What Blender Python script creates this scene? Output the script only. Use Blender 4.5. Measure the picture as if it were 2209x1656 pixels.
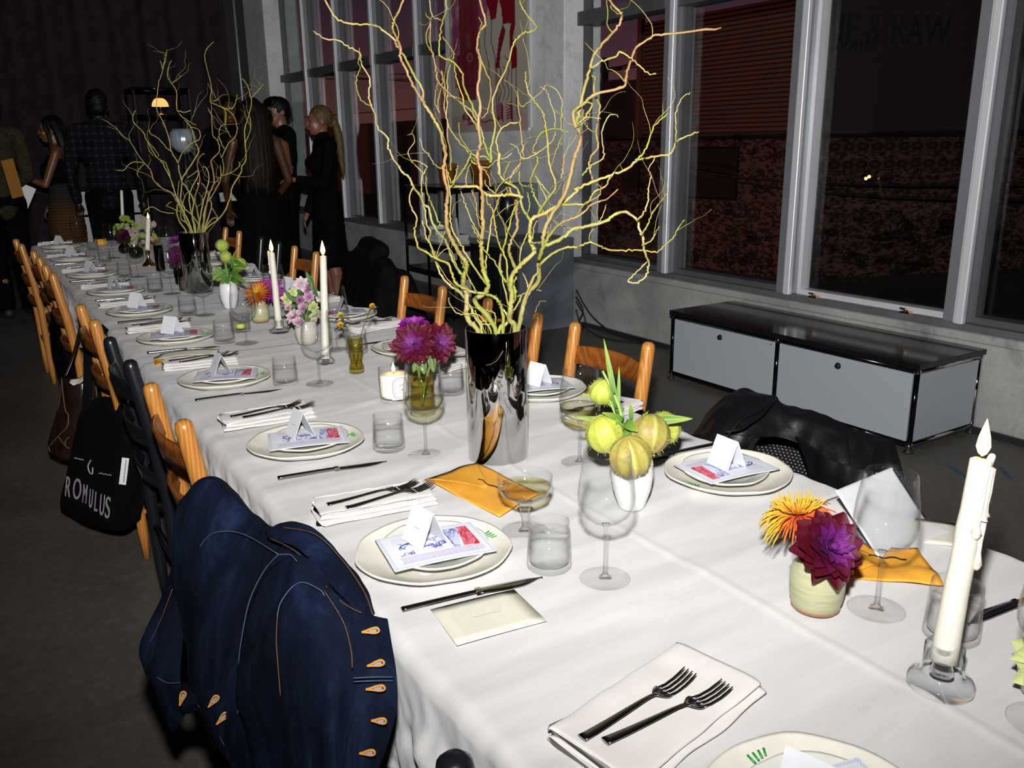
import bpy, bmesh, math, random
import numpy as np
from mathutils import Vector, Matrix, Euler, noise

random.seed(7); np.random.seed(7)
SC = bpy.context.scene
COL = SC.collection
for o in list(bpy.data.objects):
    bpy.data.objects.remove(o)

# ------------------------------------------------------------------ camera
FPX, CAMH = 1860.0, 1.36
yaw, pitch, roll = 0.56347, 0.272842, -0.013212
CF = Vector((math.sin(yaw)*math.cos(pitch), math.cos(yaw)*math.cos(pitch), -math.sin(pitch)))
_r0 = Vector((math.cos(yaw), -math.sin(yaw), 0)); _u0 = _r0.cross(CF)
CR = math.cos(roll)*_r0 + math.sin(roll)*_u0
CU = -math.sin(roll)*_r0 + math.cos(roll)*_u0
CP = Vector((0, 0, CAMH))
cam_d = bpy.data.cameras.new('camera'); cam = bpy.data.objects.new('camera', cam_d); COL.objects.link(cam)
cam_d.sensor_width = 36; cam_d.lens = 36*FPX/2209; cam_d.clip_start = .02; cam_d.clip_end = 300
cam.matrix_world = Matrix(((CR.x, CU.x, -CF.x, CP.x), (CR.y, CU.y, -CF.y, CP.y), (CR.z, CU.z, -CF.z, CP.z), (0, 0, 0, 1)))
SC.camera = cam

# measuring helpers: a direction seen in the reference meets a real plane (or a real distance)
def ray(x, y): return CF + CR*((x-1104.5)/FPX) - CU*((y-828)/FPX)
def PZ(x, y, z): d = ray(x, y); return CP + d*((z-CAMH)/d.z)
def PX(x, y, X): d = ray(x, y); return CP + d*(X/d.x)
def PY(x, y, Y): d = ray(x, y); return CP + d*(Y/d.y)
def PW(x, y, w): return CP + ray(x, y)*w
def depth(p): return (Vector(p)-CP).dot(CF)

# ------------------------------------------------------------------ world, exposure, lights
SC.view_settings.view_transform = 'Standard'; SC.view_settings.look = 'None'
SC.view_settings.exposure = 0.0; SC.view_settings.gamma = 1.0; SC.view_settings.use_curve_mapping = False
SC.cycles.use_denoising = True
SC.cycles.max_bounces = 10; SC.cycles.transparent_max_bounces = 40; SC.cycles.transmission_bounces = 10
SC.cycles.diffuse_bounces = 3; SC.cycles.glossy_bounces = 5
SC.cycles.caustics_reflective = False; SC.cycles.caustics_refractive = False
SC.cycles.sample_clamp_indirect = 4.0

wd = bpy.data.worlds.new('dusk_sky'); SC.world = wd; wd.use_nodes = True
nt = wd.node_tree; nt.nodes.clear()
_o = nt.nodes.new('ShaderNodeOutputWorld'); _b = nt.nodes.new('ShaderNodeBackground')
_t = nt.nodes.new('ShaderNodeTexCoord'); _s = nt.nodes.new('ShaderNodeSeparateXYZ'); _r = nt.nodes.new('ShaderNodeValToRGB')
nt.links.new(_t.outputs['Generated'], _s.inputs[0]); nt.links.new(_s.outputs['Z'], _r.inputs[0])
nt.links.new(_r.outputs[0], _b.inputs[0]); nt.links.new(_b.outputs[0], _o.inputs[0])
cr = _r.color_ramp
cr.elements[0].position = 0.0; cr.elements[0].color = (.115, .042, .03, 1)
cr.elements[1].position = 1.0; cr.elements[1].color = (.012, .010, .026, 1)
for p_, c_ in ((.05, (.092, .034, .033)), (.1, (.062, .024, .034)), (.16, (.036, .018, .033)), (.3, (.022, .014, .03))):
    e_ = cr.elements.new(p_); e_.color = (*c_, 1)
_b.inputs[1].default_value = 1.0

def spot(name, loc, target, energy, color, angle, blend, radius, falloff=None):
    d = bpy.data.lights.new(name, 'SPOT'); d.energy = energy; d.color = color; d.spot_size = math.radians(angle)
    d.spot_blend = blend; d.shadow_soft_size = radius
    if falloff:
        d.use_nodes = True; n = d.node_tree; em = n.nodes['Emission']; lf = n.nodes.new('ShaderNodeLightFalloff')
        lf.inputs[0].default_value = 1.0; n.links.new(lf.outputs[falloff], em.inputs[1])
    o = bpy.data.objects.new(name, d); COL.objects.link(o); o.location = loc
    o.rotation_euler = (Vector(target)-Vector(loc)).to_track_quat('-Z', 'Y').to_euler(); return o
FLASH = CP + CU*.165 - CR*.012
spot('camera_flash', FLASH, PW(1320, 190, 4.0), 184.0, (1.0, .985, .97), 128, 1.0, .024, 'Linear')
sun_d = bpy.data.lights.new('sunset_glow', 'SUN'); sun_d.energy = .5; sun_d.color = (1, .25, .10); sun_d.angle = .2
sun = bpy.data.objects.new('sunset_glow', sun_d); COL.objects.link(sun)
sun.rotation_euler = Vector((.8, -.45, -.35)).to_track_quat('-Z', 'Y').to_euler(); sun.location = (-2, 14, 9)
def lamp(name, loc, energy, color, radius):
    d = bpy.data.lights.new(name, 'POINT'); d.energy = energy; d.color = color; d.shadow_soft_size = radius
    o = bpy.data.objects.new(name, d); COL.objects.link(o); o.location = loc; return o
_a = bpy.data.lights.new('ambient_fill', 'AREA'); _a.energy = .7; _a.color = (1, .86, .82); _a.size = 5; _a.shape = 'RECTANGLE'; _a.size_y = 8
_ao = bpy.data.objects.new('ambient_fill', _a); COL.objects.link(_ao); _ao.location = (.6, 5, 4.35)  # added overhead fill that lifts the far table, no fixture behind it

# ------------------------------------------------------------------ node materials
class NT:
    def __init__(s, name):
        s.m = bpy.data.materials.new(name); s.m.use_nodes = True; s.t = s.m.node_tree; s.n = s.t.nodes
        s.b = s.n['Principled BSDF']; s.out = s.n['Material Output']
    def new(s, k, **kw):
        n = s.n.new('ShaderNode'+k)
        for a, v in kw.items(): setattr(n, a, v)
        return n
    def link(s, a, b): s.t.links.new(a, b)
    def co(s, which='Object', scale=(1, 1, 1), rot=(0, 0, 0)):
        c = s.new('TexCoord'); m = s.new('Mapping'); m.inputs['Scale'].default_value = scale; m.inputs['Rotation'].default_value = rot
        s.link(c.outputs[which], m.inputs[0]); return m.outputs[0]
    def noise(s, co, scale, detail=4, rough=.55, dist=0):
        n = s.new('TexNoise'); n.inputs['Scale'].default_value = scale; n.inputs['Detail'].default_value = detail
        n.inputs['Roughness'].default_value = rough; n.inputs['Distortion'].default_value = dist; s.link(co, n.inputs['Vector']); return n.outputs[0]
    def wave(s, co, scale, dist=0, detail=2, dsc=1, axis='X'):
        n = s.new('TexWave'); n.bands_direction = axis; n.inputs['Scale'].default_value = scale; n.inputs['Distortion'].default_value = dist
        n.inputs['Detail'].default_value = detail; n.inputs['Detail Scale'].default_value = dsc; s.link(co, n.inputs['Vector']); return n.outputs[1]
    def vor(s, co, scale, feature='F1'):
        n = s.new('TexVoronoi'); n.feature = feature; n.inputs['Scale'].default_value = scale; s.link(co, n.inputs['Vector']); return n.outputs[0]
    def ramp(s, v, stops, interp='LINEAR'):
        n = s.new('ValToRGB'); n.color_ramp.interpolation = interp; e = n.color_ramp.elements
        e[0].position, e[1].position = stops[0][0], stops[-1][0]
        e[0].color = (*stops[0][1], 1); e[1].color = (*stops[-1][1], 1)
        for p, c in stops[1:-1]: x = e.new(p); x.color = (*c, 1)
        s.link(v, n.inputs[0]); return n.outputs[0]
    def mix(s, f, a, b, mode='MIX'):
        n = s.new('MixRGB', blend_type=mode)
        for k, v in ((0, f), (1, a), (2, b)):
            if isinstance(v, (int, float)): n.inputs[k].default_value = v
            elif isinstance(v, tuple): n.inputs[k].default_value = (*v, 1)
            else: s.link(v, n.inputs[k])
        return n.outputs[0]
    def math(s, op, a, b=0.0):
        n = s.new('Math', operation=op)
        for k, v in ((0, a), (1, b)):
            if isinstance(v, (int, float)): n.inputs[k].default_value = v
            else: s.link(v, n.inputs[k])
        return n.outputs[0]
    def bump(s, h, strength, dist=.01):
        n = s.new('Bump'); n.inputs['Strength'].default_value = strength; n.inputs['Distance'].default_value = dist
        s.link(h, n.inputs['Height'])
        if s.b.inputs['Normal'].links: s.link(s.b.inputs['Normal'].links[0].from_socket, n.inputs['Normal'])
        s.link(n.outputs[0], s.b.inputs['Normal'])
    def base(s, v, rough=.5, metal=0, spec=None):
        if isinstance(v, tuple): s.b.inputs['Base Color'].default_value = (*v, 1)
        else: s.link(v, s.b.inputs['Base Color'])
        if isinstance(rough, (int, float)): s.b.inputs['Roughness'].default_value = rough
        else: s.link(rough, s.b.inputs['Roughness'])
        s.b.inputs['Metallic'].default_value = metal
        if spec is not None: s.b.inputs['Specular IOR Level'].default_value = spec
        return s
M = {}
def simple(name, col, rough=.5, metal=0, spec=None, var=.0, scale=20, bump=0, bscale=80):
    t = NT(name); c = col
    if var:
        v = t.noise(t.co(), scale); lo = tuple(x*(1-var) for x in col); hi = tuple(min(1, x*(1+var)) for x in col)
        c = t.ramp(v, [(.3, lo), (.7, hi)])
    t.base(c, rough, metal, spec)
    if bump: t.bump(t.noise(t.co(), bscale, 6), bump, .003)
    M[name] = t.m; return t
def glassy(name, tint=(.97, .97, .97), refl=1.0, rough=.045):
    """thin clear glass: straight-through light with Schlick reflection"""
    t = NT(name); t.n.remove(t.b)
    tr = t.new('BsdfTransparent'); tr.inputs[0].default_value = (*tint, 1)
    gl = t.new('BsdfGlossy'); gl.inputs['Roughness'].default_value = rough; gl.inputs[0].default_value = (1, 1, 1, 1)
    lw = t.new('LayerWeight'); lw.inputs[0].default_value = .5
    edge = t.math('POWER', lw.outputs['Facing'], 3.0); cc_ = t.mix(edge, tint, tuple(max(0, x**9*.8) for x in tint)); t.link(cc_, tr.inputs[0])
    f = t.math('POWER', lw.outputs['Facing'], 4.0); f = t.math('MULTIPLY', f, .55*refl); f = t.math('ADD', f, .014*refl)
    mx = t.new('MixShader'); t.link(f, mx.inputs[0]); t.link(tr.outputs[0], mx.inputs[1]); t.link(gl.outputs[0], mx.inputs[2])
    t.link(mx.outputs[0], t.out.inputs[0]); M[name] = t.m
def solidglass(name, tint=(1, 1, 1), ior=1.48):
    t = NT(name); t.base(tint, .0); t.b.inputs['Transmission Weight'].default_value = 1; t.b.inputs['IOR'].default_value = ior; M[name] = t.m
def emit(name, col, strength, facing=None):
    t = NT(name); t.base((0, 0, 0), .5)
    t.b.inputs['Emission Color'].default_value = (*col, 1); t.b.inputs['Emission Strength'].default_value = strength; M[name] = t.m
def attr(name, rough=.6, spec=.3, bump=0, trans=0):
    """colour from the mesh's printed / pigment colour attribute 'pigment'"""
    t = NT(name); a = t.new('Attribute'); a.attribute_name = 'pigment'; t.base(a.outputs[0], rough, 0, spec)
    if bump: t.bump(t.noise(t.co(), 400), bump, .002)
    M[name] = t.m

# linen
def linen(name, col, scale=1.0):
    t = NT(name); co = t.co('Object')
    v = t.noise(t.co('Object', (6, 30, 6)), 1.6, 5); w1 = t.wave(co, 420*scale, 2, 2, 2, 'X'); w2 = t.wave(co, 420*scale, 2, 2, 2, 'Y')
    c = t.ramp(v, [(.25, tuple(x*.93 for x in col)), (.75, col)])
    slub = t.noise(t.co('Object', (14, 260, 14)), 1.0, 3)
    c = t.mix(.05, c, slub, 'OVERLAY'); t.base(c, .92, 0, .12)
    t.bump(t.math('ADD', w1, w2), .12, .0008); t.bump(slub, .15, .0015)
    t.b.inputs['Sheen Weight'].default_value = .15
    M[name] = t.m
linen('cloth_linen', (.59, .583, .58)); linen('napkin_linen', (.66, .625, .60), 1.3)
# woods
def wood(name, a, b, rough=.32, sc=1.0):
    t = NT(name); co = t.co('Object', (18*sc, 18*sc, 1.3*sc))
    g = t.noise(co, 3.0, 6, .6, .6); r = t.wave(t.co('Object', (30*sc, 30*sc, 2*sc)), 1.2, 6, 3, 1.5, 'X')
    f = t.mix(.45, g, r); c = t.ramp(f, [(.25, b), (.7, a)]); t.base(c, rough, 0, .45); t.bump(g, .08, .001)
    t.b.inputs['Coat Weight'].default_value = .25; t.b.inputs['Coat Roughness'].default_value = .18
    M[name] = t.m
wood('honey_wood', (.50, .215, .045), (.36, .135, .022)); wood('slat_wood', (.25, .078, .013), (.15, .043, .008), .35); wood('table_wood', (.25, .14, .07), (.16, .08, .04), .5)
simple('black_paint', (.008, .009, .012), .28, 0, .5, bump=.05, bscale=60)
t = simple('rush_seat', (.42, .27, .11), .8, 0, .2, .35, 60, .3, 200)
# metals
t = simple('chrome', (.62, .62, .63), .05, 1); 
t = NT('vase_chrome'); t.base((.55, .54, .53), .035, 1); t.bump(t.noise(t.co('Object', (1, 1, .45)), 26, 2, .4), .16, .01); M['vase_chrome'] = t.m
simple('steel', (.42, .41, .40), .16, 1, var=.05); simple('brass', (.55, .30, .12), .22, 1)
simple('aluminium', (.25, .26, .285), .42, .55, var=.06, scale=3); simple('aluminium_lit', (.62, .64, .67), .38, .35, var=.04, scale=3); simple('dark_metal', (.02, .021, .024), .4, .3); simple('black_tube', (.02, .02, .022), .12, .9)  # mullion metal split into a shaded and a lit base colour
# glass
glassy('clear_glass', (.994, .995, .995), 1.0); glassy('foot_glass', (.997, .997, .997), .7); solidglass('stem_glass'); glassy('thick_glass', (.982, .986, .988), 2.4); glassy('stem_clear', (.96, .965, .97), 2.6)
glassy('amber_glass', (.93, .895, .62), 1.3); glassy('smoke_glass', (.66, .64, .57), 1.5); glassy('dark_glass', (.36, .28, .17), 1.2); glassy('wine', (.985, .97, .85), 1.0); glassy('water', (.996, .997, .998), .6)
glassy('window_pane', (.95, .965, .965), .8, .01)
# ceramics, wax, paper
simple('cream_glaze', (.66, .63, .55), .22, 0, .5, .05, 40, .03, 200); simple('pale_glaze', (.63, .64, .57), .22, 0, .5, .04, 40, .03, 200)
simple('white_porcelain', (.66, .66, .66), .22, 0, .5)
def celadon(name, a, b, foot):
    t = NT(name); co = t.co('Object'); n = t.noise(t.co('Object', (8, 8, 60)), 2.0, 5); sp = t.vor(co, 260)
    c = t.ramp(n, [(.3, b), (.7, a)]); c = t.mix(t.ramp(sp, [(.03, (1, 1, 1)), (.10, (0, 0, 0))]), c, tuple(x*.35 for x in b))
    sz = t.new('SeparateXYZ'); t.link(co, sz.inputs[0]); k = t.ramp(sz.outputs[2], [(.005, (0, 0, 0)), (.0085, (1, 1, 1))])
    t.base(t.mix(k, foot, c), .28, 0, .5); t.bump(t.wave(t.co('Object'), 40, 2, 2, 1, 'Z'), .12, .002); M[name] = t.m
celadon('celadon', (.40, .39, .24), (.29, .285, .16), (.27, .13, .06)); celadon('oat_glaze', (.55, .52, .46), (.40, .37, .32), (.30, .28, .25))
t = simple('wax', (.60, .575, .49), .45, 0, .35); t.b.inputs['Subsurface Weight'].default_value = .25; t.b.inputs['Subsurface Radius'].default_value = (.01, .006, .003)
simple('votive_wax', (.84, .78, .66), .5, 0, .3); simple('green_wax', (.50, .58, .10), .5)
emit('flame', (1.0, .55, .16), 9.0); emit('flame_core', (1.0, .80, .45), 26.0); simple('wick', (.01, .008, .006), .9)
simple('white_paper', (.64, .65, .68), .8, 0, .15, .03, 60); simple('cream_paper', (.62, .595, .49), .85, 0, .15, .03, 60)
simple('kraft_orange', (.72, .33, .035), .55, 0, .35, .10, 25, .1, 40); simple('ink_grey', (.25, .25, .26), .8); simple('leaf_green_mark', (.02, .30, .04), .4)
attr('printed_card', .55, .35); attr('canvas_paint', .75, .2, .3); attr('mural_paint', .85, .1); attr('petal', .6, .25); attr('leaf', .5, .3); attr('label_print', .4, .4); attr('bark', .55, .3, .25); attr('fabric_print', .9, .1)
# textiles and people
def denim():
    t = NT('denim'); co = t.co('Object'); tw = t.wave(t.co('Object', (1, 1, 1), (.5, .5, .78)), 330, .6, 1, 2, 'X'); fade = t.noise(t.co('Object', (1.3, 1.3, .5)), 9, 8, .68, .6); fine = t.noise(co, 260, 3)
    c = t.ramp(fade, [(.36, (.0008, .0021, .0075)), (.54, (.0022, .0056, .0185)), (.72, (.0090, .0200, .050))])
    c = t.mix(.35, c, fine, 'OVERLAY'); c = t.mix(.25, c, tw, 'OVERLAY'); t.base(c, .85, 0, .12); t.bump(tw, .2, .0008); t.bump(fade, .5, .012); M['denim'] = t.m
denim()
simple('stitch_copper', (.10, .045, .016), .7); simple('stitch_blue', (.055, .085, .15), .8); simple('buttonhole_thread', (.52, .22, .03), .7)
simple('black_cloth', (.0022, .0022, .0027), .85, 0, .05, .3, 30, .3, 300); simple('black_satin', (.0030, .0030, .0042), .42, 0, .3, .3, 14, .25, 120); simple('black_canvas', (.0022, .0024, .003), .9, 0, .1, .2, 200, .3, 500)
simple('brown_leather', (.018, .008, .006), .3, 0, .5, .4, 25, .25, 90); simple('olive_tweed', (.030, .024, .013), .95, 0, .1, .5, 40, .4, 200); simple('mesh_dot', (.34, .25, .23), .6)
def skin(name, c): 
    t = simple(name, c, .42, 0, .4, .08, 30, .05, 300)
skin('skin_light', (.17, .072, .042)); skin('skin_tan', (.13, .048, .02)); skin('skin_brown', (.055, .021, .009)); skin('skin_deep', (.010, .0045, .003))
simple('hair_black', (.0016, .0014, .0014), .55, 0, .2, .3, 80, .5, 160); simple('hair_blonde', (.075, .045, .018), .55, 0, .25, .5, 70, .6, 130); simple('hair_dark_brown', (.0045, .0022, .0014), .6, 0, .15, .4, 80, .5, 160)
simple('eye_dark', (.01, .008, .007), .2); simple('lip', (.20, .05, .04), .4); simple('tooth', (.6, .56, .5), .3); simple('hair_brow', (.012, .007, .005), .7); simple('lilac_pale', (.4, .33, .42), .7)
def plaid():
    t = NT('plaid'); co = t.co('Object'); a = t.wave(co, 5.2, 0, 0, 1, 'Y'); b = t.wave(co, 5.2, 0, 0, 1, 'Z')
    a = t.ramp(a, [(.72, (0, 0, 0)), (.92, (1, 1, 1))]); b = t.ramp(b, [(.72, (0, 0, 0)), (.92, (1, 1, 1))])
    c = t.mix(t.math('MULTIPLY', a, b), (.0035, .004, .0065), (.03, .024, .024)); c2 = t.mix(t.math('MULTIPLY', t.math('ADD', a, b), .18), c, (.015, .017, .026)); t.base(c2, .9, 0, .1); M['plaid'] = t.m
plaid()
def knit():
    t = NT('band_knit'); co = t.co('Object'); s = t.new('SeparateXYZ'); t.link(co, s.inputs[0]); w = t.wave(co, 12, 1.5, 2, 3, 'Z'); zz = t.noise(co, 90, 2)
    f = t.new('MapRange'); t.link(s.outputs[2], f.inputs[0]); f.inputs[1].default_value = .78; f.inputs[2].default_value = 1.12
    c = t.ramp(f.outputs[0], [(0, (.08, .034, .008)), (.2, (.055, .028, .009)), (.45, (.03, .018, .011)), (.7, (.016, .022, .02)), (1, (.006, .006, .007))])
    c = t.mix(t.math('MULTIPLY', w, .6), c, (.008, .007, .008)); t.base(c, .9, 0, .1); t.bump(zz, .5, .004); M['band_knit'] = t.m
knit()
# room
def concrete(name, a, b, stain, rough=.8, sc=1.0):
    t = NT(name); co = t.co('Object'); n = t.noise(co, 1.6*sc, 8, .62, .2); fine = t.noise(co, 45*sc, 5); bl = t.noise(co, 4.5*sc, 6, .7, .8)
    c = t.ramp(n, [(.28, b), (.68, a)]); c = t.mix(t.ramp(bl, [(.54, (0, 0, 0)), (.72, (.75, .75, .75))]), c, stain)
    pit = t.vor(co, 26*sc); pm = t.ramp(pit, [(.028, (1, 1, 1)), (.06, (0, 0, 0))]); sel = t.ramp(t.noise(co, 7*sc, 2), [(.52, (0, 0, 0)), (.56, (1, 1, 1))])
    c = t.mix(t.mix(1.0, pm, sel, 'MULTIPLY'), c, tuple(x*.25 for x in stain)); c = t.mix(.22, c, fine, 'OVERLAY')
    t.base(c, rough, 0, .25); t.bump(fine, .25, .003); t.bump(pit, .05, .004); M[name] = t.m
concrete('concrete_wall', (.30, .30, .29), (.19, .19, .185), (.09, .09, .09)); concrete('pier_concrete', (.57, .58, .58), (.43, .44, .44), (.30, .30, .305))
def floor_mat():
    t = NT('floor_concrete'); co = t.co('Object'); n = t.noise(co, 1.1, 8, .65, .4); f = t.noise(co, 30, 6, .7); sc = t.noise(t.co('Object', (6, 60, 1), (0, 0, .6)), 1.2, 4, .7, 1.5); sc2 = t.noise(t.co('Object', (50, 5, 1), (0, 0, .3)), 1.2, 4, .7, 1.5)
    c = t.ramp(n, [(.3, (.062, .056, .050)), (.7, (.115, .104, .090))]); c = t.mix(.5, c, f, 'OVERLAY')
    c = t.mix(t.ramp(sc, [(.63, (0, 0, 0)), (.7, (.5, .5, .5))]), c, (.03, .028, .025)); c = t.mix(t.ramp(sc2, [(.64, (0, 0, 0)), (.71, (.4, .4, .4))]), c, (.03, .028, .025))
    t.base(c, t.ramp(n, [(.3, (.38,)*3), (.7, (.55,)*3)]), 0, .35); t.bump(f, .12, .002); M['floor_concrete'] = t.m
floor_mat()
simple('dark_wall', (.018, .017, .018), .9); simple('dark_ceiling', (.03, .03, .032), .9); simple('curtain_cloth', (.020, .0145, .020), .95, 0, .05, .25, 6)
simple('cabinet_grey', (.285, .315, .345), .38, 0, .4, .03, 200, .04, 900); simple('black_glass_top', (.006, .006, .007), .12, 0, .4); simple('plinth_grey', (.10, .116, .142), .55, 0, .3, .12, 3); simple('panel_white', (.30, .31, .325), .5); simple('terracotta', (.20, .06, .015), .7, 0, .3, .3, 20); simple('box_white', (.42, .43, .43), .6); simple('rubber', (.006, .006, .006), .6); simple('blue_tape', (.01, .06, .16), .6)
simple('sill_metal', (.13, .125, .135), .5, .4, var=.15, scale=8); simple('frame_dark', (.10, .10, .108), .45, .4, var=.1, scale=5)
simple('siding_dark', (.019, .0115, .0145), .7); simple('siding_warm', (.075, .020, .010), .7); simple('kraft_dim', (.30, .12, .014), .6); simple('street', (.008, .007, .007), .9); simple('far_block', (.009, .006, .006), .9); simple('pink_wall', (.10, .045, .04), .9); simple('wire_black', (.004, .004, .004), .6); simple('sign_and_shade_black', (.006, .005, .005), .7); simple('dark_window', (.004, .004, .005), .15)
emit('street_lamp_glow', (1, .55, .15), 3.0); emit('dome_glow', (1.0, .60, .17), 1.05); emit('neon_streak', (1, .25, .04), .5); emit('white_point', (1, .95, .9), 2.0)
t = NT('fluted_silver'); t.base((.42, .50, .56), .3, .35); M['fluted_silver'] = t.m
# ------------------------------------------------------------------ mesh helpers
class MB:
    def __init__(s): s.v = []; s.f = []; s.sm = []; s.c = None
    def add(s, vs, fs, smooth=True):
        o = len(s.v); s.v += [tuple(p) for p in vs]; s.f += [tuple(i+o for i in f) for f in fs]; s.sm += [smooth]*len(fs); return s
    def box(s, lo, hi, smooth=False):
        x0, y0, z0 = lo; x1, y1, z1 = hi
        return s.add([(x0, y0, z0), (x1, y0, z0), (x1, y1, z0), (x0, y1, z0), (x0, y0, z1), (x1, y0, z1), (x1, y1, z1), (x0, y1, z1)],
                     [(0, 3, 2, 1), (4, 5, 6, 7), (0, 1, 5, 4), (1, 2, 6, 5), (2, 3, 7, 6), (3, 0, 4, 7)], smooth)
    def lathe(s, prof, n=40, c=(0, 0, 0), wob=None, close=False):
        vs = []; fs = []; m = len(prof)
        for r, z in prof:
            for k in range(n):
                a = 2*math.pi*k/n; q = r*(wob(a, r) if wob else 1); vs.append((c[0]+q*math.cos(a), c[1]+q*math.sin(a), c[2]+z))
        for i in range(m-1 + (1 if close else 0)):
            j = (i+1) % m
            for k in range(n):
                l = (k+1) % n; fs.append((i*n+k, i*n+l, j*n+l, j*n+k))
        if not close:
            if prof[0][0] > 1e-5: fs.append(tuple(range(n-1, -1, -1)))
            if prof[-1][0] > 1e-5: fs.append(tuple((m-1)*n+k for k in range(n)))
        return s.add(vs, fs)
    def tube(s, pts, rad, n=8, cap=True, flat=None):
        pts = [Vector(p) for p in pts]; m = len(pts)
        if isinstance(rad, (int, float)): rad = [rad]*m
        vs = []; fs = []; up = None
        for i, p in enumerate(pts):
            t = (pts[min(i+1, m-1)]-pts[max(i-1, 0)])
            if t.length < 1e-9: t = Vector((0, 0, 1))
            t.normalize()
            if up is None:
                up = Vector((0, 0, 1)) if abs(t.z) < .9 else Vector((1, 0, 0))
            a = (up - t*up.dot(t)); 
            if a.length < 1e-6: a = t.orthogonal()
            a.normalize(); b = t.cross(a); up = a
            for k in range(n):
                q = 2*math.pi*k/n; ra = rad[i]; rb = rad[i]*(flat or 1)
                vs.append(p + a*(math.sin(q)*rb) + b*(math.cos(q)*ra))
        for i in range(m-1):
            for k in range(n):
                l = (k+1) % n; fs.append((i*n+k, i*n+l, (i+1)*n+l, (i+1)*n+k))
        if cap: fs.append(tuple(range(n-1, -1, -1))); fs.append(tuple((m-1)*n+k for k in range(n)))
        return s.add(vs, fs)
    def grid(s, fn, nu, nv, smooth=True, flip=False):
        vs = [fn(i/nu, j/nv) for j in range(nv+1) for i in range(nu+1)]
        fs = []
        for j in range(nv):
            for i in range(nu):
                a = j*(nu+1)+i; q = (a, a+1, a+nu+2, a+nu+1); fs.append(q[::-1] if flip else q)
        return s.add(vs, fs, smooth)
    def ell(s, c, r, nu=16, nv=10, rot=None):
        vs = []; fs = []; c = Vector(c); R = rot.to_matrix() if rot else None
        for j in range(nv+1):
            ph = math.pi*j/nv
            for i in range(nu):
                th = 2*math.pi*i/nu; p = Vector((r[0]*math.sin(ph)*math.cos(th), r[1]*math.sin(ph)*math.sin(th), r[2]*math.cos(ph)))
                vs.append(c + (R @ p if R else p))
        for j in range(nv):
            for i in range(nu):
                l = (i+1) % nu; fs.append((j*nu+i, (j+1)*nu+i, (j+1)*nu+l, j*nu+l))
        return s.add(vs, fs)
    def cap(s, p, q, r0, r1, n=12):
        p = Vector(p); q = Vector(q); d = (q-p); L = max(d.length, 1e-6); d /= L; pts = []; rr = []
        for k in range(5): a = math.pi/2*k/4; pts.append(p - d*(r0*math.cos(a))); rr.append(max(r0*math.sin(a), r0*.02))
        for k in range(1, 5): a = math.pi/2*k/4; pts.append(q + d*(r1*math.sin(a))) if False else None
        pts.append(q); rr.append(r1)
        for k in range(1, 5): a = math.pi/2*k/4; pts.append(q + d*(r1*math.sin(a))); rr.append(max(r1*math.cos(a), r1*.02))
        return s.tube(pts, rr, n)
    def prism(s, poly, z0, z1):
        n = len(poly); vs = [(x, y, z0) for x, y in poly]+[(x, y, z1) for x, y in poly]
        fs = [tuple(range(n-1, -1, -1)), tuple(range(n, 2*n))]+[(i, (i+1) % n, n+(i+1) % n, n+i) for i in range(n)]
        return s.add(vs, fs, False)
    def xf(s, m):
        s.v = [tuple(m @ Vector(p)) for p in s.v]; return s
    def mesh(s, name, mat):
        me = bpy.data.meshes.new(name); me.from_pydata(s.v, [], s.f); me.polygons.foreach_set('use_smooth', s.sm)
        if s.c is not None:
            a = me.color_attributes.new('pigment', 'FLOAT_COLOR', 'POINT'); a.data.foreach_set('color', np.c_[np.array(s.c, dtype=np.float32), np.ones(len(s.v), np.float32)].ravel())
        me.materials.append(M[mat]); me.update(); return me
    def obj(s, name, mat, parent=None, loc=None, rot=None, fix=False):
        me = s.mesh(name, mat)
        if fix:
            bm = bmesh.new(); bm.from_mesh(me); bmesh.ops.recalc_face_normals(bm, faces=bm.faces); bm.to_mesh(me); bm.free()
        return put(name, me, parent, loc, rot)
def put(name, me, parent=None, loc=None, rot=None):
    o = bpy.data.objects.new(name, me); COL.objects.link(o)
    if parent: o.parent = parent
    if loc is not None: o.location = loc
    if rot is not None: o.rotation_euler = rot
    return o
def tag(o, label, cat, group=None):
    o['label'] = label; o['category'] = cat
    if group: o['group'] = group
    return o
def thing(name, label, cat, loc=(0, 0, 0), rz=0, group=None):
    o = bpy.data.objects.new(name, None); COL.objects.link(o); o.empty_display_size = .05
    o.location = loc; o.rotation_euler = (0, 0, rz); return tag(o, label, cat, group)
def struct(o, label=None):
    o['kind'] = 'structure'
    if label: o['label'] = label
    return o
def copy_tree(o, parent=None):
    c = o.copy(); COL.objects.link(c)
    if parent: c.parent = parent
    for ch in list(o.children): copy_tree(ch, c)
    return c
def dup(o, label, loc, rz=None, group=None):
    c = copy_tree(o); c.location = loc; c['label'] = label
    if rz is not None: c.rotation_euler = (0, 0, rz)
    if group: c['group'] = group
    return c
def bevel(o, w=.003, seg=2):
    m = o.modifiers.new('bevel', 'BEVEL'); m.width = w; m.segments = seg; m.limit_method = 'ANGLE'; m.angle_limit = .6; return o
def solid(o, t=.004, sub=0):
    m = o.modifiers.new('thick', 'SOLIDIFY'); m.thickness = t; m.offset = 0
    if sub: q = o.modifiers.new('smooth', 'SUBSURF'); q.levels = sub; q.render_levels = sub
    return o
def cr1(p, t):
    """Catmull-Rom through the points p (list of Vectors) at t in 0..1"""
    n = len(p)-1; x = min(max(t, 0), 1)*n; i = min(int(x), n-1); f = x-i
    a, b, c, d = p[max(i-1, 0)], p[i], p[i+1], p[min(i+2, n)]
    return .5*((2*b)+(c-a)*f+(2*a-5*b+4*c-d)*f*f+(3*b-a-3*c+d)*f*f*f)
def spline(p, n): p = [Vector(q) for q in p]; return [cr1(p, k/n) for k in range(n+1)]
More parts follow.
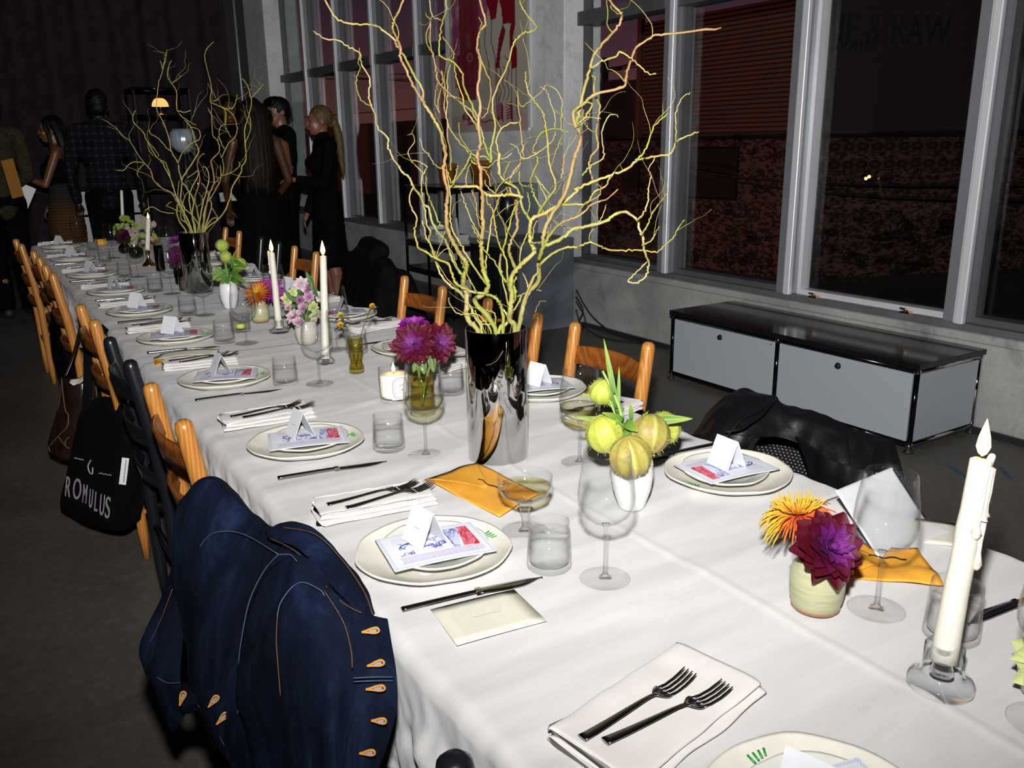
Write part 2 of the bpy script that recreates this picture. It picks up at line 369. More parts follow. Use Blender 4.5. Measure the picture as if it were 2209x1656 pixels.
def patch(net, nu, nv, disp=None):
    """smooth surface through a net of points (rows of Vectors)"""
    net = [[Vector(q) for q in r] for r in net]
    def fn(u, v): return cr1([cr1(r, u) for r in net], v)
    mb = MB(); mb.grid(fn, nu, nv)
    if disp:
        me = bpy.data.meshes.new('t'); me.from_pydata(mb.v, [], mb.f); me.update()
        mb.v = [tuple(Vector(p.co) + p.normal*disp(p.co, (i % (nu+1))/nu, (i//(nu+1))/nv)) for i, p in enumerate(me.vertices)]
        bpy.data.meshes.remove(me)
    return mb
def nz(x, y, z=0): return noise.noise(Vector((x, y, z)))
def blob(name, mb, mat, voxel, parent=None, smooth=5, disp=None, loc=None):
    """union of overlapping closed pieces -> one continuous skin"""
    me = mb.mesh('tmp', mat); o = bpy.data.objects.new('tmp', me); COL.objects.link(o)
    r = o.modifiers.new('r', 'REMESH'); r.mode = 'VOXEL'; r.voxel_size = voxel; r.use_smooth_shade = True
    s = o.modifiers.new('s', 'SMOOTH'); s.factor = .5; s.iterations = smooth
    dg = bpy.context.evaluated_depsgraph_get(); dg.update(); nm = bpy.data.meshes.new_from_object(o.evaluated_get(dg))
    bpy.data.objects.remove(o); nm.name = name
    if disp:
        nm.update(); no = [v.normal.copy() for v in nm.vertices]
        for v, q in zip(nm.vertices, no): v.co += q*disp(v.co)
    nm.polygons.foreach_set('use_smooth', [True]*len(nm.polygons))
    nm.materials.clear(); nm.materials.append(M[mat]); nm.update()
    return put(name, nm, parent, loc)
def text(name, body, size, mat, parent, mat4, extrude=.0004, shear=0):
    cu = bpy.data.curves.new(name, 'FONT'); cu.body = body; cu.size = size; cu.extrude = extrude; cu.shear = shear; cu.align_x = 'CENTER'; cu.align_y = 'CENTER'
    o = bpy.data.objects.new('tmp', cu); COL.objects.link(o); dg = bpy.context.evaluated_depsgraph_get(); dg.update()
    me = bpy.data.meshes.new_from_object(o.evaluated_get(dg)); bpy.data.objects.remove(o); me.name = name; me.materials.clear(); me.materials.append(M[mat])
    me.transform(mat4); return put(name, me, parent)
def frame(o, x, y):
    """matrix whose X and Y axes run along x and y at origin o"""
    x = Vector(x).normalized(); z = x.cross(Vector(y)).normalized(); y = z.cross(x)
    return Matrix(((x.x, y.x, z.x, o[0]), (x.y, y.y, z.y, o[1]), (x.z, y.z, z.z, o[2]), (0, 0, 0, 1)))
# a small raster painted with numpy, for flat print on real sheets
class Paint:
    def __init__(s, w, h, bg): s.a = np.zeros((h+1, w+1, 3), np.float32); s.a[:] = bg; s.w, s.h = w, h; s.yy, s.xx = np.mgrid[0:h+1, 0:w+1]
    def mask(s, m, c, k=1.0): s.a[m] = s.a[m]*(1-k)+np.array(c, np.float32)*k
    def rect(s, x0, y0, x1, y1, c, k=1.0): s.mask((s.xx >= x0) & (s.xx <= x1) & (s.yy >= y0) & (s.yy <= y1), c, k)
    def poly(s, pts, c, k=1.0):
        m = np.zeros(s.xx.shape, bool); n = len(pts)
        for i in range(n):
            x0, y0 = pts[i]; x1, y1 = pts[(i+1) % n]
            if y0 == y1: continue
            m ^= ((s.yy >= min(y0, y1)) & (s.yy < max(y0, y1)) & (s.xx < x0+(s.yy-y0)*(x1-x0)/(y1-y0)))
        s.mask(m, c, k)
    def line(s, pts, c, r=.6, k=1.0):
        for (x0, y0), (x1, y1) in zip(pts, pts[1:]):
            lo = (max(int(min(x0, x1)-r-2), 0), max(int(min(y0, y1)-r-2), 0)); hi = (int(max(x0, x1)+r+3), int(max(y0, y1)+r+3))
            X = s.xx[lo[1]:hi[1], lo[0]:hi[0]]; Y = s.yy[lo[1]:hi[1], lo[0]:hi[0]]
            if X.size == 0: continue
            dx, dy = x1-x0, y1-y0; t = np.clip(((X-x0)*dx+(Y-y0)*dy)/max(dx*dx+dy*dy, 1e-9), 0, 1)
            d = np.hypot(X-x0-t*dx, Y-y0-t*dy); m = np.clip(r+.6-d, 0, 1)[..., None]*k
            sub = s.a[lo[1]:hi[1], lo[0]:hi[0]]; sub[:] = sub*(1-m)+np.array(c, np.float32)*m
    def ring(s, x, y, rx, ry, c, r=.6, k=1.0): s.line([(x+rx*math.cos(q*.5236), y+ry*math.sin(q*.5236)) for q in range(13)], c, r, k)
    def scrib(s, x0, y0, x1, y1, n, c, r=.6, rs=random):
        x, y = rs.uniform(x0, x1), rs.uniform(y0, y1); p = [(x, y)]
        for _ in range(n):
            x = min(max(x+rs.uniform(-.35, .35)*(x1-x0), x0), x1); y = min(max(y+rs.uniform(-.35, .35)*(y1-y0), y0), y1); p.append((x, y))
        s.line(p, c, r)
    def sheet(s, fn):
        mb = MB(); mb.grid(fn, s.w, s.h); mb.c = s.a.reshape(-1, 3); return mb
# ------------------------------------------------------------------ the room
XW = 3.945
def wallbox(name, lo, hi, mat, bev=0):
    o = struct(MB().box(lo, hi).obj(name, mat))
    if bev: bevel(o, bev)
    return o
wallbox('floor', (-4.2, -3.2, -.12), (4.3, 13.4, 0), 'floor_concrete')
wallbox('ceiling', (-4.2, -3.2, 4.5), (4.3, 13.4, 4.65), 'dark_ceiling')
wallbox('wall_left', (-4.35, -3.2, 0), (-4.2, 13.4, 4.5), 'dark_wall')
wallbox('wall_front', (-4.35, -3.35, -.1), (4.3, -3.2, 4.6), 'dark_wall')
wallbox('wall_back', (-4.35, 13.4, 0), (4.3, 13.55, 4.5), 'dark_wall')
wr = struct(MB().box((XW, -3.2, 0), (4.25, 13.4, .475)).obj('wall_right', 'concrete_wall'))
MB().box((XW, -3.2, 4.15), (4.25, 13.4, 4.5)).obj('header_beam', 'pier_concrete', wr)
for a, b, x in ((5.47, 7.16, 3.87), (11.98, 12.85, 3.8)):
    o = MB().box((x, a, 0), (4.25, b, 4.5)).obj('pier', 'pier_concrete', wr); bevel(o, .012)
o = MB().box((3.866, 5.36, .475), (4.2, 5.62, 4.5)).obj('pier_return', 'pier_concrete', wr); bevel(o, .01)
# drip ledge along the top of the parapet, then the metal sill
t1 = struct(MB().box((XW-.018, -3.2, .43), (XW+.05, 5.36, .474)).obj('trim_1', 'concrete_wall')); bevel(t1, .012, 3)
t2 = struct(MB().box((XW+.005, -3.2, .475), (4.24, 5.36, .507)).obj('trim_2', 'sill_metal')); bevel(t2, .004)
t3 = struct(MB().box((XW+.005, 7.16, .475), (4.24, 11.98, .52)).obj('trim_3', 'sill_metal')); bevel(t3, .004)
t4 = struct(MB().box((XW-.02, -3.2, 0), (XW, 5.2, .03)).obj('baseboard_right', 'dark_metal'))
wn = 0
def window(y0, y1, z0, ztr, inset=False):
    """one bay: two stiles share with the neighbours, so only panes, rails and the left mullion belong to it"""
    global wn; wn += 1
    root = bpy.data.objects.new('window_%d' % wn, None); COL.objects.link(root); struct(root)
    # mullion at y0: a broad face plus a proud rounded cover cap and rebates
    b = MB().box((XW+.0, y0-.055, z0), (XW+.16, y0+.055, 4.15)); o = b.obj('mullion', 'aluminium', root); bevel(o, .004)
    o = MB().box((XW-.03, y0-.062, z0), (XW+.0, y0-.02, 4.15)).obj('mullion_cap', 'aluminium_lit', root); bevel(o, .006, 3)  # paler metal stands in for the lit edge of the mullion
    o = MB().box((XW-.012, y0-.018, z0), (XW+.0, y0-.004, 4.15)).obj('mullion_rib', 'aluminium_lit', root); bevel(o, .003)
    zs = ([z0] + ([ztr] if ztr else []) + [4.15])
    for za, zb in zip(zs, zs[1:]):
        o = MB().box((XW+.09, y0+.05, za), (XW+.098, y1-.05, zb)).obj('pane', 'window_pane', root)
        f = MB()
        for lo, hi in (((XW+.05, y0+.055, za), (XW+.12, y0+.08, zb)), ((XW+.05, y1-.08, za), (XW+.12, y1-.055, zb)), ((XW+.05, y0+.08, za), (XW+.12, y1-.08, za+.03)), ((XW+.05, y0+.08, zb-.03), (XW+.12, y1-.08, zb))): f.box(lo, hi)
        f.obj('pane_frame', 'frame_dark' if not inset else 'aluminium_lit', root)
    if ztr:
        o = MB().box((XW-.005, y0+.055, ztr-.045), (XW+.16, y1-.055, ztr+.045)).obj('transom', 'frame_dark', root); bevel(o, .004)
    return root
for y in (-2.85, -1.82, -.79, .24, 1.265): window(y, y+1.03, .507, 2.2 if y < .2 else None)
window(2.29, 3.315, .507, None, True); window(3.315, 4.34, .507, 2.2); window(4.34, 5.36, .507, 2.2)
for y in (7.16, 7.89, 8.92, 9.94, 10.95): window(y, {7.16: 7.89, 7.89: 8.92, 8.92: 9.94, 9.94: 10.95, 10.95: 11.98}[y], .52, 2.215)
# the two brass casement catches on the sill of the third bay
for n, p in (('left', (1758, 625)), ('right', (1957, 658))):
    c = PX(*p, XW+.03); r = thing('window_catch', 'small brass casement catch on the window ledge, %s of the two' % n, 'catch', (c.x, c.y, .507))
    MB().box((-.02, -.025, 0), (.02, .025, .008)).obj('plate', 'brass', r); MB().tube([(0, -.012, .006), (-.012, 0, .02), (-.012, .03, .022)], .005).obj('lever', 'brass', r)
# curtain along the back, with soft pleats
def curt(u, v):
    x = -4.1+u*7.32; a = .05+.03*nz(x*.8, v*1.5, 3); return Vector((x, 11.75+a*math.sin(x*17+2.2*nz(x*1.3, v*.8, 1))+.05*nz(x*3, v*2, 5), .04+v*4.42))
o = MB().grid(curt, 520, 14).obj('curtain', 'curtain_cloth'); tag(o, 'tall dark plum-grey pleated curtain closing off the back of the room', 'curtain')
o = MB().tube([(3.305, 11.55, 0), (3.305, 11.55, 4.5)], .016, 10).obj('curtain_pole', 'aluminium'); tag(o, 'thin upright metal pole at the right edge of the dark curtain', 'pole')

# ------------------------------------------------------------------ outside
def place_box(name, lo, hi, mat, label, cat):
    return tag(MB().box(lo, hi).obj(name, mat), label, cat)
st = struct(MB().box((4.3, -30, -1.2), (70, 120, -1.0)).obj('street', 'street'))
# corner building: a warm-lit slatted side, a dark signed front, and a scribbled lower storey
cb = thing('corner_building', 'corner building across the street with slatted upper storey and scribbled lower wall', 'building', (0, 0, 0))
Cc = Vector((12.0, 9.98, 0)); Lf = Vector((12.0, 13.93, 0)); Rd = Vector((1, -.34, 0)).normalized(); Re = Cc + Rd*6.0
def slab(name, a, b, z0, z1, th, mat, out, parent):
    d = (b-a).normalized(); n = Vector((d.y, -d.x, 0))*out; q = [a, b, b+n*th, a+n*th]
    return MB().prism([(p.x, p.y) for p in q], z0, z1).obj(name, mat, parent, fix=True)
ZT = 3.62
slab('side_wall', Cc, Lf, 1.47, ZT-.06, .12, 'sign_and_shade_black', 1, cb); slab('front_wall', Cc, Re, 1.47, ZT-.06, .12, 'siding_dark', -1, cb)  # side wall blackened to put shade in the gaps between boards
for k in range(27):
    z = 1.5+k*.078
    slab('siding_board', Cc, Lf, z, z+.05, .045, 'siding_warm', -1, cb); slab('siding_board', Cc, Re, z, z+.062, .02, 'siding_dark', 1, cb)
slab('parapet_cap', Cc, Re, ZT-.06, ZT+.02, .06, 'sign_and_shade_black', 1, cb); slab('corner_post', Lf, Lf+Vector((0, .12, 0)), 1.45, ZT+.05, .09, 'siding_warm', -1, cb)
# big dark letters on the front
fm = lambda s, z: frame(Cc+Rd*s+Vector((0, 0, z))+Vector((Rd.y, -Rd.x, 0))*.035, Rd, (0, 0, 1))
text('sign_lettering', 'FINE & RAW', .68, 'sign_and_shade_black', cb, fm(1.30, 3.05) @ Matrix.Diagonal((.735, 1.0, 1, 1)), .012); text('sign_lettering', 'CHOCOLATE', .22, 'sign_and_shade_black', cb, fm(.50, 2.80), .01)
# the scribbled mural, painted on its wall
rs = random.Random(5)
def mural(w, h, cells):
    P = Paint(w, h, (.085, .038, .032)); bk = (.005, .0035, .0035)
    for _ in range(int(w*h/15)): x, y = rs.uniform(0, w), rs.uniform(0, h*.97); P.scrib(x-4, y-4, x+4, y+4, 4, bk, .4, rs)
    for _ in range(int(w*h/900)): x, y = rs.uniform(4, w-4), rs.uniform(4, h*.45); r = rs.uniform(3, 8); P.ring(x, y, r, r, bk, .7); P.ring(x, y, r*.45, r*.6, bk, .5)
    if cells:
        for row, y0 in ((.90, 5), (.78, 5)):
            P.rect(0, h*row-8, w, h*row+6, (.060, .027, .021))
            for k in range(int(w/12)): x = 6+k*12+rs.uniform(-1, 1); P.ring(x, h*row, 4.4, y0, bk, .7); P.ring(x, h*row, 2.2, 3, bk, .5); P.line([(x-3, h*row-5), (x-4, h*row-9)], bk, .5); P.line([(x+3, h*row-5), (x+2, h*row-10), (x+6, h*row-8)], bk, .5)
        for _ in range(60): x, y = rs.uniform(w*.55, w), rs.uniform(0, h*.5); r = rs.uniform(3, 6); P.ring(x, y, r*1.2, r, bk, .9)
    P.rect(0, h*.965, w, h, (.07, .033, .024)); P.scrib(0, h*.96, w, h, 160, bk, .4, rs); return P
P = mural(420, 210, False)
for x0, y0, x1, y1 in ((55, 110, 115, 190),): P.rect(x0, y0, x1, y1, (.004, .003, .003))
ex = Lf+Vector((0, 6, 0))
P.sheet(lambda u, v: Cc+(ex-Cc)*u+Vector((-.01, 0, -1.0+v*2.47))).obj('scribbled_wall', 'mural_paint', cb)
P = mural(400, 210, True); P.sheet(lambda u, v: Cc+(Re+Rd*3-Cc)*u+Vector((-.01, -.01, -1.0+v*2.47))).obj('scribbled_wall', 'mural_paint', cb)
for u0, u1, z0, z1 in ((.13, .27, .33, 1.2), (.40, .455, .33, 1.2), (.56, .60, .36, 1.2), (.77, .93, .33, 1.18)):
    a = Cc+(ex-Cc)*u0; b = Cc+(ex-Cc)*u1; slab('dark_window', a, b, z0, z1, .05, 'dark_window', -1, cb)
slab('base_wall', Cc+Vector((.05, 0, 0)), ex+Vector((.05, 0, 0)), -1, 1.46, .2, 'siding_dark', 1, cb)
# blocks and lights farther off
place_box('far_building', (16, 16.3, -1), (24, 22, 2.95), 'far_block', 'black flat-roofed building beside the slatted one, in the right bay', 'building')
place_box('far_building', (22, 26, -1), (30, 52, 2.6), 'far_block', 'long dark low building behind the utility pole, left window bay', 'building')
pk = place_box('far_building', (17.5, 40.5, -1), (18, 50.5, 2.3), 'pink_wall', 'dim pink low building with black script sign, seen past the ponytail', 'building')
sc_ = MB(); y = 48.8
for k in range(9): sc_.tube([(17.45, y-.0, 1.5), (17.45, y-.25, 2.0 if k % 3 == 0 else 1.75), (17.45, y-.45, 1.45), (17.45, y-.6, 1.65)], .035, 5); y -= .62
sc_.obj('script_lettering', 'sign_and_shade_black', pk)
place_box('far_building', (19, 28, -1), (19.6, 39, 1.7), 'siding_dark', 'dark plum wall lying low behind the left window mullions', 'building')
up = thing('utility_pole', 'dark utility pole with crossarms outside the left window bay', 'pole', (17, 21.5, -1))
MB().tube([(0, 0, 0), (0, 0, 4.75)], .11, 8).obj('pole_shaft', 'wire_black', up)
for z in (4.35, 4.0): MB().box((-.05, -.75, z), (.05, .75, z+.1)).obj('crossarm', 'wire_black', up)
MB().lathe([(.0, 0), (.16, .02), (.16, .5), (0, .52)], 12, (0, -.3, 3.2)).obj('transformer', 'wire_black', up)
wl = [((17, 21.2, 3.45), (9, 45, 5.6)), ((17, 21.8, 3.45), (10, 48, 5.4)), ((17, 21.5, 3.1), (8, 38, 5.1)), ((17, 21.5, 2.9), (10, 60, 3.3)), ((17, 21.2, 3.45), (14, 8, 4.6)), ((17, 21.8, 3.4), (15, 8, 5.3)), ((11.3, 3, 1.05), (11.3, 16, 1.35)), ((11.6, 3, .85), (11.7, 15, 1.2)), ((22, -4, 5.2), (17, 21.5, 3.4))]
for k, (a, b) in enumerate(wl):
    a = Vector(a); b = Vector(b); pts = [a.lerp(b, q/12)-Vector((0, 0, .5*math.sin(math.pi*q/12))) for q in range(13)]
    o = MB().tube(pts, .018, 5).obj('overhead_wire', 'wire_black'); tag(o, 'thin black overhead wire sagging across the dusk sky outside', 'wire', 'overhead wires')
sl = thing('warm_storefront', 'dark block with orange light strips seen in the far right window', 'building', (20, 5.5, -1))
MB().box((0, -9, 0), (4, 4.4, 4.1)).obj('block', 'far_block', sl)
for z in (2.55, 3.65): MB().box((-.03, -9, z), (0, 4.2, z+.07)).obj('light_strip', 'neon_streak', sl)
MB().box((-.05, -9, 4.08), (4, 4.45, 4.2)).obj('roof_edge', 'siding_warm', sl)
for k, p in enumerate(((2163, 165, 19.5), (2177, 163, 19.5), (1868, 385, 11.2), (1875, 381, 11.2), (1467, 367, 11.2))):
    c = PW(*p); r = .045 if p[2] > 15 else .022
    pr = sl if p[2] > 15 else cb; MB().ell(tuple(c-pr.location), (r, r, r), 10, 6).obj('wall_light', 'street_lamp_glow', pr); MB().tube([c-pr.location, c-pr.location+Vector((.5 if pr is cb else .6, 0, .0))], .006, 5).obj('light_bracket', 'wire_black', pr)
# ------------------------------------------------------------------ table and cloths
TX0, TX1, TY0, TY1, TZ = .397, 1.292, -.35, 6.62, .74
tb = thing('banquet_table', 'long banquet table hidden beneath the pale linen cloths', 'table', (0, 0, 0))
MB().box((TX0+.012, TY0, .70), (TX1-.012, TY1, .728)).obj('tabletop', 'table_wood', tb)
for y in (TY0+.1, 1.3, 3.0, 4.7, TY1-.1):
    for x in (TX0+.16, TX1-.16): bevel(MB().box((x-.03, y-.03, 0), (x+.03, y+.03, .70)).obj('leg', 'black_paint', tb))
def wrk(x, y):
    """creases of washed linen, a few mm high, mostly running across the table"""
    a = nz(x*2.0+3, y*15, 1.7)*.0042 + nz(x*1.4, y*7+x*2.0, 5.1)*.0046 + nz(x*9, y*34, 2.2)*.0011
    r = 1-abs(nz(x*1.7+9, y*6-x*2.5, 8.3))*5
    if r > 0: a += r*.0022
    return a
def cloth(name, y0, y1, dz, label, ny):
    R = .016; drop = .20; L = TX1-TX0
    def fn(u, v):
        y = y0+(y1-y0)*v; T = 2*drop+L; s = u*T
        if s < drop: side, d = -1, drop-s
        elif s > drop+L: side, d = 1, s-drop-L
        else: side, d = 0, 0
        if side == 0:
            x = TX0+s-drop; e = min(s-drop, drop+L-s); z = TZ+dz+wrk(x, y)
            if e < R: q = 1-e/R; z -= R*(1-math.sqrt(max(1-q*q, 0)))*.9
            ck = abs(x-(.852+.004*math.sin(y*3))); z += .0030*max(0, 1-ck/.007)
            return Vector((x, y, z))
        k = min(d/drop, 1); f = (nz(y*7, d*3, 4+side)*.6+nz(y*16+d*9, d*6, 7+side)*.32+nz(y*40, d*30, 2)*.13+nz(y*26+d*30, d*18, 9)*.16)
        out = .004+k*.012+f*.046*min(1, k*2.2+.10); zz = TZ+dz-R*.9-d*.985+wrk(TX0, y)
        x = (TX0-out) if side < 0 else (TX1+out); return Vector((x, y, zz+.006*nz(y*4, 3)*k))
    N = 190; us = []
    mb = MB(); mb.grid(fn, N, ny, True, True); o = solid(mb.obj(name, 'cloth_linen'), .0012); return tag(o, label, 'tablecloth', 'linen cloths laid end to end')
cloth('tablecloth', TY0-.02, 2.68, .0016, 'pale grey linen cloth covering the near part of the table, by the denim jacket', 520)
cloth('tablecloth', 2.60, 4.54, -.0012, 'pale linen cloth covering the middle stretch of the table, under the two white candles', 260)
cloth('tablecloth', 4.47, TY1+.02, -.004, 'pale linen cloth at the far end of the table, dim and nearest the guests', 220)
for yy in (TY1+.02,):
    def fe(u, v): x = TX0-.01+u*(TX1-TX0+.02); return Vector((x, yy+.004+.02*v*(1+nz(x*9, v)), TZ-.005-v*.2))

# ------------------------------------------------------------------ chairs
def ladder_chair(name, wm, sm, label, group=None):
    c = thing(name, label, 'chair', (0, 0, 0), 0, group)
    def post(y):
        p = [(-.19, y, 0), (-.192, y, .10), (-.197, y, .44), (-.215, y, .62), (-.247, y, .822), (-.2475, y, .833), (-.248, y, .839), (-.248, y, .840)]
        return MB().tube(p, [.0115, .0165, .0185, .0188, .0185, .0165, .010, .001], 16).obj('back_post', wm, c)
    post(-.165); post(.165)
    for y in (-.19, .19): MB().tube([(.17, y, 0), (.17, y, .12), (.17, y, .43), (.17, y, .452), (.17, y, .458)], [.011, .0165, .0185, .016, .002], 16).obj('leg', wm, c)
    for z, h in ((.745, .062), (.615, .055), (.49, .05)):
        t = (z-.44)/.4; bx = -.197-.05*max(t, 0)**1.3
        def fn(u, v, o=0):
            y = -.165+.33*u; b = .034*math.sin(math.pi*u); top = h*(.72+.28*math.sin(math.pi*u)**.6)
            return Vector((bx-b-.012*(v-.3)+o, y, z+top*(v-.5)))
        solid(MB().grid(fn, 14, 3).obj('slat', sm, c), .009)
    for z, a in ((.17, 1), (.30, 1), (.24, 0), (.36, 0)):
        if a:
            for y in (-.178, .178): MB().tube([(-.195, y*.94, z), (-.01, y, z), (.17, y*1.05, z)], [.0085, .012, .0085], 10).obj('stretcher', wm, c)
        else:
            MB().tube([(.17, -.19, z), (.17, 0, z), (.17, .19, z)], [.0085, .012, .0085], 10).obj('stretcher', wm, c)
            if z < .3: MB().tube([(-.194, -.165, z), (-.194, 0, z), (-.194, .165, z)], [.0085, .012, .0085], 10).obj('stretcher', wm, c)
    sb = MB(); n = 22
    for k in range(n):
        f = k/(n-1); x0 = -.185+f*.345; hw = .165+.025*f
        sb.tube([(x0, -hw, .437), (x0, -hw*.5, .445), (x0, 0, .441), (x0, hw*.5, .445), (x0, hw, .437)], .0092, 6)
    for y in (-.172, .172): sb.tube([(-.19, y*.96, .437), (.165, y*1.09, .437)], .012, 8)
    sb.obj('seat', 'rush_seat' if wm != 'black_paint' else 'black_canvas', c); return c
LCX = .565
chairL = ladder_chair('ladder_chair', 'honey_wood', 'slat_wood', 'honey wood ladder-back chair behind the denim jacket, second wooden back from the camera')
chairL.location = (LCX, 1.89, 0)
ORD = ['', 'first', 'second', 'third', 'fourth', 'fifth', 'sixth', 'seventh', 'eighth', 'ninth', 'tenth']
chairL['label'] = 'bare honey wood ladder-back chair on the left, just beyond the denim jacket'
dup(chairL, 'honey wood chair at left with the black lettered tote bag hung on it', (LCX, 3.127, 0))
dup(chairL, 'honey wood chair at left under the dark draped wrap, beyond the leather bag', (LCX, 4.405, 0))
dup(chairL, 'honey wood chair at left, next to last towards the guests', (LCX+.004, 5.10, 0))
dup(chairL, 'honey wood chair at far left pulled out from the table, farthest of its row', (LCX-.03, 5.87, 0), .02)
dup(chairL, 'honey wood chair on the left carrying the blue denim jacket', (LCX-.012, 1.235, 0)).scale = (1, 1, .945)
chairB = ladder_chair('ladder_chair', 'black_paint', 'black_paint', 'black painted ladder-back chair on the left, between the tote bag and a bare wooden chair')
chairB.location = (LCX, 2.49, 0)
dup(chairB, 'black chair at the bottom edge of the photo, just its top showing beside the cloth', (LCX-.02, .41, 0))
RCX = 1.272
for y, d, rz in ((1.88, 'honey wood chair on the right, nearest wooden one, in front of the grey cabinet', math.pi), (2.41, 'honey wood chair directly behind the near chrome vase', math.pi-.04), (3.055, 'honey wood chair behind the red and magenta dahlias', math.pi), (4.42, 'honey wood chair behind the right-hand of the two tall candles', math.pi), (5.82, 'honey wood chair farthest along the right side, beyond the balloon plant', math.pi)):
    dup(chairL, d, (RCX, y, 0), rz)
dup(chairB, 'black ladder-back chair on the right, behind the left of the two candles', (RCX, 5.02, 0), math.pi)
dup(chairB, 'black chair on the right holding a slumped dark coat', (RCX+.04, 3.66, 0), math.pi)

# ------------------------------------------------------------------ place settings
def plate(name, R, h, mat, seed, well=.7):
    w = lambda a, r: 1+(.024*math.sin(a*2+seed)+.017*math.sin(a*3+seed*2.3)+.010*math.sin(a*7+seed)+.006*math.sin(a*11+seed))*min(1, (r/R)**2)
    p = [(0, .004), (R*.35, .0036), (R*well*.92, .0046), (R*well, .0068), (R*.86, .0125), (R*.97, h), (R, h+.0012), (R*1.003, h-.0008), (R*.985, h-.0035), (R*.87, .0085), (R*well, .0015), (R*.6, 0), (0, 0)]
    return MB().lathe(p, 56, (0, 0, 0), w)
big = thing('dinner_plate', '', 'plate', (0, 0, -9)); plate('b', .117, .0195, 'cream_glaze', 1.0).obj('plate_body', 'cream_glaze', big)
mk = MB()
for k in range(4): mk.tube([(.078+.004*k, .050-.004*k, .0140), (.087+.004*k, .057-.006*k, .0162)], .0014, 5, True, .5)
mk.obj('leaf_mark', 'leaf_green_mark', big)
sml = thing('side_plate', '', 'plate', (0, 0, -9)); plate('s', .082, .0145, 'pale_glaze', 2.4, .66).obj('plate_body', 'pale_glaze', sml)

# printed menu card: scalloped blue border, three drawn panels (blue, white and blue, red band)
def card_paint(seed):
    rs = random.Random(seed); P = Paint(220, 156, (.72, .73, .78)); bl = (.03, .035, .32); bd = (.40, .44, .70)
    for y in (5, 151):
        for k in range(0, 220, 6): P.ring(k+3, y, 2.2, 2.2, bd, .3)
    for x in (5, 215):
        for k in range(0, 156, 6): P.ring(x, k+3, 2.2, 2.2, bd, .3)
    for y in (14, 142): P.line([(13, y), (207, y)], (.55, .57, .75), .4)
    for x in range(26, 196, 12):
        for y in (21, 31): c = rs.choice([(.70, .55, .66), (.62, .60, .74), (.72, .62, .45), (.60, .52, .68)]); P.rect(x, y, x+9, y+7, c); P.line([(x, y), (x+9, y), (x+9, y+7), (x, y+7), (x, y)], (.36, .30, .55), .3)
    P.line([(22, 18), (198, 18)], bl, .4); P.line([(22, 41), (198, 41)], bl, .4)
    for (x0, y0, x1, y1, n, r) in ((28, 50, 58, 88, 40, .5), (34, 74, 72, 108, 50, .6), (40, 84, 60, 104, 26, 1.1), (78, 46, 136, 108, 56, .5), (86, 60, 118, 96, 30, 1.0), (108, 50, 134, 84, 34, .7)): P.scrib(x0, y0, x1, y1, n, bl, r, rs)
    for y in range(114, 138, 4): P.line([(26+(y % 3), y), (76, y)], (.35, .38, .62), .4); P.line([(84, y), (128+(y % 5), y)], (.45, .47, .70), .35)
    P.poly([(142, 46), (156, 46), (176, 108), (176, 136), (150, 136)], (.56, .62, .82)); P.scrib(144, 46, 174, 134, 70, bl, .45, rs)
    P.poly([(164, 46), (200, 46), (200, 140), (178, 140), (176, 100)], (.66, .22, .30)); P.scrib(170, 46, 200, 138, 110, (.55, .03, .05), .6, rs); P.poly([(186, 44), (201, 44), (201, 66)], (.55, .02, .02))
    return P
def card_sheet(P): return P.sheet(lambda u, v: Vector(((u-.5)*.158, (v-.5)*.112, .0018+.0022*math.sin(u*3.1)-.002*abs(v-.5)))).mesh('menu_card', 'printed_card')
CARDS = [card_sheet(card_paint(s)) for s in (3, 8)]
def menu_card(k):
    c = thing('menu_card', '', 'card'); put('printed_face', CARDS[k % 2], c); solid(put('card_stock', MB().grid(lambda u, v: Vector(((u-.5)*.159, (v-.5)*.113, .0006+.0022*math.sin(u*3.1)-.002*abs(v-.5))), 10, 4).mesh('card_stock', 'white_paper'), c), .0012); return c
def tent_card():
    c = thing('place_card', '', 'card')
    mb = MB(); mb.grid(lambda u, v: Vector(((v-.5)*.046, (u-.5)*.056, .054*(1-abs(v-.5)*2))), 2, 16, False)
    solid(mb.obj('folded_card', 'white_paper', c), .0009)
    MB().tube([(-.0132, -.008+.0016*k, .0245+.0022*math.sin(k*2.1)) for k in range(10)], .00035, 4).obj('handwriting', 'ink_grey', c); return c
def fork():
    c = thing('fork', '', 'fork'); pts = [(-.098, 0, .0022), (-.06, 0, .0030), (-.02, 0, .0052), (.012, 0, .0068), (.030, 0, .0052)]
    mb = MB(); mb.tube([Vector(p) for p in spline(pts, 16)], [.0062-.0036*min(1, k/12) for k in range(17)], 10, True, .38); mb.obj('handle', 'steel', c)
    hb = MB()
    def hd(u, v):
        x = .026+.019*u; w = .0026+.0085*math.sin(min(u*1.15, 1)*math.pi/2); return Vector((x, (v-.5)*2*w, .0054-.0042*math.sin(u*1.5)+.0012*(2*v-1)**2))
    hb.grid(hd, 8, 6); solid(hb.obj('head', 'steel', c), .0016)
    for q in range(4):
        y = -.0084+q*.0056
        MB().tube([(.0425, y, .0014), (.058, y, .0008), (.074, y*.98, .0032), (.086, y*.96, .0075), (.095, y*.94, .0118)], [.0021, .0019, .0017, .0014, .0006], 8, True, .6).obj('tine', 'steel', c)
    return c
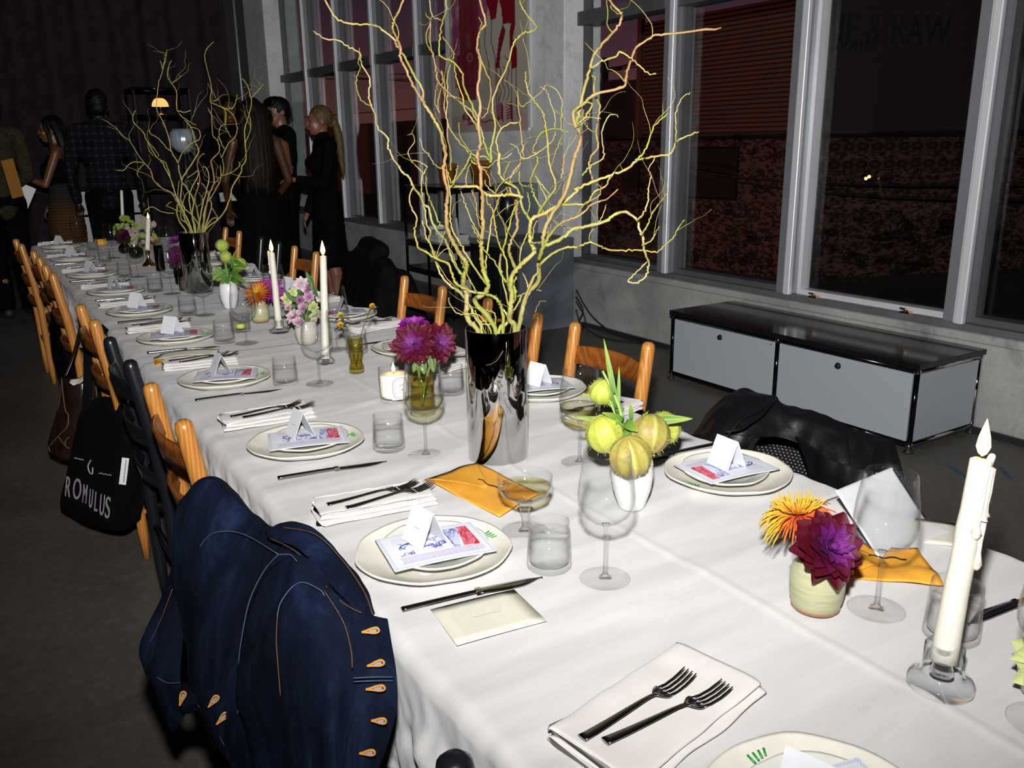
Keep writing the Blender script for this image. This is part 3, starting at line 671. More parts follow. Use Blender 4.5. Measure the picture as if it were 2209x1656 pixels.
def knife():
    c = thing('table_knife', '', 'knife')
    mb = MB(); h = [(-.105, .0, .0042), (-.06, 0, .0050), (0, 0, .0056), (.012, 0, .0052)]
    mb.tube(spline(h, 14), [.0072-.0026*(k/14) for k in range(15)], 4, True, .6); mb.obj('handle', 'steel', c)
    bl = MB()
    def bf(u, v):
        x = .008+.102*u; up = .0072*(1-max(0, (u-.72)/.28)**2)+.0006; lo = -.0072-.003*math.sin(u*2.6)*1; lo = lo*(1-max(0, (u-.62)/.38)**1.7)+.005*max(0, (u-.62)/.38); return Vector((x, lo+(up-lo)*v, .0050-.0030*u+.0012*math.sin(v*3.14)))
    bl.grid(bf, 18, 4); solid(bl.obj('blade', 'steel', c), .0012); MB().box((.004, -.0062, .0026), (.013, .0066, .0078)).obj('bolster', 'steel', c); return c
def napkin(seed, w=.205, d=.085, flat=False):
    c = thing('linen_napkin', '', 'napkin'); lay = 3 if not flat else 2; h = .0075 if not flat else .0085
    for k in range(lay):
        mb = MB(); n = 44; m = 20
        def fn(u, v, k=k):
            x = (u-.5)*w*(1-.012*k); a = 2*math.pi*v; dd = d*(1-.05*k)/2; fr = max(0, 1-u/.13)
            cy = math.copysign(abs(math.cos(a))**.35, math.cos(a))*dd; cz = math.copysign(abs(math.sin(a))**.8, math.sin(a))*h/2
            q = nz(x*22+seed, cy*26, k*3.1+seed); cz += q*.0022+fr*.0045*nz(cy*230, k*7+seed, 2)+fr*.001; cy += .0035*nz(x*16, k*5+seed, 1)+fr*.006*nz(v*14, k*3, seed)
            x -= fr*.012*nz(cy*200, k*9, seed)
            return Vector((x, cy+.0035*k, h*.5+k*h*.93+cz))
        mb.grid(fn, n, m); o = len(mb.v); 
        for e in (0, n): mb.f.append(tuple((j*(n+1)+e) for j in range(m))[::(1 if e else -1)]); mb.sm.append(True)
        mb.obj('fold', 'napkin_linen', c, fix=True)
    hm = MB()
    for s in ((-1, 1) if not flat else ()): hm.tube([((q/20-.5)*w*.97, s*d*.43+.003*nz(q*.4, seed), h*.98*lay+.0016*nz(q*.5, seed+3)) for q in range(21)], .0011, 5)
    hm.obj('hem', 'napkin_linen', c) if hm.v else None
    return c
def tumbler():
    c = thing('water_tumbler', '', 'glass')
    r0, r1, h = .034, .0305, .074
    MB().lathe([(0, .0), (r0-.002, 0), (r0, .003), (r0-.0005, .02), (r1+.001, h*.75), (r1, h), (r1-.0014, h+.0004), (r1-.002, h-.001), (r1-.001, h*.7), (r0-.003, .02), (r0-.004, .012), (r0-.010, .0085), (0, .008)], 48).obj('glass_wall', 'clear_glass', c)
    MB().lathe([(0, .0088), (r0-.011, .0092), (r0-.0045, .0128), (r0-.0036, .02), (r1-.0015, .050), (r1-.0005, .0508), (0, .0504)], 48).obj('water', 'water', c); return c
def wineglass(wine=0):
    c = thing('wine_glass', '', 'glass')
    o = [(.0045, .085), (.009, .0875), (.022, .093), (.034, .103), (.0405, .118), (.0415, .132), (.0395, .155), (.0355, .180), (.0335, .1965)]
    i = [(r-.0011, z+.0006) for r, z in o[::-1]]; i[-1] = (.001, .0885)
    MB().lathe(o+[(.0330, .1972)]+i[:-1]+[(0, .0885)], 56).obj('bowl', 'clear_glass', c)
    MB().tube([(0, 0, .003), (0, 0, .006), (0, 0, .012), (0, 0, .05), (0, 0, .08), (0, 0, .087)], [.010, .0058, .0034, .0027, .0032, .0062], 16).obj('stem', 'stem_clear', c)
    MB().lathe([(0, 0), (.036, 0), (.0372, .0008), (.036, .0016), (.02, .0028), (.008, .0042), (0, .006)], 48).obj('foot', 'foot_glass', c)
    if wine: MB().lathe([(0, .0892), (.008, .0896), (.020, .0945), (.0325, .104), (.0390, .118), (.0398, .089+wine), (0, .0886+wine)], 48).obj('wine', 'wine', c)
    return c
PT = {}
for nm, fn in (('fork', fork), ('knife', knife), ('tent', tent_card), ('tumbler', tumbler), ('glass', wineglass)): PT[nm] = fn()
PT['fork'].scale = (.88, 1.08, .9); PT['menu0'] = menu_card(0); PT['menu1'] = menu_card(1); PT['big'] = big; PT['small'] = sml; PT['glassW'] = wineglass(.034); PT['glassW2'] = wineglass(.022)
for k in range(3): PT['nap%d' % k] = napkin(k*3.3+1)
PT['napF'] = napkin(9.1, .235, .125, True)
PROTO = [o for o in PT.values()]
_p0, _p1, _p2, _p3 = big, sml, PT['tent'], None
def inst(key, label, loc, rz, group, rx=0, ry=0):
    c = dup(PT[key], label, loc, None, group); c.rotation_euler = (rx, ry, rz); return c
LY = [.397, 1.09, 1.69, 2.32, 2.945, 3.525, 4.085, 4.725, 5.478, 6.24]
LX = [.583, .541, .552, .548, .552, .543, .544, .53, .528, .541]
WH = ['at the bottom edge of the photo', 'beside the denim jacket, near the amber envelope', 'on the left, second beyond the denim jacket', 'on the left, by the black painted chair', 'on the left, by the tote-bag chair', 'fifth from the far end, left side', 'fourth from the far end, left side', 'third from the far end, left side', 'next to last at the far left', 'last at the far left end']
TH = TZ+.0035
rs = random.Random(11)
for k, (x, y) in enumerate(zip(LX, LY)):
    j = lambda a: rs.uniform(-a, a); w = WH[k]; q = j(.3)
    inst('big', 'large cream plate '+w, (x, y, TH), -.55+j(.12) if k else .9, 'dinner plates')
    inst('small', 'smaller pale plate stacked '+w, (x+.006, y+.004, TH+.0078), j(1.5), 'side plates')
    a = -.30+j(.1) if k != 1 else -.16
    inst('menu%d' % (k % 2), 'printed blue and red menu card '+w, (x+.002, y-.003, TH+.0225), a, 'menu cards')
    inst('tent', 'folded white name card standing '+w, (x-.008, y+.012, TH+.0275), .30+j(.3) if k != 1 else .12, 'name cards')
    if k == 0:
        c = inst('napF', 'broad flat linen napkin under two forks at the bottom edge', (.575, .610, TH), .20, 'linen napkins')
        inst('fork', 'steel fork on the bottom-edge napkin, the one farther from the plate', (.551, .618, TH+.0180), .10, 'forks'); inst('fork', 'steel fork on the bottom-edge napkin, the one nearer the plate', (.568, .589, TH+.0180), -.04, 'forks')
    else:
        nx, ny = (x-.01, y+.235) if k != 1 else (.545, 1.318)
        inst('nap%d' % (k % 3), 'folded linen napkin with two forks '+w, (nx, ny, TH), -.16+j(.12), 'linen napkins')
        inst('fork', 'upper fork on the napkin '+w, (nx+.002, ny+.006, TH+.0225), -.06+j(.12), 'forks'); inst('fork', 'lower fork on the napkin '+w, (nx+.024, ny-.020, TH+.0225), -.03+j(.12), 'forks')
        inst('knife', 'steel table knife '+w, (x-.008+j(.01) if k != 1 else .535, y-.155+j(.01) if k != 1 else .957, TH), -.10+j(.06), 'table knives')
RY = [.36, 1.068, 1.743, 2.35, 2.973, 3.58, 4.103, 4.78, 5.45]; RXs = [1.17, 1.154, 1.185, 1.12, 1.156, 1.15, 1.155, 1.15, 1.15]
RW = ['at the right photo edge, by the leaning candle', 'in front of the black jacket and mesh chair', 'behind the near chrome vase', 'behind the red dahlias', 'behind the yellow button flowers', 'behind the pink alstroemeria vase', 'behind the far balloon plant', 'right side beyond the far chrome vase', 'last on the right side']
for k, (x, y) in enumerate(zip(RXs, RY)):
    j = lambda a: rs.uniform(-a, a); w = RW[k]
    inst('big', 'large cream plate '+w, (x, y, TH), 2.6+j(.2) if k != 1 else 2.75, 'dinner plates')
    inst('small', 'smaller pale plate stacked '+w, (x-.004, y+.004, TH+.0078), j(1.5), 'side plates')
    inst('menu%d' % (k % 2), 'printed blue and red menu card '+w, (x-.002, y+.003, TH+.0225), math.pi+(-.12 if k == 1 else j(.3)-.1), 'menu cards', .03)
    inst('tent', 'folded white name card standing '+w, (x-.004, y+.002, TH+.0275), math.pi+(-.05 if k == 1 else j(.4)), 'name cards')
    if k:
        nx, ny = (x+.02, y-.235); inst('nap%d' % (k % 3), 'folded linen napkin '+w, (nx, ny, TH), math.pi+.15+j(.12), 'linen napkins')
        if k != 1: inst('fork', 'steel fork on the napkin '+w, (nx-.03, ny+.008, TH+.0225), math.pi+j(.15), 'forks')
    inst('knife', 'steel table knife '+w, (x+.005 if k else 1.145, y+.16+j(.01), TH), math.pi-.12+j(.06), 'table knives')
# tumblers and wine glasses at their measured places
for p, w in (((.675, .97), 'beside the wine coupe'), ((.695, 1.588), 'in front of the oval-label candle'), ((.68, 2.215), 'left of the clear candle stem, near the middle plates'), ((.68, 2.832), 'by the green votive'), ((.692, 3.407), 'left of the near white vase'), ((.699, 4.062), 'left of the far chrome vase'), ((.665, 4.638), 'by the brass candlestick'), ((.671, 5.329), 'second last on the left side'), ((.70, 6.03), 'last on the left side'), ((1.004, 1.881), 'behind the glass of white wine, under the red dahlias'), ((.995, .528), 'behind the leaning candle'), ((.98, 2.444), 'behind the olive bud vase')):
    inst('tumbler', 'clear water tumbler '+w, (*p, TH), rs.uniform(0, 6), 'water tumblers')
for p, w, k in (((.721, .893), 'empty stemmed wine glass between coupe and green vase, nearest left', 'glass'), ((.74, 1.506), 'stemmed glass with a little white wine left of the near chrome vase', 'glassW'), ((.976, 1.296), 'stemmed glass with a sip of wine right of the near chrome vase', 'glassW2'), ((.973, .621), 'large empty wine glass in front of the upright white sheet', 'glass'), ((.756, 2.162), 'wine glass overlapping the second candle', 'glass'), ((.735, 2.776), 'wine glass over the green votive', 'glass'), ((.744, 3.357), 'wine glass in front of the far chrome vase', 'glass'), ((.747, 3.951), 'wine glass left of the far chrome vase', 'glass'), ((.718, 4.597), 'wine glass in front of the brass candlestick', 'glass'), ((.944, 2.515), 'wine glass right behind the second candle', 'glass'), ((.954, 3.149), 'wine glass right of the orange and purple dahlias', 'glass'), ((.74, 5.5), 'wine glass by the smoky round vases', 'glass'), ((.66, 6.35), 'wine glass farthest left at the table end', 'glass'), ((.97, 5.1), 'wine glass behind the purple dahlia', 'glass'), (tuple(PZ(2290, 1345, .865))[:2], 'wine glass cut off by the right edge of the photo', 'glass')):
    inst(k, w, (*p, TH), rs.uniform(0, 6), 'wine glasses')
c = thing('champagne_coupe', 'shallow champagne coupe of pale wine beside the amber envelope', 'glass', (.711, 1.091, TH))
o = [(.004, .052), (.012, .0545), (.028, .060), (.040, .070), (.0450, .084), (.0455, .0975)]
MB().lathe(o+[(.0448, .0982)]+[(r-.0012, z+.0008) for r, z in o[::-1][:-1]]+[(0, .0545)], 56).obj('bowl', 'clear_glass', c)
MB().tube([(0, 0, .003), (0, 0, .007), (0, 0, .014), (0, 0, .03), (0, 0, .043), (0, 0, .053)], [.012, .007, .0052, .0058, .0085, .0135], 16).obj('stem', 'stem_clear', c)
MB().lathe([(0, 0), (.038, 0), (.0392, .0008), (.038, .0016), (.02, .0026), (.009, .004), (0, .006)], 48).obj('foot', 'foot_glass', c)
MB().lathe([(0, .0552), (.011, .0560), (.0265, .0618), (.0385, .0712), (.0425, .0805), (0, .080)], 48).obj('wine', 'wine', c)
# ------------------------------------------------------------------ candles
def flame(parent, p, h, light, name='flame'):
    w = h*.17; prof = [(0, 0), (w*.62, h*.10), (w, h*.27), (w*.80, h*.52), (w*.36, h*.80), (w*.1, h*.95), (0, h)]
    fl = MB().lathe(prof, 14, p).obj('flame', 'flame', parent)
    MB().lathe([(0, h*.2), (w*.5, h*.32), (w*.45, h*.5), (0, h*.78)], 12, (p[0], p[1], p[2])).obj('flame_core', 'flame_core', fl)
    MB().tube([(p[0], p[1], p[2]-.006), (p[0], p[1], p[2]+h*.1), (p[0]+h*.03, p[1], p[2]+h*.24)], .0009, 6).obj('wick', 'wick', parent)
    if light: lamp('candle_light', tuple((parent.matrix_basis @ Vector(p))+Vector((0, 0, h*.55))), light, (1, .48, .15), h*.16)
def taper(label, base, top, r0, r1, lit, drips=0, fh=.045, seed=1, light=.28, group=None):
    """base/top are world points; the candle leans between them"""
    c = thing('taper_candle', label, 'candle', base, 0, group); d = Vector(top)-Vector(base); n = 12
    pts = [d*(k/n)+Vector((.0012*nz(k*.7, seed), .0012*nz(seed, k*.7), 0)) for k in range(n+1)]
    rr = [r0+(r1-r0)*k/n for k in range(n+1)]; e = d.normalized()
    MB().tube(pts+[d+e*.002], rr+[r1*.6], 28).obj('wax_shaft', 'wax', c)
    if drips:
        side = CR-CU*0; db = MB()
        for q in range(drips):
            t0 = .995-q*.012; L = (.20+.42*random.random())*(.6 if drips < 4 else 1); s0 = side.copy(); s0.rotate(Matrix.Rotation((q-drips/2)*.42*(1 if drips > 3 else .3), 3, 'Z'))
            if drips < 4: s0 = -s0
            p = [d*(t0-L*k/8)+s0*((r0+(r1-r0)*(t0-L*k/8))+.0012+.0012*nz(k*.9, q)) for k in range(9)]
            db.tube(p, [.0028+.0026*abs(nz(k*1.3, q*3.1))+(.003 if k == 8 else 0) for k in range(9)], 8)
            if q % 2 == 0: db.ell(p[-1], (.0052, .0052, .007), 10, 8)
        db.cap(d*.97+side*(-r1 if drips < 4 else r1*.7), d+side*(-r1*1.1 if drips < 4 else r1*1.0)+Vector((0, 0, .004)), .005, .004); db.obj('wax_drips', 'wax', c)
    if lit: flame(c, tuple(d+e*.004), fh, light)
    return c
def glass_holder(label, loc, h, cr, br, sock=.016):
    c = thing('candle_holder', label, 'candle holder', loc, 0)
    MB().lathe([(0, 0), (br-.002, 0), (br, .003), (br, .010), (br-.003, .013), (cr+.006, .0145), (cr+.002, .018), (cr, .024), (cr, h-.002), (cr-.002, h), (sock*.72, h), (sock*.70, h-.022), (0, h-.023)], 48).obj('glass_body', 'thick_glass', c)
    MB().lathe([(0, .018), (cr*.62, .019), (cr*.36, .038), (cr*.30, .050), (0, .052)], 32).obj('inner_hollow', 'thick_glass', c); return c
B1 = PZ(2027, 1480, TH); H1 = .056
glass_holder('thick clear glass candle holder in the bottom right foreground', B1, H1, .0215, .0365)
b = B1+Vector((0, 0, .034)); w0 = depth(b); t1 = PW(2117, 992, w0-.005)
taper('tall cream candle leaning right with heavy wax drips, lit, right foreground', b, t1, .0148, .0118, True, 7, .046, 3, .50)
for nm, bp, tp, lab, hl, dr in (('c2', (603, 716), (586, 546), 'slim white lit candle with wax strands on its left, left of the pair', 'clear glass holder under the left of the two white candles', 2), ('c3', (703, 783), (697, 553), 'straight slim white lit candle, right of the pair, behind a wine glass', 'low clear glass holder under the right of the two white candles', 0)):
    B = PZ(*bp, TH); hh = .042 if nm == 'c2' else .028; glass_holder(hl, B, hh, .0165, .0345 if nm == 'c2' else .026, .015); b = B+Vector((0, 0, .012)); taper(lab, b, PW(*tp, depth(b)), .0118, .0100, True, dr, .043, 5, .30)
B = PZ(322, 572, TH); c = thing('candlestick', 'small flared brass candlestick on the far left half of the table', 'candle holder', B)
MB().lathe([(0, 0), (.036, 0), (.037, .003), (.030, .008), (.016, .022), (.008, .042), (.0065, .066), (.011, .080), (.012, .086), (.008, .086), (.007, .078), (0, .078)], 40).obj('stick', 'brass', c)
b = B+Vector((0, 0, .079)); taper('stubby white lit candle in the flared brass candlestick', b, PW(320, 474, depth(b)), .0125, .012, True, 0, .035, 7, .18)
B = PZ(268, 531, TH); c = thing('candlestick', 'low dark candlestick under the unlit far candle', 'candle holder', B); MB().lathe([(0, 0), (.032, 0), (.03, .006), (.01, .012), (.012, .04), (.009, .04), (0, .03)], 24).obj('stick', 'dark_metal', c)
b = B+Vector((0, 0, .031)); taper('tall thin unlit white candle at the far end of the table', b, PW(262, 411, depth(b)), .0105, .009, False)
# oval-label candle in glass
B = PZ(852, 864, TH); c = thing('glass_candle', 'lit white candle in a glass tumbler with a black oval label', 'candle', B); R, hh = .0365, .086
MB().lathe([(0, 0), (R-.003, 0), (R-.001, .003), (R, .03), (R+.0015, hh), (R, hh+.0006), (R-.001, hh-.001), (R-.003, .012), (0, .011)], 48).obj('glass_jar', 'clear_glass', c)
MB().lathe([(0, .0115), (R-.004, .0120), (R-.0022, .02), (R-.0014, .070), (R-.004, .0712), (0, .0700)], 48).obj('wax_fill', 'votive_wax', c)
P = Paint(60, 84, (.80, .78, .74)); k_ = (.06, .06, .07)
for s, q in ((27, .9), (22.5, .6)): P.line([(30+s*math.copysign(abs(math.cos(a*.1309))**.7, math.cos(a*.1309)), 42+s*1.42*math.copysign(abs(math.sin(a*.1309))**.7, math.sin(a*.1309))) for a in range(49)], k_, q)
P.scrib(22, 34, 38, 42, 16, k_, .5); P.ring(30, 52, 6, 3, k_, .7)
for x in range(16, 44, 4): P.line([(x, 26), (x+2, 29)], k_, .5); P.line([(x, 20), (x+1.5, 22)], k_, .4)
th0 = math.atan2(-B.y, -B.x)+.45
m_ = (lambda s, z: 1) 
def lab(u, v):
    a = th0-(.5-u)*-1.25; z = .012+v*.058; rr = R+.0006+.0015*z/hh; return Vector((rr*math.cos(a), rr*math.sin(a), z))
P.sheet(lab).obj('oval_label', 'label_print', c); flame(c, (0, 0, .074), .026, .16)
B = PZ(403, 626, TH); c = thing('votive', 'lit votive candle in smoked glass beside the far chrome vase', 'candle', B)
MB().lathe([(0, 0), (.028, 0), (.031, .004), (.031, .085), (.0295, .086), (.029, .01), (0, .008)], 32).obj('glass_jar', 'smoke_glass', c); MB().lathe([(0, .009), (.027, .0095), (.0272, .058), (0, .056)], 32).obj('wax_fill', 'votive_wax', c); flame(c, (0, 0, .06), .024, .20)
B = PZ(520, 713, TH); c = thing('votive', 'unlit lime green votive in clear glass behind a wine glass', 'candle', B)
MB().lathe([(0, 0), (.030, 0), (.033, .004), (.034, .068), (.0325, .069), (.031, .01), (0, .008)], 36).obj('glass_jar', 'clear_glass', c); MB().lathe([(0, .009), (.016, .0095), (.017, .022), (.012, .026), (0, .026)], 28).obj('wax_fill', 'green_wax', c); MB().tube([(0, 0, .024), (.001, 0, .038)], .0007, 5).obj('wick', 'wick', c)

# ------------------------------------------------------------------ vases and flowers
def lerp3(a, b, t): return tuple(x+(y-x)*t for x, y in zip(a, b))
def petal(mb, cs, base, d, up, L, W, curl, c0, c1, pinch=1.0, nu=4, nv=7, quill=0):
    """one petal from base along d; cs collects its pigment"""
    d = Vector(d).normalized(); s = d.cross(up); s.normalize() if s.length > 1e-6 else None; n = s.cross(d).normalized()
    def fn(u, v):
        w = W*math.sin(math.pi*min(v*.86+.10, 1)**pinch)*.5; x = (u-.5)*2
        p = Vector(base)+d*(L*v*(1-.25*curl*curl*v))+n*(curl*L*v*v*.6)+s*(x*w)
        return p+n*((quill+.18)*w*(x*x))
    a = len(mb.v); mb.grid(fn, nu, nv); cs += [lerp3(c0, c1, (j/nv)**1.3) for j in range(nv+1) for i in range(nu+1)]; return mb
def flower_axes(face):
    f = Vector(face).normalized(); a = f.orthogonal().normalized(); return f, a, f.cross(a)
def dahlia(parent, c, face, R, layers, W, cols, tip, seed=0, name='petal', jag=0, quill=.2, cup=.1):
    """double bloom: rings of petals opening from the middle; every ring one mesh, front petals singly"""
    rs = random.Random(seed); f, a, b = flower_axes(face); c = Vector(c)
    for q, (nP, tilt, Lq, W_, inner) in enumerate(layers):
        for k in range(nP):
            an = 2*math.pi*(k+.5*(q % 2)+rs.uniform(-.18, .18))/nP; rad = a*math.cos(an)+b*math.sin(an); tl = tilt+rs.uniform(-.14, .14)
            d = rad*math.cos(tl)+f*math.sin(tl); L = R*Lq*rs.uniform(.85, 1.08); mb = MB(); cs = []
            col = cols[min(q, len(cols)-1)]; c1 = lerp3(col, tip, rs.uniform(.0, .5)*inner)
            petal(mb, cs, c+rad*(R*.05)+f*(.0012*q), d, f, L, W*W_*rs.uniform(.8, 1.15), cup*rs.uniform(-1, 1), lerp3(col, tip, inner*.8), c1, .8, 4, 6, quill); mb.c = cs
            mb.obj(name, 'petal', parent)
def stem(parent, pts, r=.0022, mat='leaf', col=(.10, .16, .03)):
    mb = MB().tube(spline(pts, 10), r, 7); mb.c = [col]*len(mb.v); return mb.obj('stem', mat, parent)
def leafblade(parent, base, d, L, W, up=(0, 0, 1), curl=.15, col=(.06, .19, .02), col2=None, name='leaf'):
    mb = MB(); cs = []; petal(mb, cs, base, d, Vector(up), L, W, -curl, col, col2 or lerp3(col, (.3, .42, .05), .25), .8, 4, 9, .35); mb.c = cs; return solid(mb.obj(name, 'leaf', parent), .0005)
def pod(parent, c, R, tint, seed=0):
    """balloon-plant pod: inflated, faintly ribbed, covered in soft hairs"""
    rs = random.Random(seed); ax = Vector((rs.uniform(-.4, .4), rs.uniform(-.4, .4), 1)).normalized(); mb = MB(); cs = []; nu, nv = 40, 24
    def fn(u, v):
        th = 2*math.pi*u; ph = math.pi*v; r = R*(1+.035*math.cos(th*9+seed)*math.sin(ph)+.04*nz(math.cos(th)*1.5+seed, math.sin(th)*1.5, v*3))*(1-.10*v)
        return Vector((r*math.sin(ph)*math.cos(th), r*math.sin(ph)*math.sin(th), r*1.02*math.cos(ph)))
    mb.grid(fn, nu, nv)
    for j in range(nv+1):
        for i in range(nu+1):
            rib = max(0, math.cos(i/nu*18*math.pi+seed))**6*.5+max(0, nz(i*.8+seed, j*.8, 3))*.4; n_ = nz(i*.15+seed, j*.25, seed)*.5+.5
            cs.append(lerp3(lerp3((.27, .30, .04), tint, min(1, n_*1.1)), (.50, .52, .16), rib))
    R_ = ax.to_track_quat('Z', 'Y').to_matrix().to_4x4(); R_.translation = Vector(c); mb.xf(R_); mb.c = cs; o = mb.obj('pod', 'leaf', parent)
    hb = MB()
    for k in range(150):
        v = Vector((rs.gauss(0, 1), rs.gauss(0, 1), rs.gauss(0, 1))).normalized(); p = Vector(c)+v*R*.97; hb.tube([p, p+v*R*.10, p+v*R*.17+Vector((0, 0, -.01*R))], [.0003, .0002, .0001], 3, False)
    hb.c = [(.5, .5, .12)]*len(hb.v); hb.obj('soft_hairs', 'leaf', o); return o
# --- near balloon plant in a white vase
B = PZ(1362, 1093, TH); w0 = depth(B+Vector((0, 0, .09)))
c = thing('white_vase', 'white tapered vase with hairy green balloon pods, beside the red-edged plates', 'vase', B); c['label'] = 'white porcelain vase of hairy green balloon pods right of the champagne coupe'
prof = [(0, 0), (.021, 0), (.0235, .004), (.033, .035), (.0365, .062), (.0345, .088), (.0300, .100), (.0285, .101), (.032, .088), (.034, .062), (.021, .008), (0, .006)]
MB().lathe(prof, 48).obj('vase_body', 'white_porcelain', c)
def loc_(px, py, w, o): return PW(px, py, w)-o
tips = [((1305, 937), .034, -.02, (.40, .42, .05), 1), ((1403, 937), .0345, -.03, (.27, .15, .05), 2), ((1360, 985), .036, -.065, (.33, .19, .06), 3), ((1298, 846), .024, .03, (.36, .44, .06), 4), ((1433, 925), .030, .04, (.36, .42, .06), 5)]
for (p, R, dw, tint, sd) in tips:
    q = loc_(*p, w0+dw, B); pod(c, q, R, tint, sd); top = q+Vector((0, 0, R*.95)); stem(c, [(0, 0, .06), (q.x*.25, q.y*.25, .12), tuple(top*.7+Vector((0, 0, .025))), tuple(top)], .0017, 'leaf', (.25, .36, .07))
for (p0, p1, W, dw) in (((1330, 880), (1303, 730), .010, 0), ((1333, 890), (1336, 790), .007, .01), ((1326, 850), (1312, 800), .006, -.01), ((1400, 905), (1494, 903), .016, -.02), ((1325, 850), (1250, 853), .011, .02), ((1335, 910), (1240, 900), .012, -.01), ((1345, 905), (1300, 890), .012, -.03), ((1355, 925), (1340, 975), .014, -.03), ((1350, 910), (1375, 930), .018, -.04), ((1362, 905), (1360, 870), .008, -.02), ((1345, 885), (1300, 860), .013, .02), ((1370, 920), (1400, 885), .007, .03), ((1340, 930), (1330, 905), .016, -.03), ((1352, 955), (1352, 1000), .013, -.035)):
    a = loc_(*p0, w0+dw, B); b = loc_(*p1, w0+dw*1.6, B); leafblade(c, a, b-a, (b-a).length, W, -CF, .05, (.06, .15, .02), (.20, .28, .04))
for p0, p1 in (((1345, 960), (1318, 812)), ((1350, 930), (1300, 800))): stem(c, [loc_(*p0, w0, B), loc_((p0[0]+p1[0])/2+6, (p0[1]+p1[1])/2, w0, B), loc_(*p1, w0+.01, B)], .0024, 'leaf', (.26, .38, .08))
# --- far balloon plant
B = PZ(497, 664, TH); w0 = depth(B+Vector((0, 0, .09))); c = thing('white_vase', 'white vase of green balloon pods beside the far chrome vase', 'vase', B); MB().lathe(prof, 40).obj('vase_body', 'white_porcelain', c)
for (p, R, dw, sd) in (((479, 530), .025, 0, 6), ((487, 554), .023, -.02, 7), ((517, 570), .027, .02, 8), ((470, 595), .022, .02, 9)):
    q = loc_(*p, w0+dw, B); pod(c, q, R, (.26, .36, .05), sd); stem(c, [(0, 0, .06), (q.x*.3, q.y*.3, .13), tuple(q+Vector((0, 0, R*.9)))], .0017, 'leaf', (.2, .34, .07))
for (p0, p1, W) in (((495, 590), (487, 625), .014), ((495, 580), (455, 605), .022), ((498, 585), (530, 610), .022), ((490, 590), (448, 590), .018), ((500, 575), (545, 572), .008), ((500, 580), (505, 545), .013), ((495, 600), (460, 575), .024), ((500, 590), (520, 580), .022), ((492, 575), (515, 527), .006), ((496, 595), (475, 612), .02), ((503, 560), (530, 575), .016), ((500, 600), (515, 612), .018)):
    a = loc_(*p0, w0, B); b = loc_(*p1, w0-.03, B); leafblade(c, a, b-a, (b-a).length*1.05, W, -CF, .12, (.035, .12, .014), (.12, .22, .03))
# --- celadon pot with crimson dahlia and orange spider chrysanthemum (right foreground)
crim, mag, pur = (.060, .0006, .006), (.065, .0015, .018), (.085, .003, .08)
lay = [(13, .0, 1.0, 1.35, .0), (13, .22, .95, 1.25, .0), (12, .42, .85, 1.1, .04), (11, .66, .66, .6, .35), (9, 1.0, .46, .4, .85), (7, 1.3, .32, .3, 1.0)]
B = PZ(1758, 1307, TH); w0 = depth(B+Vector((0, 0, .06)))
c = thing('celadon_pot', 'small celadon pot with a crimson dahlia and an orange spider bloom, right foreground', 'vase', B)
MB().lathe([(0, 0), (.0305, 0), (.0325, .003), (.0325, .008), (.0345, .014), (.0362, .028), (.0368, .045), (.0345, .060), (.0275, .070), (.0262, .072), (.0250, .070), (.032, .058), (.034, .04), (.030, .01), (0, .008)], 48).obj('pot_body', 'celadon', c)
q = loc_(1783, 1180, w0-.045, B); dahlia(c, q, -CF*.75+CR*.28+Vector((0, 0, .28)), .051, lay, .031, [crim, crim, mag, pur, pur, pur], (.17, .03, .20), 4); stem(c, [(0, 0, .04), (q.x*.4, q.y*.4, .10), tuple(q)])
q = loc_(1722, 1112, w0+.045, B); f, a, b = flower_axes(CU*.72-CF*.2-CR*.12); rs = random.Random(3); mbs = []
for ring, (n_, tl, L) in enumerate(((46, -.35, .054), (46, -.08, .052), (40, .22, .046), (34, .55, .037), (26, .95, .026))):
    for k in range(n_):
        an = 2*math.pi*(k+rs.random())/n_; rad = a*math.cos(an)+b*math.sin(an); d = rad*math.cos(tl)+f*math.sin(tl); LL = L*rs.uniform(.8, 1.1); s = Vector(q)+rad*.004
        pts = [s, s+d*LL*.35+f*.004, s+d*LL*.75+f*.002, s+d*LL-f*.006*(1 if tl < .3 else -1)]; mb = MB().tube(spline(pts, 6), [.0008, .0011, .0013, .0013, .0012, .0009, .0005], 5)
        cc = (.62, .33, .02) if (math.sin(an*1+.6) > .0 or ring > 2) else (.58, .11, .02); mb.c = [lerp3((.50, .06, .02), cc, min(1, (i//5)/4)) for i in range(len(mb.v))]; mb.obj('petal', 'petal', c)
MB.c = None
# --- big red and magenta dahlias behind the wine glass
B = PZ(912, 893, TH); w0 = depth(B+Vector((0, 0, .09))); c = thing('amber_vase', 'amber glass vase with three dark red and magenta dahlias, left of the near chrome vase', 'vase', B)
MB().lathe([(0, 0), (.026, 0), (.030, .003), (.031, .02), (.028, .07), (.03, .098), (.0285, .099), (.0265, .07), (.029, .02), (0, .012)], 40).obj('vase_body', 'amber_glass', c); MB().lathe([(0, .0125), (.0275, .021), (.0262, .045), (0, .045)], 32).obj('water', 'wine', c)
for p, dw, R, fc, cols, sd in (((893, 742), -.02, .052, -CF+CU*.15-CR*.1, [crim, crim, (.06, .001, .012), (.085, .003, .05), (.16, .02, .15), (.25, .08, .25)], 1), ((945, 740), .01, .048, -CF*.8+CR*.5+CU*.1, [crim, crim, crim, mag, pur, pur], 2), ((893, 705), .035, .038, -CF*.4+CU*.8, [(.20, .006, .17), (.19, .006, .17), (.20, .01, .2), (.22, .02, .24)], 3)):
    q = loc_(*p, w0+dw, B); dahlia(c, q, fc, R, lay, .026, cols, (.26, .07, .28), sd); stem(c, [(0, 0, .02), (q.x*.3, q.y*.3, .09), tuple(q-Vector((0, 0, .005)))], .0026)
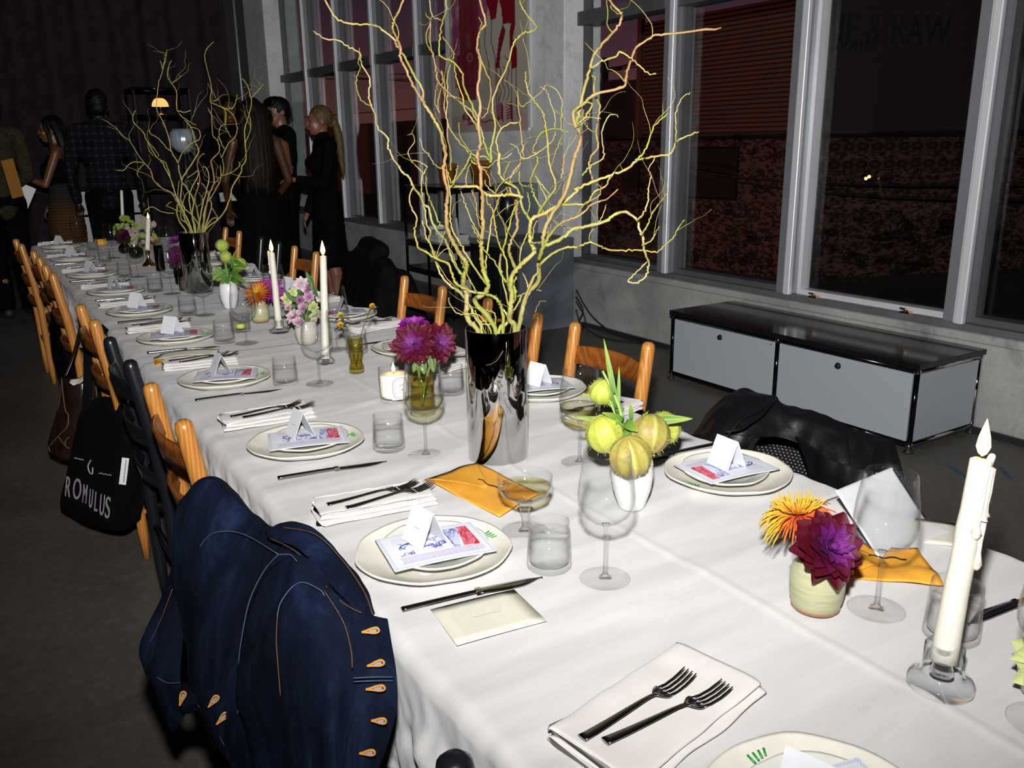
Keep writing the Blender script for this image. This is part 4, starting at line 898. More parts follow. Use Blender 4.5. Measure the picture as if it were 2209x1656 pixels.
for p0, p1 in (((905, 770), (892, 800)), ((930, 765), (935, 800)), ((910, 775), (915, 805))): a = loc_(*p0, w0, B); b = loc_(*p1, w0, B); leafblade(c, a, b-a, (b-a).length*1.1, .02, -CF, .1, (.05, .10, .02))
# --- celadon pot with orange and purple dahlias
B = PZ(563, 693, TH); w0 = depth(B+Vector((0, 0, .08))); c = thing('celadon_pot', 'celadon pot with one orange and one purple dahlia left of the candle pair', 'vase', B)
MB().lathe([(0, 0), (.0275, 0), (.030, .004), (.033, .024), (.0325, .045), (.026, .062), (.022, .066), (.0235, .074), (.0215, .074), (.0205, .066), (.030, .04), (.028, .008), (0, .007)], 40).obj('pot_body', 'celadon', c)
slim = [(22, .0, 1.0, 1, 0), (22, .25, .95, .95, .1), (18, .5, .82, .9, .3), (14, .8, .6, .8, .7), (10, 1.15, .4, .7, 1)]
q = loc_(557, 634, w0-.025, B); dahlia(c, q, -CF*.8+CU*.45-CR*.15, .052, slim, .0078, [(.30, .045, .008), (.36, .07, .008), (.42, .12, .01), (.50, .2, .015)], (.62, .34, .02), 6, 'petal', 0, .7); stem(c, [(0, 0, .03), (q.x*.5, q.y*.5, .09), tuple(q)])
q = loc_(585, 627, w0+.04, B); dahlia(c, q, -CF*.6+CU*.2+CR*.5, .056, slim, .0105, [(.20, .008, .15), (.22, .01, .18), (.26, .02, .24)], (.40, .10, .42), 7, 'petal', 0, .5); stem(c, [(0, 0, .03), (q.x*.5, q.y*.5, .09), tuple(q)])
# --- oat pot with pink and lilac alstroemeria, hellebore, leaves
B = PZ(663, 741, TH); w0 = depth(B+Vector((0, 0, .08))); c = thing('oat_pot', 'pale grey stoneware pot of pink and lilac flowers between the two candles', 'vase', B)
MB().lathe([(0, 0), (.026, 0), (.0285, .003), (.035, .028), (.0365, .048), (.033, .068), (.0285, .076), (.0270, .0765), (.031, .066), (.034, .045), (.026, .008), (0, .007)], 44).obj('pot_body', 'oat_glaze', c)
rs = random.Random(8); pk_, lil, lime = (.50, .38, .40), (.36, .17, .30), (.42, .46, .18)
for (p, R, col, tip_, n_) in (((635, 683), .028, pk_, (.45, .26, .36), 9), ((650, 612), .026, pk_, (.5, .42, .45), 8), ((667, 640), .021, (.44, .26, .38), lil, 8), ((647, 648), .017, lil, (.20, .04, .12), 7), ((663, 622), .018, lil, (.3, .1, .22), 7), ((620, 645), .022, lime, (.5, .52, .25), 6), ((632, 630), .016, lime, (.5, .52, .25), 6), ((682, 680), .026, (.36, .40, .20), (.45, .36, .32), 7), ((675, 662), .022, (.36, .42, .16), (.4, .42, .2), 7), ((690, 640), .02, (.52, .48, .44), pk_, 7), ((645, 695), .02, pk_, lil, 8), ((622, 664), .014, (.50, .36, .30), lil, 6), ((665, 690), .018, pk_, lil, 7), ((655, 665), .02, (.40, .25, .30), lil, 7)):
    q = loc_(*p, w0+rs.uniform(-.05, .03), B); dahlia(c, q, -CF+CU*rs.uniform(-.2, .5)+CR*rs.uniform(-.6, .6), R, [(n_, .25, 1.0, 1.2, .5), (n_-2, .7, .75, .9, .9), (4, 1.1, .5, .5, 1)], .017, [col, col, lerp3(col, tip_, .6)], tip_, rs.randint(0, 99)); stem(c, [(0, 0, .05), (q.x*.5, q.y*.5, .10), tuple(q)], .0012)
for p0, p1 in (((640, 650), (618, 632)), ((675, 615), (662, 590)), ((672, 620), (684, 637)), ((640, 660), (612, 668)), ((665, 660), (655, 640)), ((650, 670), (668, 655)), ((648, 640), (638, 625)), ((640, 690), (645, 672)), ((680, 640), (672, 610)), ((655, 690), (650, 660))): a = loc_(*p0, w0-.02, B); b = loc_(*p1, w0-.03, B); leafblade(c, a, b-a, (b-a).length*1.2, .018, -CF, .12, (.02, .075, .012), (.05, .14, .02))
B = PZ(2262, 1500, TH); w0 = depth(B+Vector((0, 0, .07))); c = thing('oat_pot', 'pot of pale lime petals cut off by the right edge of the photo', 'vase', B)
MB().lathe([(0, 0), (.026, 0), (.0285, .003), (.035, .028), (.0365, .048), (.033, .068), (.0285, .076), (.0270, .0765), (.031, .066), (.034, .045), (.026, .008), (0, .007)], 44).obj('pot_body', 'oat_glaze', c)
for p in ((2236, 1405), (2238, 1448), (2265, 1385)): q = loc_(*p, w0, B); dahlia(c, q, -CF-CR*.5, .026, [(7, .2, 1, 1.2, .3), (5, .8, .7, .9, .6)], .018, [lime, lime], (.5, .52, .25), p[0]); stem(c, [(0, 0, .05), (q.x*.5, q.y*.5, .09), tuple(q)], .0012)
# --- olive bud vase with three faded yellow button heads
B = PZ(770, 803, TH); w0 = depth(B+Vector((0, 0, .08))); c = thing('bud_vase', 'olive pinched glass bud vase with three yellow button heads', 'vase', B)
MB().lathe([(0, 0), (.0195, 0), (.0215, .003), (.021, .018), (.0165, .030), (.0175, .048), (.0205, .060), (.0208, .100), (.0195, .1005), (.0185, .06), (.0155, .047), (.0148, .030), (.018, .014), (0, .010)], 36).obj('vase_body', 'amber_glass', c); MB().lathe([(0, .0105), (.0178, .0145), (.0145, .030), (.0150, .034), (0, .034)], 28).obj('water', 'wine', c)
rs = random.Random(4)
for (p, R, bent) in (((804, 661), .0095, (.012, 0)), ((736, 682), .0115, (-.01, 0)), ((735, 702), .0100, (-.02, .0))):
    q = loc_(*p, w0-.01, B); stem(c, [(0, 0, .02), (q.x*.2+bent[0]*.3, q.y*.2, .095), (q.x*.75, q.y*.75, q.z*.8+.015), tuple(q-Vector((0, 0, .004)))], .0011, 'leaf', (.07, .06, .02)); f, a, b = flower_axes(-CF*.8+CU*.5+CR*rs.uniform(-.5, .5))
    mb = MB(); cs = []
    for k in range(90):
        t = math.sqrt(k/90); an = k*2.39996; d = (a*math.cos(an)+b*math.sin(an))*t+f*(1.05-t*.7); petal(mb, cs, q, d, f, R*1.05, R*.28, .1, (.55, .20, .005), (.66, .36, .01) if p[1] != 682 else (.40, .42, .04), .8, 2, 3)
    mb.c = cs; mb.obj('button_head', 'petal', c)
    for k in range(7): an = k*.9+rs.random(); d = (a*math.cos(an)+b*math.sin(an))*1.0-f*.25; leafblade(c, Vector(q)-f*.003, d, R*rs.uniform(1.6, 2.6), .0045, f, .4, (.012, .008, .010), (.02, .01, .012), 'dry_petal')
    for k in range(5): an = k*1.3+rs.random(); leafblade(c, Vector(q)-f*.004, (a*math.cos(an)+b*math.sin(an))-f*.1, R*.9, .005, f, .2, (.30, .32, .12), (.4, .42, .2), 'sepal')
# --- far group: smoky vases with a green spray, purple dahlias, tall dark tube, small orange head
for (bp, R, hh, lab, mat) in (((270, 546), .036, .062, 'left of two round smoky glass vases, holding a dark dahlia', 'smoke_glass'), ((295, 556), .040, .075, 'right of two round smoky glass vases, holding pale green sprays', 'smoke_glass')):
    B = PZ(*bp, TH); w0 = depth(B+Vector((0, 0, .08))); c = thing('round_vase', lab, 'vase', B)
    MB().lathe([(0, 0), (R*.55, 0), (R*.9, hh*.18), (R, hh*.42), (R*.85, hh*.7), (R*.42, hh*.92), (R*.45, hh), (R*.40, hh), (R*.37, hh*.92), (R*.8, hh*.68), (R*.94, hh*.4), (R*.5, hh*.06), (0, hh*.05)], 32).obj('vase_body', mat, c); rs = random.Random(R*999)
    if R < .04:
        q = loc_(268, 508, w0-.03, B); dahlia(c, q, -CF+CU*.3, .052, lay, .024, [(.02, .001, .004), (.03, .001, .006), (.03, .002, .01)], (.05, .004, .02), 9); stem(c, [(0, 0, .03), tuple(q)])
    for k in range(16 if R < .04 else 26):
        x = rs.uniform(245, 285) if R < .04 else rs.uniform(280, 335); y = rs.uniform(470, 500) if R < .04 else rs.uniform(470, 530); a = loc_(x, y, w0+rs.uniform(-.06, .06), B); an = rs.uniform(0, 6.3)
        d = CR*math.cos(an)+CU*math.sin(an); col = (.14, .20, .03) if rs.random() < .65 else (.30, .2, .22)
        leafblade(c, a, d, rs.uniform(.03, .055), rs.uniform(.018, .03), -CF, .2, col, lerp3(col, (.4, .42, .12), .4))
        if k % 3 == 0: stem(c, [(0, 0, .04), (a.x*.5, a.y*.5, a.z*.7), tuple(a)], .0012)
B = PZ(347, 583, TH); w0 = depth(B+Vector((0, 0, .09))); c = thing('dark_tube_vase', 'tall dark brown glass tube vase with a tiny orange head, beside the brass candlestick', 'vase', B)
MB().lathe([(0, 0), (.021, 0), (.023, .004), (.0225, .13), (.021, .13), (.0205, .01), (0, .009)], 28).obj('vase_body', 'dark_glass', c); q = loc_(335, 520, w0, B); mb = MB(); cs = []
f, a, b = flower_axes(-CF+CU*.4)
for k in range(60): t = math.sqrt(k/60); an = k*2.39996; petal(mb, cs, q, (a*math.cos(an)+b*math.sin(an))*t+f*(1.05-t*.7), f, .014, .004, .1, (.35, .10, .005), (.5, .17, .01), .8, 2, 3)
mb.c = cs; mb.obj('flower_head', 'petal', c); stem(c, [(0, 0, .02), (q.x*.4, q.y*.4, .13), tuple(q)], .0012)
for k in range(9): an = k*.7; leafblade(c, q, a*math.cos(an)+b*math.sin(an)-f*.2, .032, .006, f, .3, (.012, .008, .008), None, 'dry_petal')
B = PZ(392, 612, TH); w0 = depth(B+Vector((0, 0, .1))); c = thing('dark_cup', 'dark glass vase with purple dahlias in front of the far chrome vase', 'vase', B); MB().lathe([(0, 0), (.024, 0), (.027, .004), (.03, .075), (.0285, .075), (.025, .01), (0, .009)], 28).obj('vase_body', 'dark_glass', c)
for p, R, cols, fc in (((382, 521), .052, [(.15, .008, .14), (.18, .01, .17), (.2, .02, .2)], CU*.9-CF*.35-CR*.2), ((383, 552), .050, [(.028, .001, .008), (.03, .001, .01), (.05, .002, .03)], -CF+CR*.1)): q = loc_(*p, w0, B); dahlia(c, q, fc, R, slim if p[1] == 521 else lay, .012 if p[1] == 521 else .024, cols, (.26, .03, .24), 12); stem(c, [(0, 0, .03), (q.x*.4, q.y*.4, .1), tuple(q)], .002)
# small orange box and envelopes, sheets
B = PZ(218, 528, TH); c = thing('small_box', 'small orange box at the far end among the glasses', 'box', B, .3); bevel(MB().box((-.03, -.02, 0), (.03, .02, .026)).obj('box_body', 'kraft_orange', c)); bevel(MB().box((-.0305, -.0205, .026), (.0305, .0205, .038)).obj('box_lid', 'kraft_orange', c), .002)
def envelope(label, corners, curl=.01, seed=0, torn=True):
    """corners: world xy of the four corners (a,b along one short side, c,d the other)"""
    P_ = [Vector((x, y, 0)) for x, y in corners]; o = sum(P_, Vector())/4; c = thing('padded_envelope', label, 'envelope', (o.x, o.y, TH)); A, B_, C_, D = [p-o for p in P_]
    h = lambda u, v: .002+curl*(max(0, nz(u*2.1+seed, v*2.3, seed)))+.003*math.sin(u*2.7)*v
    def f0(u, v): p = (A*(1-u)+B_*u)*(1-v)+(D*(1-u)+C_*u)*v; return Vector((p.x, p.y, h(u, v)))
    solid(MB().grid(f0, 18, 18).obj('envelope_body', 'kraft_orange', c), .0014)
    def f1(u, v): q = f0(.5+(u-.5)*(1-v*.9), .02+v*.52); return q+Vector((0, 0, .0018+.006*v*(1-v)))
    solid(MB().grid(f1, 14, 8).obj('flap', 'kraft_orange', c), .0010)
    if torn:
        mb = MB(); mb.tube([f0(.55+.03*math.sin(k*1.7), .38+k*.055)+Vector((0, 0, .006)) for k in range(8)], .0009, 5); mb.obj('torn_edge', 'wick', c)
    return c
envelope('opened amber envelope lying between the near chrome vase and the coupe', [(.674, 1.383), (.801, 1.405), (.815, 1.20), (.704, 1.160)], .007, 2)
envelope('amber envelope at the left edge, tucked under cream paper by the black chair', [(.425, 2.63), (.44, 2.73), (.66, 2.66), (.64, 2.58)], .012, 5)
envelope('amber envelope on the right, standing sheet tucked into it', [(1.00, .705), (1.09, .79), (1.17, .69), (1.105, .605)], .012, 7)
c = tag(solid(MB().grid(lambda u, v: Vector((.43+.16*u+.03*v, 2.66+.05*v-.05*u, TH+.012+.006*math.sin(u*3)+.004*v)), 10, 6).obj('paper_slip', 'cream_paper'), .0006), 'curled cream paper slip over the amber envelope at the left edge', 'paper')
def card(name, label, pts, mat='cream_paper', lift=.0012):
    P_ = [Vector((x, y, 0)) for x, y in pts]; o = sum(P_, Vector())/4; A, B_, C_, D = [p-o for p in P_]; c = thing(name, label, 'card', (o.x, o.y, TH+lift))
    solid(MB().grid(lambda u, v: (A*(1-u)+B_*u)*(1-v)+(D*(1-u)+C_*u)*v+Vector((0, 0, .0015*math.sin(u*2+v))), 6, 6).obj('card_stock', mat, c), .0008); return c
c = card('note_card', 'blank cream note card lying below the knife near the denim jacket', [(.466, .955), (.590, .936), (.582, .842), (.453, .856)]); MB().tube([(-.02+.004*k, .004-.0006*k+.0008*math.sin(k*2), .0024) for k in range(11)], .00035, 4).obj('handwriting', 'ink_grey', c)
card('note_card', 'blank cream card half under the upright white sheet, at the right table edge', [(1.17, .742), (1.235, .665), (1.315, .715), (1.25, .80)])
a = PZ(1901, 1213, TH+.002); b = PY(1802, 1058, .80); d = PY(1925, 1007, .83); e = PY(2025, 1160, .74)
a2 = Vector(a); q = [a2, a2+(b-a2), a2+(b-a2)+(e-a2), e]; tag(solid(patch([[a2, (a2+e)/2+Vector((0, -.004, -.002)), e], [(a2+b)/2, (a2+d)/2+Vector((0, .006, 0)), (e+d)/2], [b, (b+d)/2, d]], 14, 14).obj('white_sheet', 'white_paper'), .0007), 'plain white sheet standing up out of the amber envelope on the right', 'paper')
# ------------------------------------------------------------------ chrome vases with curly willow
def chrome_vase(label, loc, R, h, n):
    c = thing('willow_vase', label, 'vase', loc)
    MB().lathe([(0, 0), (R-.002, 0), (R, .002), (R, h-.0015), (R-.0006, h), (R-.0022, h), (R-.0026, h-.0015), (R-.0026, .006), (0, .005)], n).obj('vase_body', 'vase_chrome', c); return c
TRACE = '''A 720,1600 640,1520 605,1440 610,1330 600,1230 577,1180 580,1110 605,1030 600,970 560,920 500,820 450,720 430,640 425,540 430,440 440,330 410,230 400,130 420,20 B 1300,1400 1270,1250 1230,1170 1180,1080 1120,990 1060,890 1000,790 940,650 885,540 890,450 850,350 815,270 830,190 880,90 920,-20|.0068,.0026,.02
B 1120,980 1100,940 1100,850 1030,730 950,580 885,460 850,430 830,370 720,280 650,240 580,230 400,220 270,155 170,-20|.0030,.0022,.02
A 930,1560 920,1390 880,1310 820,1270 760,1255 660,1240 560,1195 510,1160 480,1090 450,1000 430,980 330,940 240,880 180,850 160,790 140,690 165,590 120,500 95,400 135,290|.0042,.0018,-.08
A 760,1590 690,1480 620,1340 540,1240 470,1190 390,1110 350,1020 320,930 280,810 240,750 235,690 205,590|.0040,.0016,.05
A 330,960 320,900 270,780 285,700 250,640 240,530 215,440 205,330 205,230 240,150 250,120 190,80 120,65|.0026,.0015,.10
A 780,1610 700,1480 610,1330 540,1220 440,1130 365,1010 330,950 450,850 530,1040|.0010,.0008,.02
A 590,1250 570,1100 530,1040 480,950 450,860 410,770 340,690 290,590 270,490 225,460 190,380 130,300 90,210 40,180 0,120 B 880,1570 820,1490 770,1370 770,1300 670,1190 650,1080 610,980 590,900 600,740 520,600 505,500 400,440 290,375 180,365 65,290|.0036,.0020,.16
B 615,1000 520,940 475,820 480,720 510,640 490,590 505,520 502,450|.0017,.0011,.16
A 400,660 360,620 310,490 270,400 245,300 245,220 230,185 190,150 115,70 80,0 B 1000,1530 960,1430 1020,1330 1000,1260 955,1272|.0022,.0012,.22
B 1000,1260 998,1240 1010,1218|.0012,.0008,.22
A 425,155 400,150 320,100 260,0 B 1160,1450 1100,1400 1075,1300|.0018,.0010,.10
A 880,1590 700,1360 690,1300 760,1260 800,1180 770,1090 745,980 740,880 740,760 755,650 745,540 750,420 735,280 730,150 700,40 B 1610,1450 1640,1350 1620,1150 1640,990 1615,850 1640,600 1610,450 1630,310 1690,220 1660,100 1630,-20|.0066,.0026,-.03
B 1620,460 1640,550 1700,690 1740,830 1715,1020 1660,1110 1640,1080|.0020,.0012,-.05
B 1630,320 1650,220 1625,160|.0016,.0009,-.05
A 780,1110 780,950 815,720 830,590 890,430 880,380 790,300 770,240|.0026,.0014,.06
A 775,1165 690,1040 600,900 540,790 480,690 460,560 465,450 460,370 425,150|.0026,.0014,-.10
A 700,1250 650,1160 600,1060 555,960|.0020,.0012,-.06
A 745,800 670,680 650,620|.0018,.0010,.03
A 740,770 660,620 600,470 555,340|.0020,.0010,-.05
A 740,690 700,560 690,440 650,330|.0018,.0010,.09
A 440,320 470,300 560,300 690,300 760,350 820,380 940,375 1010,370 1110,395|.0034,.0040,.05
A 1030,1600 990,1490 1000,1380 1010,1270 1000,1170 1020,1080 1100,990 1200,900 1215,870 1180,800 1170,720 1175,640 1200,580 1300,540 1400,480 1500,420 1600,330 D 620,340 780,270 940,210 1100,150 1180,80 1220,60 1370,30 1510,5 C 1560,1340 1640,1290 1780,1235|.0072,.0018,-.10
C 1560,1340 1560,1170 1560,1060 1620,920 1700,870|.0018,.0010,-.22
C 1180,1510 1280,1400 1350,1200 1490,1060|.0026,.0014,-.24
A 1050,1590 1100,1420 1150,1260 1250,1140 1250,1000 1290,850 1290,750 1330,620 1420,470 1500,330 1560,80 C 600,1490 660,1340 660,1250 615,1180 600,1050 700,970 790,890 1060,820 1090,740 1110,650 1180,460 1240,410 1360,335 1540,315 1990,262|.0060,.0024,-.16
C 620,1180 650,1050 700,830 750,660 790,520 900,380 1000,270 1050,170 1040,120 980,60 920,-20|.0040,.0026,-.14
C 760,640 880,570 1000,530 1035,485 1140,550 1220,620 1310,695 1375,690|.0024,.0015,-.18
C 750,680 800,740 790,800 800,900 845,990 830,1120 810,1250 830,1380 770,1460 745,1560 780,1690|.0022,.0028,-.08
C 620,1190 720,1080 775,980 720,965|.0030,.0014,-.15
C 640,1170 720,1105 850,1115|.0018,.0010,-.15
C 680,1650 760,1560 880,1480 870,1350 870,1220 930,1090 1000,1080 1020,1105|.0020,.0010,-.26
C 990,60 960,40 950,70 1015,130 1060,112|.0012,.0008,-.14
A 1040,1590 1130,1290 1250,1030 1280,980 1370,900 1480,850 1600,835 D 660,870 755,840 840,870 930,910 1100,915 1240,912 1380,930 1450,870 1530,800 1600,680 1640,630|.0036,.0012,-.22
D 755,840 750,760 820,680 870,590 905,485|.0016,.0010,-.22
D 270,1000 320,880 390,850 520,780 600,710 720,690 900,640 980,580 1085,555 1200,630 1210,700 1250,800 1265,930 1305,1020 1300,1080 1270,1170 1180,1220 1110,1205 1170,1140 1290,1020|.0046,.0016,-.30
D 1200,630 1260,560 1300,440 1300,350 1325,220 1305,150 1370,40|.0022,.0010,-.32
D 1240,770 1310,640 1340,560 1400,480 1475,380|.0020,.0010,-.34
D 1240,870 1330,820 1370,750 1405,690|.0020,.0010,-.34
D 330,850 370,780 460,670 600,610 680,570 760,490 850,450 910,435 1020,335|.0034,.0015,-.26
D 440,490 470,490 620,480 720,480 760,420 800,360 900,310 940,220|.0026,.0020,-.14
D 620,600 700,480 840,400 850,320 810,290|.0018,.0009,-.2
A 1060,1280 1110,1260 1200,1220 1280,1230|.0020,.0012,.04
A 1100,1270 1040,1390 1010,1400|.0024,.0020,.02
A 1075,1000 1080,980 1090,870 1140,740 1200,620|.0022,.0016,.08
A 1000,1380 1040,1250 1020,1170 1060,1060 1050,1040 1000,930 985,850 1020,750 1060,660 1050,520 1060,440 1010,370 990,280 1020,180 1090,90 1120,30 C 130,1480 110,1300 90,1100 75,900 80,840|.0052,.0016,.12
A 990,1250 980,1170 930,1110 905,1020 910,930 950,800 980,680 1030,500 1050,450 970,330 940,200 1000,70|.0040,.0016,.18
A 990,1230 970,1080 960,950 900,820 880,750 860,640 840,510 790,440 790,380|.0028,.0014,.02
A 980,1370 920,1100 860,980 760,860 700,770|.0022,.0014,-.04
A 1155,1260 1150,1170 1110,1070|.0022,.0014,.05
A 1180,800 1260,800 1330,760 1330,700|.0020,.0012,-.1
A 1195,770 1210,660 1240,600|.0018,.0012,-.1
A 1185,620 1150,560 1110,500 1080,380 1050,310 960,260 900,190 890,80 900,0 B 1820,1650 1810,1430 1790,1310 1870,1180 2000,1150|.0036,.0018,.05
A 1300,545 1290,520 1230,420 1190,320 1180,240 1210,150 1240,80 1220,0 C 210,1430 260,1300 310,1240 420,1210 560,1240|.0028,.0014,.02
C 420,1215 425,1100 380,960 340,850 280,815|.0018,.0010,.04
C 335,1260 320,1090 270,1000 180,880 150,760 147,670|.0030,.0014,.08
A 1240,560 1300,450 1390,330 1400,260 C 370,1540 355,1330 330,1150 310,1080|.0030,.0022,.0
C 480,1360 490,1250 480,1150 490,960 440,850 380,810 335,800 300,860 200,940 110,1000 70,900 75,840|.0018,.0009,.10
C 480,1300 430,1430 390,1560|.0014,.0009,.06
C 430,1230 400,1320 270,1430 130,1490 60,1380 0,1350|.0020,.0010,.0
B 1740,1560 1700,1480 1560,1450 1440,1330 1350,1200 1320,1090 1330,940 1330,730 1360,600|.0022,.0012,.08
B 1610,1100 1540,940 1480,800 1470,690 1380,580 1260,520 1260,350 1285,200 1320,90 1310,-20|.0028,.0018,.05
B 1380,560 1385,490 1280,340|.0018,.0014,.05
B 1270,190 1185,140 1160,-20|.0016,.0014,.06
B 1740,1530 1680,1350 1640,1200 1560,1050 1500,1000 1340,870 1240,760 1220,640 1190,500 1150,440 1130,350 1170,200 1185,150|.0026,.0014,.06
B 1200,560 1170,400 1170,210|.0016,.0012,.07
B 1240,760 1220,870 1215,980 1260,1060|.0016,.0011,.02
B 1130,120 1135,150 1175,185|.0012,.0010,.06
B 1250,1060 1240,960 1285,760 1270,660|.0016,.0012,.10
B 1360,1600 1360,1420 1330,1300 1330,1150 1300,1000 1310,830 1275,660|.0022,.0016,.10
B 1640,1300 1590,1160 1490,1020 1480,930 1420,750 1390,600|.0022,.0016,.02
B 1740,1530 1740,1400 1780,1180 1750,980 1800,820 1900,600 1950,410 2010,340 C 130,310 250,265 160,140 100,40 95,-20|.0030,.0014,.0
B 1440,1150 1450,1280 1560,1450|.0014,.0010,.04
B 1550,1450 1640,1560 1740,1570|.0020,.0012,.12
A 1150,350 1170,470 1140,560|.0018,.0012,.08
A 800,130 870,70 960,40 1010,0|.0018,.0012,.06
A 640,0 650,70 740,130 800,200 820,300|.0024,.0016,.06
A 640,30 590,130 510,240 460,310|.0024,.0014,.0
A 470,270 430,150|.0020,.0016,.0
A 530,110 510,200 480,270|.0018,.0012,.0
A 610,290 600,220 640,90|.0018,.0010,.07
A 1080,160 1080,260 1130,295 1170,290|.0018,.0012,.02
A 1240,240 1310,390 1320,460|.0018,.0010,.02
A 1215,200 1300,310 1360,385|.0020,.0012,.0
A 1450,230 1470,120 1480,0|.0022,.0018,-.06
A 860,1600 860,1440 760,1395 690,1320|.0020,.0014,-.05
A 880,1620 780,1520 700,1440 560,1440 500,1410 450,1330 450,1290|.0022,.0010,-.06
A 830,1600 740,1520 700,1450 680,1400|.0024,.0014,-.03
A 890,1610 950,1540 980,1480 930,1390 900,1375|.0050,.0020,.0
A 1220,1420 1260,1330 1320,1325|.0010,.0007,.06
A 1380,600 1440,640 1600,690|.0012,.0008,-.1'''
SCL = {'A': (860, 330, 420/1739), 'B': (660, 0, 460/2005), 'C': (1100, 0, 460/2005), 'D': (1100, 330, 460/2005)}
VB = Vector((.860, 1.418, TH)); VR, VH = .0607, .268; w0 = depth(VB+Vector((0, 0, VH)))
wv = chrome_vase('mirror chrome cylinder vase of tall curly willow in the middle of the near table', VB, VR, VH, 96)
def twig_pigment(n, ring, seed):
    rs = random.Random(seed); base = rs.choice([(.36, .29, .05), (.42, .33, .10), (.27, .27, .03), (.34, .20, .08), (.44, .36, .15)]); cs = []
    for i in range(n):
        t = i/max(n-1, 1); c = lerp3((.20, .23, .04), base, min(1, t*2)); c = lerp3(c, (.44, .27, .17), max(0, nz(t*5, seed))*1.0); c = lerp3(c, (.28, .34, .03), max(0, nz(t*7, seed, 5))*.9); cs += [c]*ring
    return cs
STEMS = []
def willow_stem(parent, pts, r0, r1, seed, org, n=None, ring=7):
    m = n or max(8, int(len(pts)*4)); q = spline(pts, m); q = [p+Vector((nz(k*.9, seed), nz(k*.9, seed, 4), nz(k*.9, seed, 8)))*.0032 for k, p in enumerate(q)]
    rr = [(r0+(r1-r0)*(k/m)**.8)*(1+.16*nz(k*.7, seed)) for k in range(m+1)]
    for k in range(3, m, 5): rr[k] *= 1.22
    rr[-1] *= .6; mb = MB().tube([p-org for p in q], rr, ring); mb.c = twig_pigment(m+1, ring, seed); mb.obj('willow_stem', 'bark', parent); STEMS.append((q, rr)); return q
for sd, ln in enumerate(TRACE.split('\n')):
    body, par = ln.split('|'); r0, r1, dd = map(float, par.split(',')); px = []; key = None
    for tk in body.split():
        if tk in SCL: key = tk
        else:
            x, y = map(float, tk.split(',')); ox, oy, s = SCL[key]; px.append((ox+x*s, oy+y*s))
    hgt = lambda y: min(max((715-y)/500, 0), 1)
    pts = [PW(x, y, w0+dd*hgt(y)**.8+.012*math.sin(k*1.3+sd)*(hgt(y) > .1)) for k, (x, y) in enumerate(px)]
    if px[0][1] > 690:
        t = pts[0]; ax = VB+Vector((0, 0, VH)); t = Vector((t.x, t.y, VB.z+VH-.02)); dx = t-ax; dx.z = 0
        if dx.length > .045: dx = dx*(.045/dx.length); t = Vector((ax.x+dx.x, ax.y+dx.y, t.z))
        pts[0] = t; pts.insert(0, Vector((VB.x-dx.x*.4, VB.y-dx.y*.4, VB.z+.03)))
    willow_stem(wv, pts, r0*.80, r1*.72, sd, VB, max(10, int(len(pts)*5)))
# fine side twigs budding off the traced stems
rs = random.Random(21); base = list(STEMS)
def side_twigs(parent, base, count, org, lo, hi, L0, L1, R, name='willow_twig'):
    for k in range(count):
        q, rr = rs.choice(base); i = rs.randint(int(len(q)*lo), max(int(len(q)*lo), int((len(q)-2)*hi))); i = min(max(i, 1), len(q)-2); p = q[i]; t = (q[i+1]-q[i-1]).normalized(); s = t.orthogonal(); s.rotate(Matrix.Rotation(rs.uniform(0, 6.3), 3, t)); d = (t*.9+s*.9+Vector((0, 0, .5))).normalized()
        L = rs.uniform(L0, L1); pts = [p]; n = 7
        for a in range(n):
            d = (d+Vector((rs.gauss(0, .33), rs.gauss(0, .33), rs.gauss(.08, .3)))).normalized(); pts.append(pts[-1]+d*L/n)
        m = 12; r = min(rr[i]*.5, R); mb = MB().tube([v-org for v in spline(pts, m)], [r*(1-.75*a/m) for a in range(m+1)], 5); mb.c = twig_pigment(m+1, 5, k+300); mb.obj(name, 'bark', parent)
side_twigs(wv, base, 70, VB, .45, .95, .05, .16, .0013)
for k in range(16):     # buds
    pass
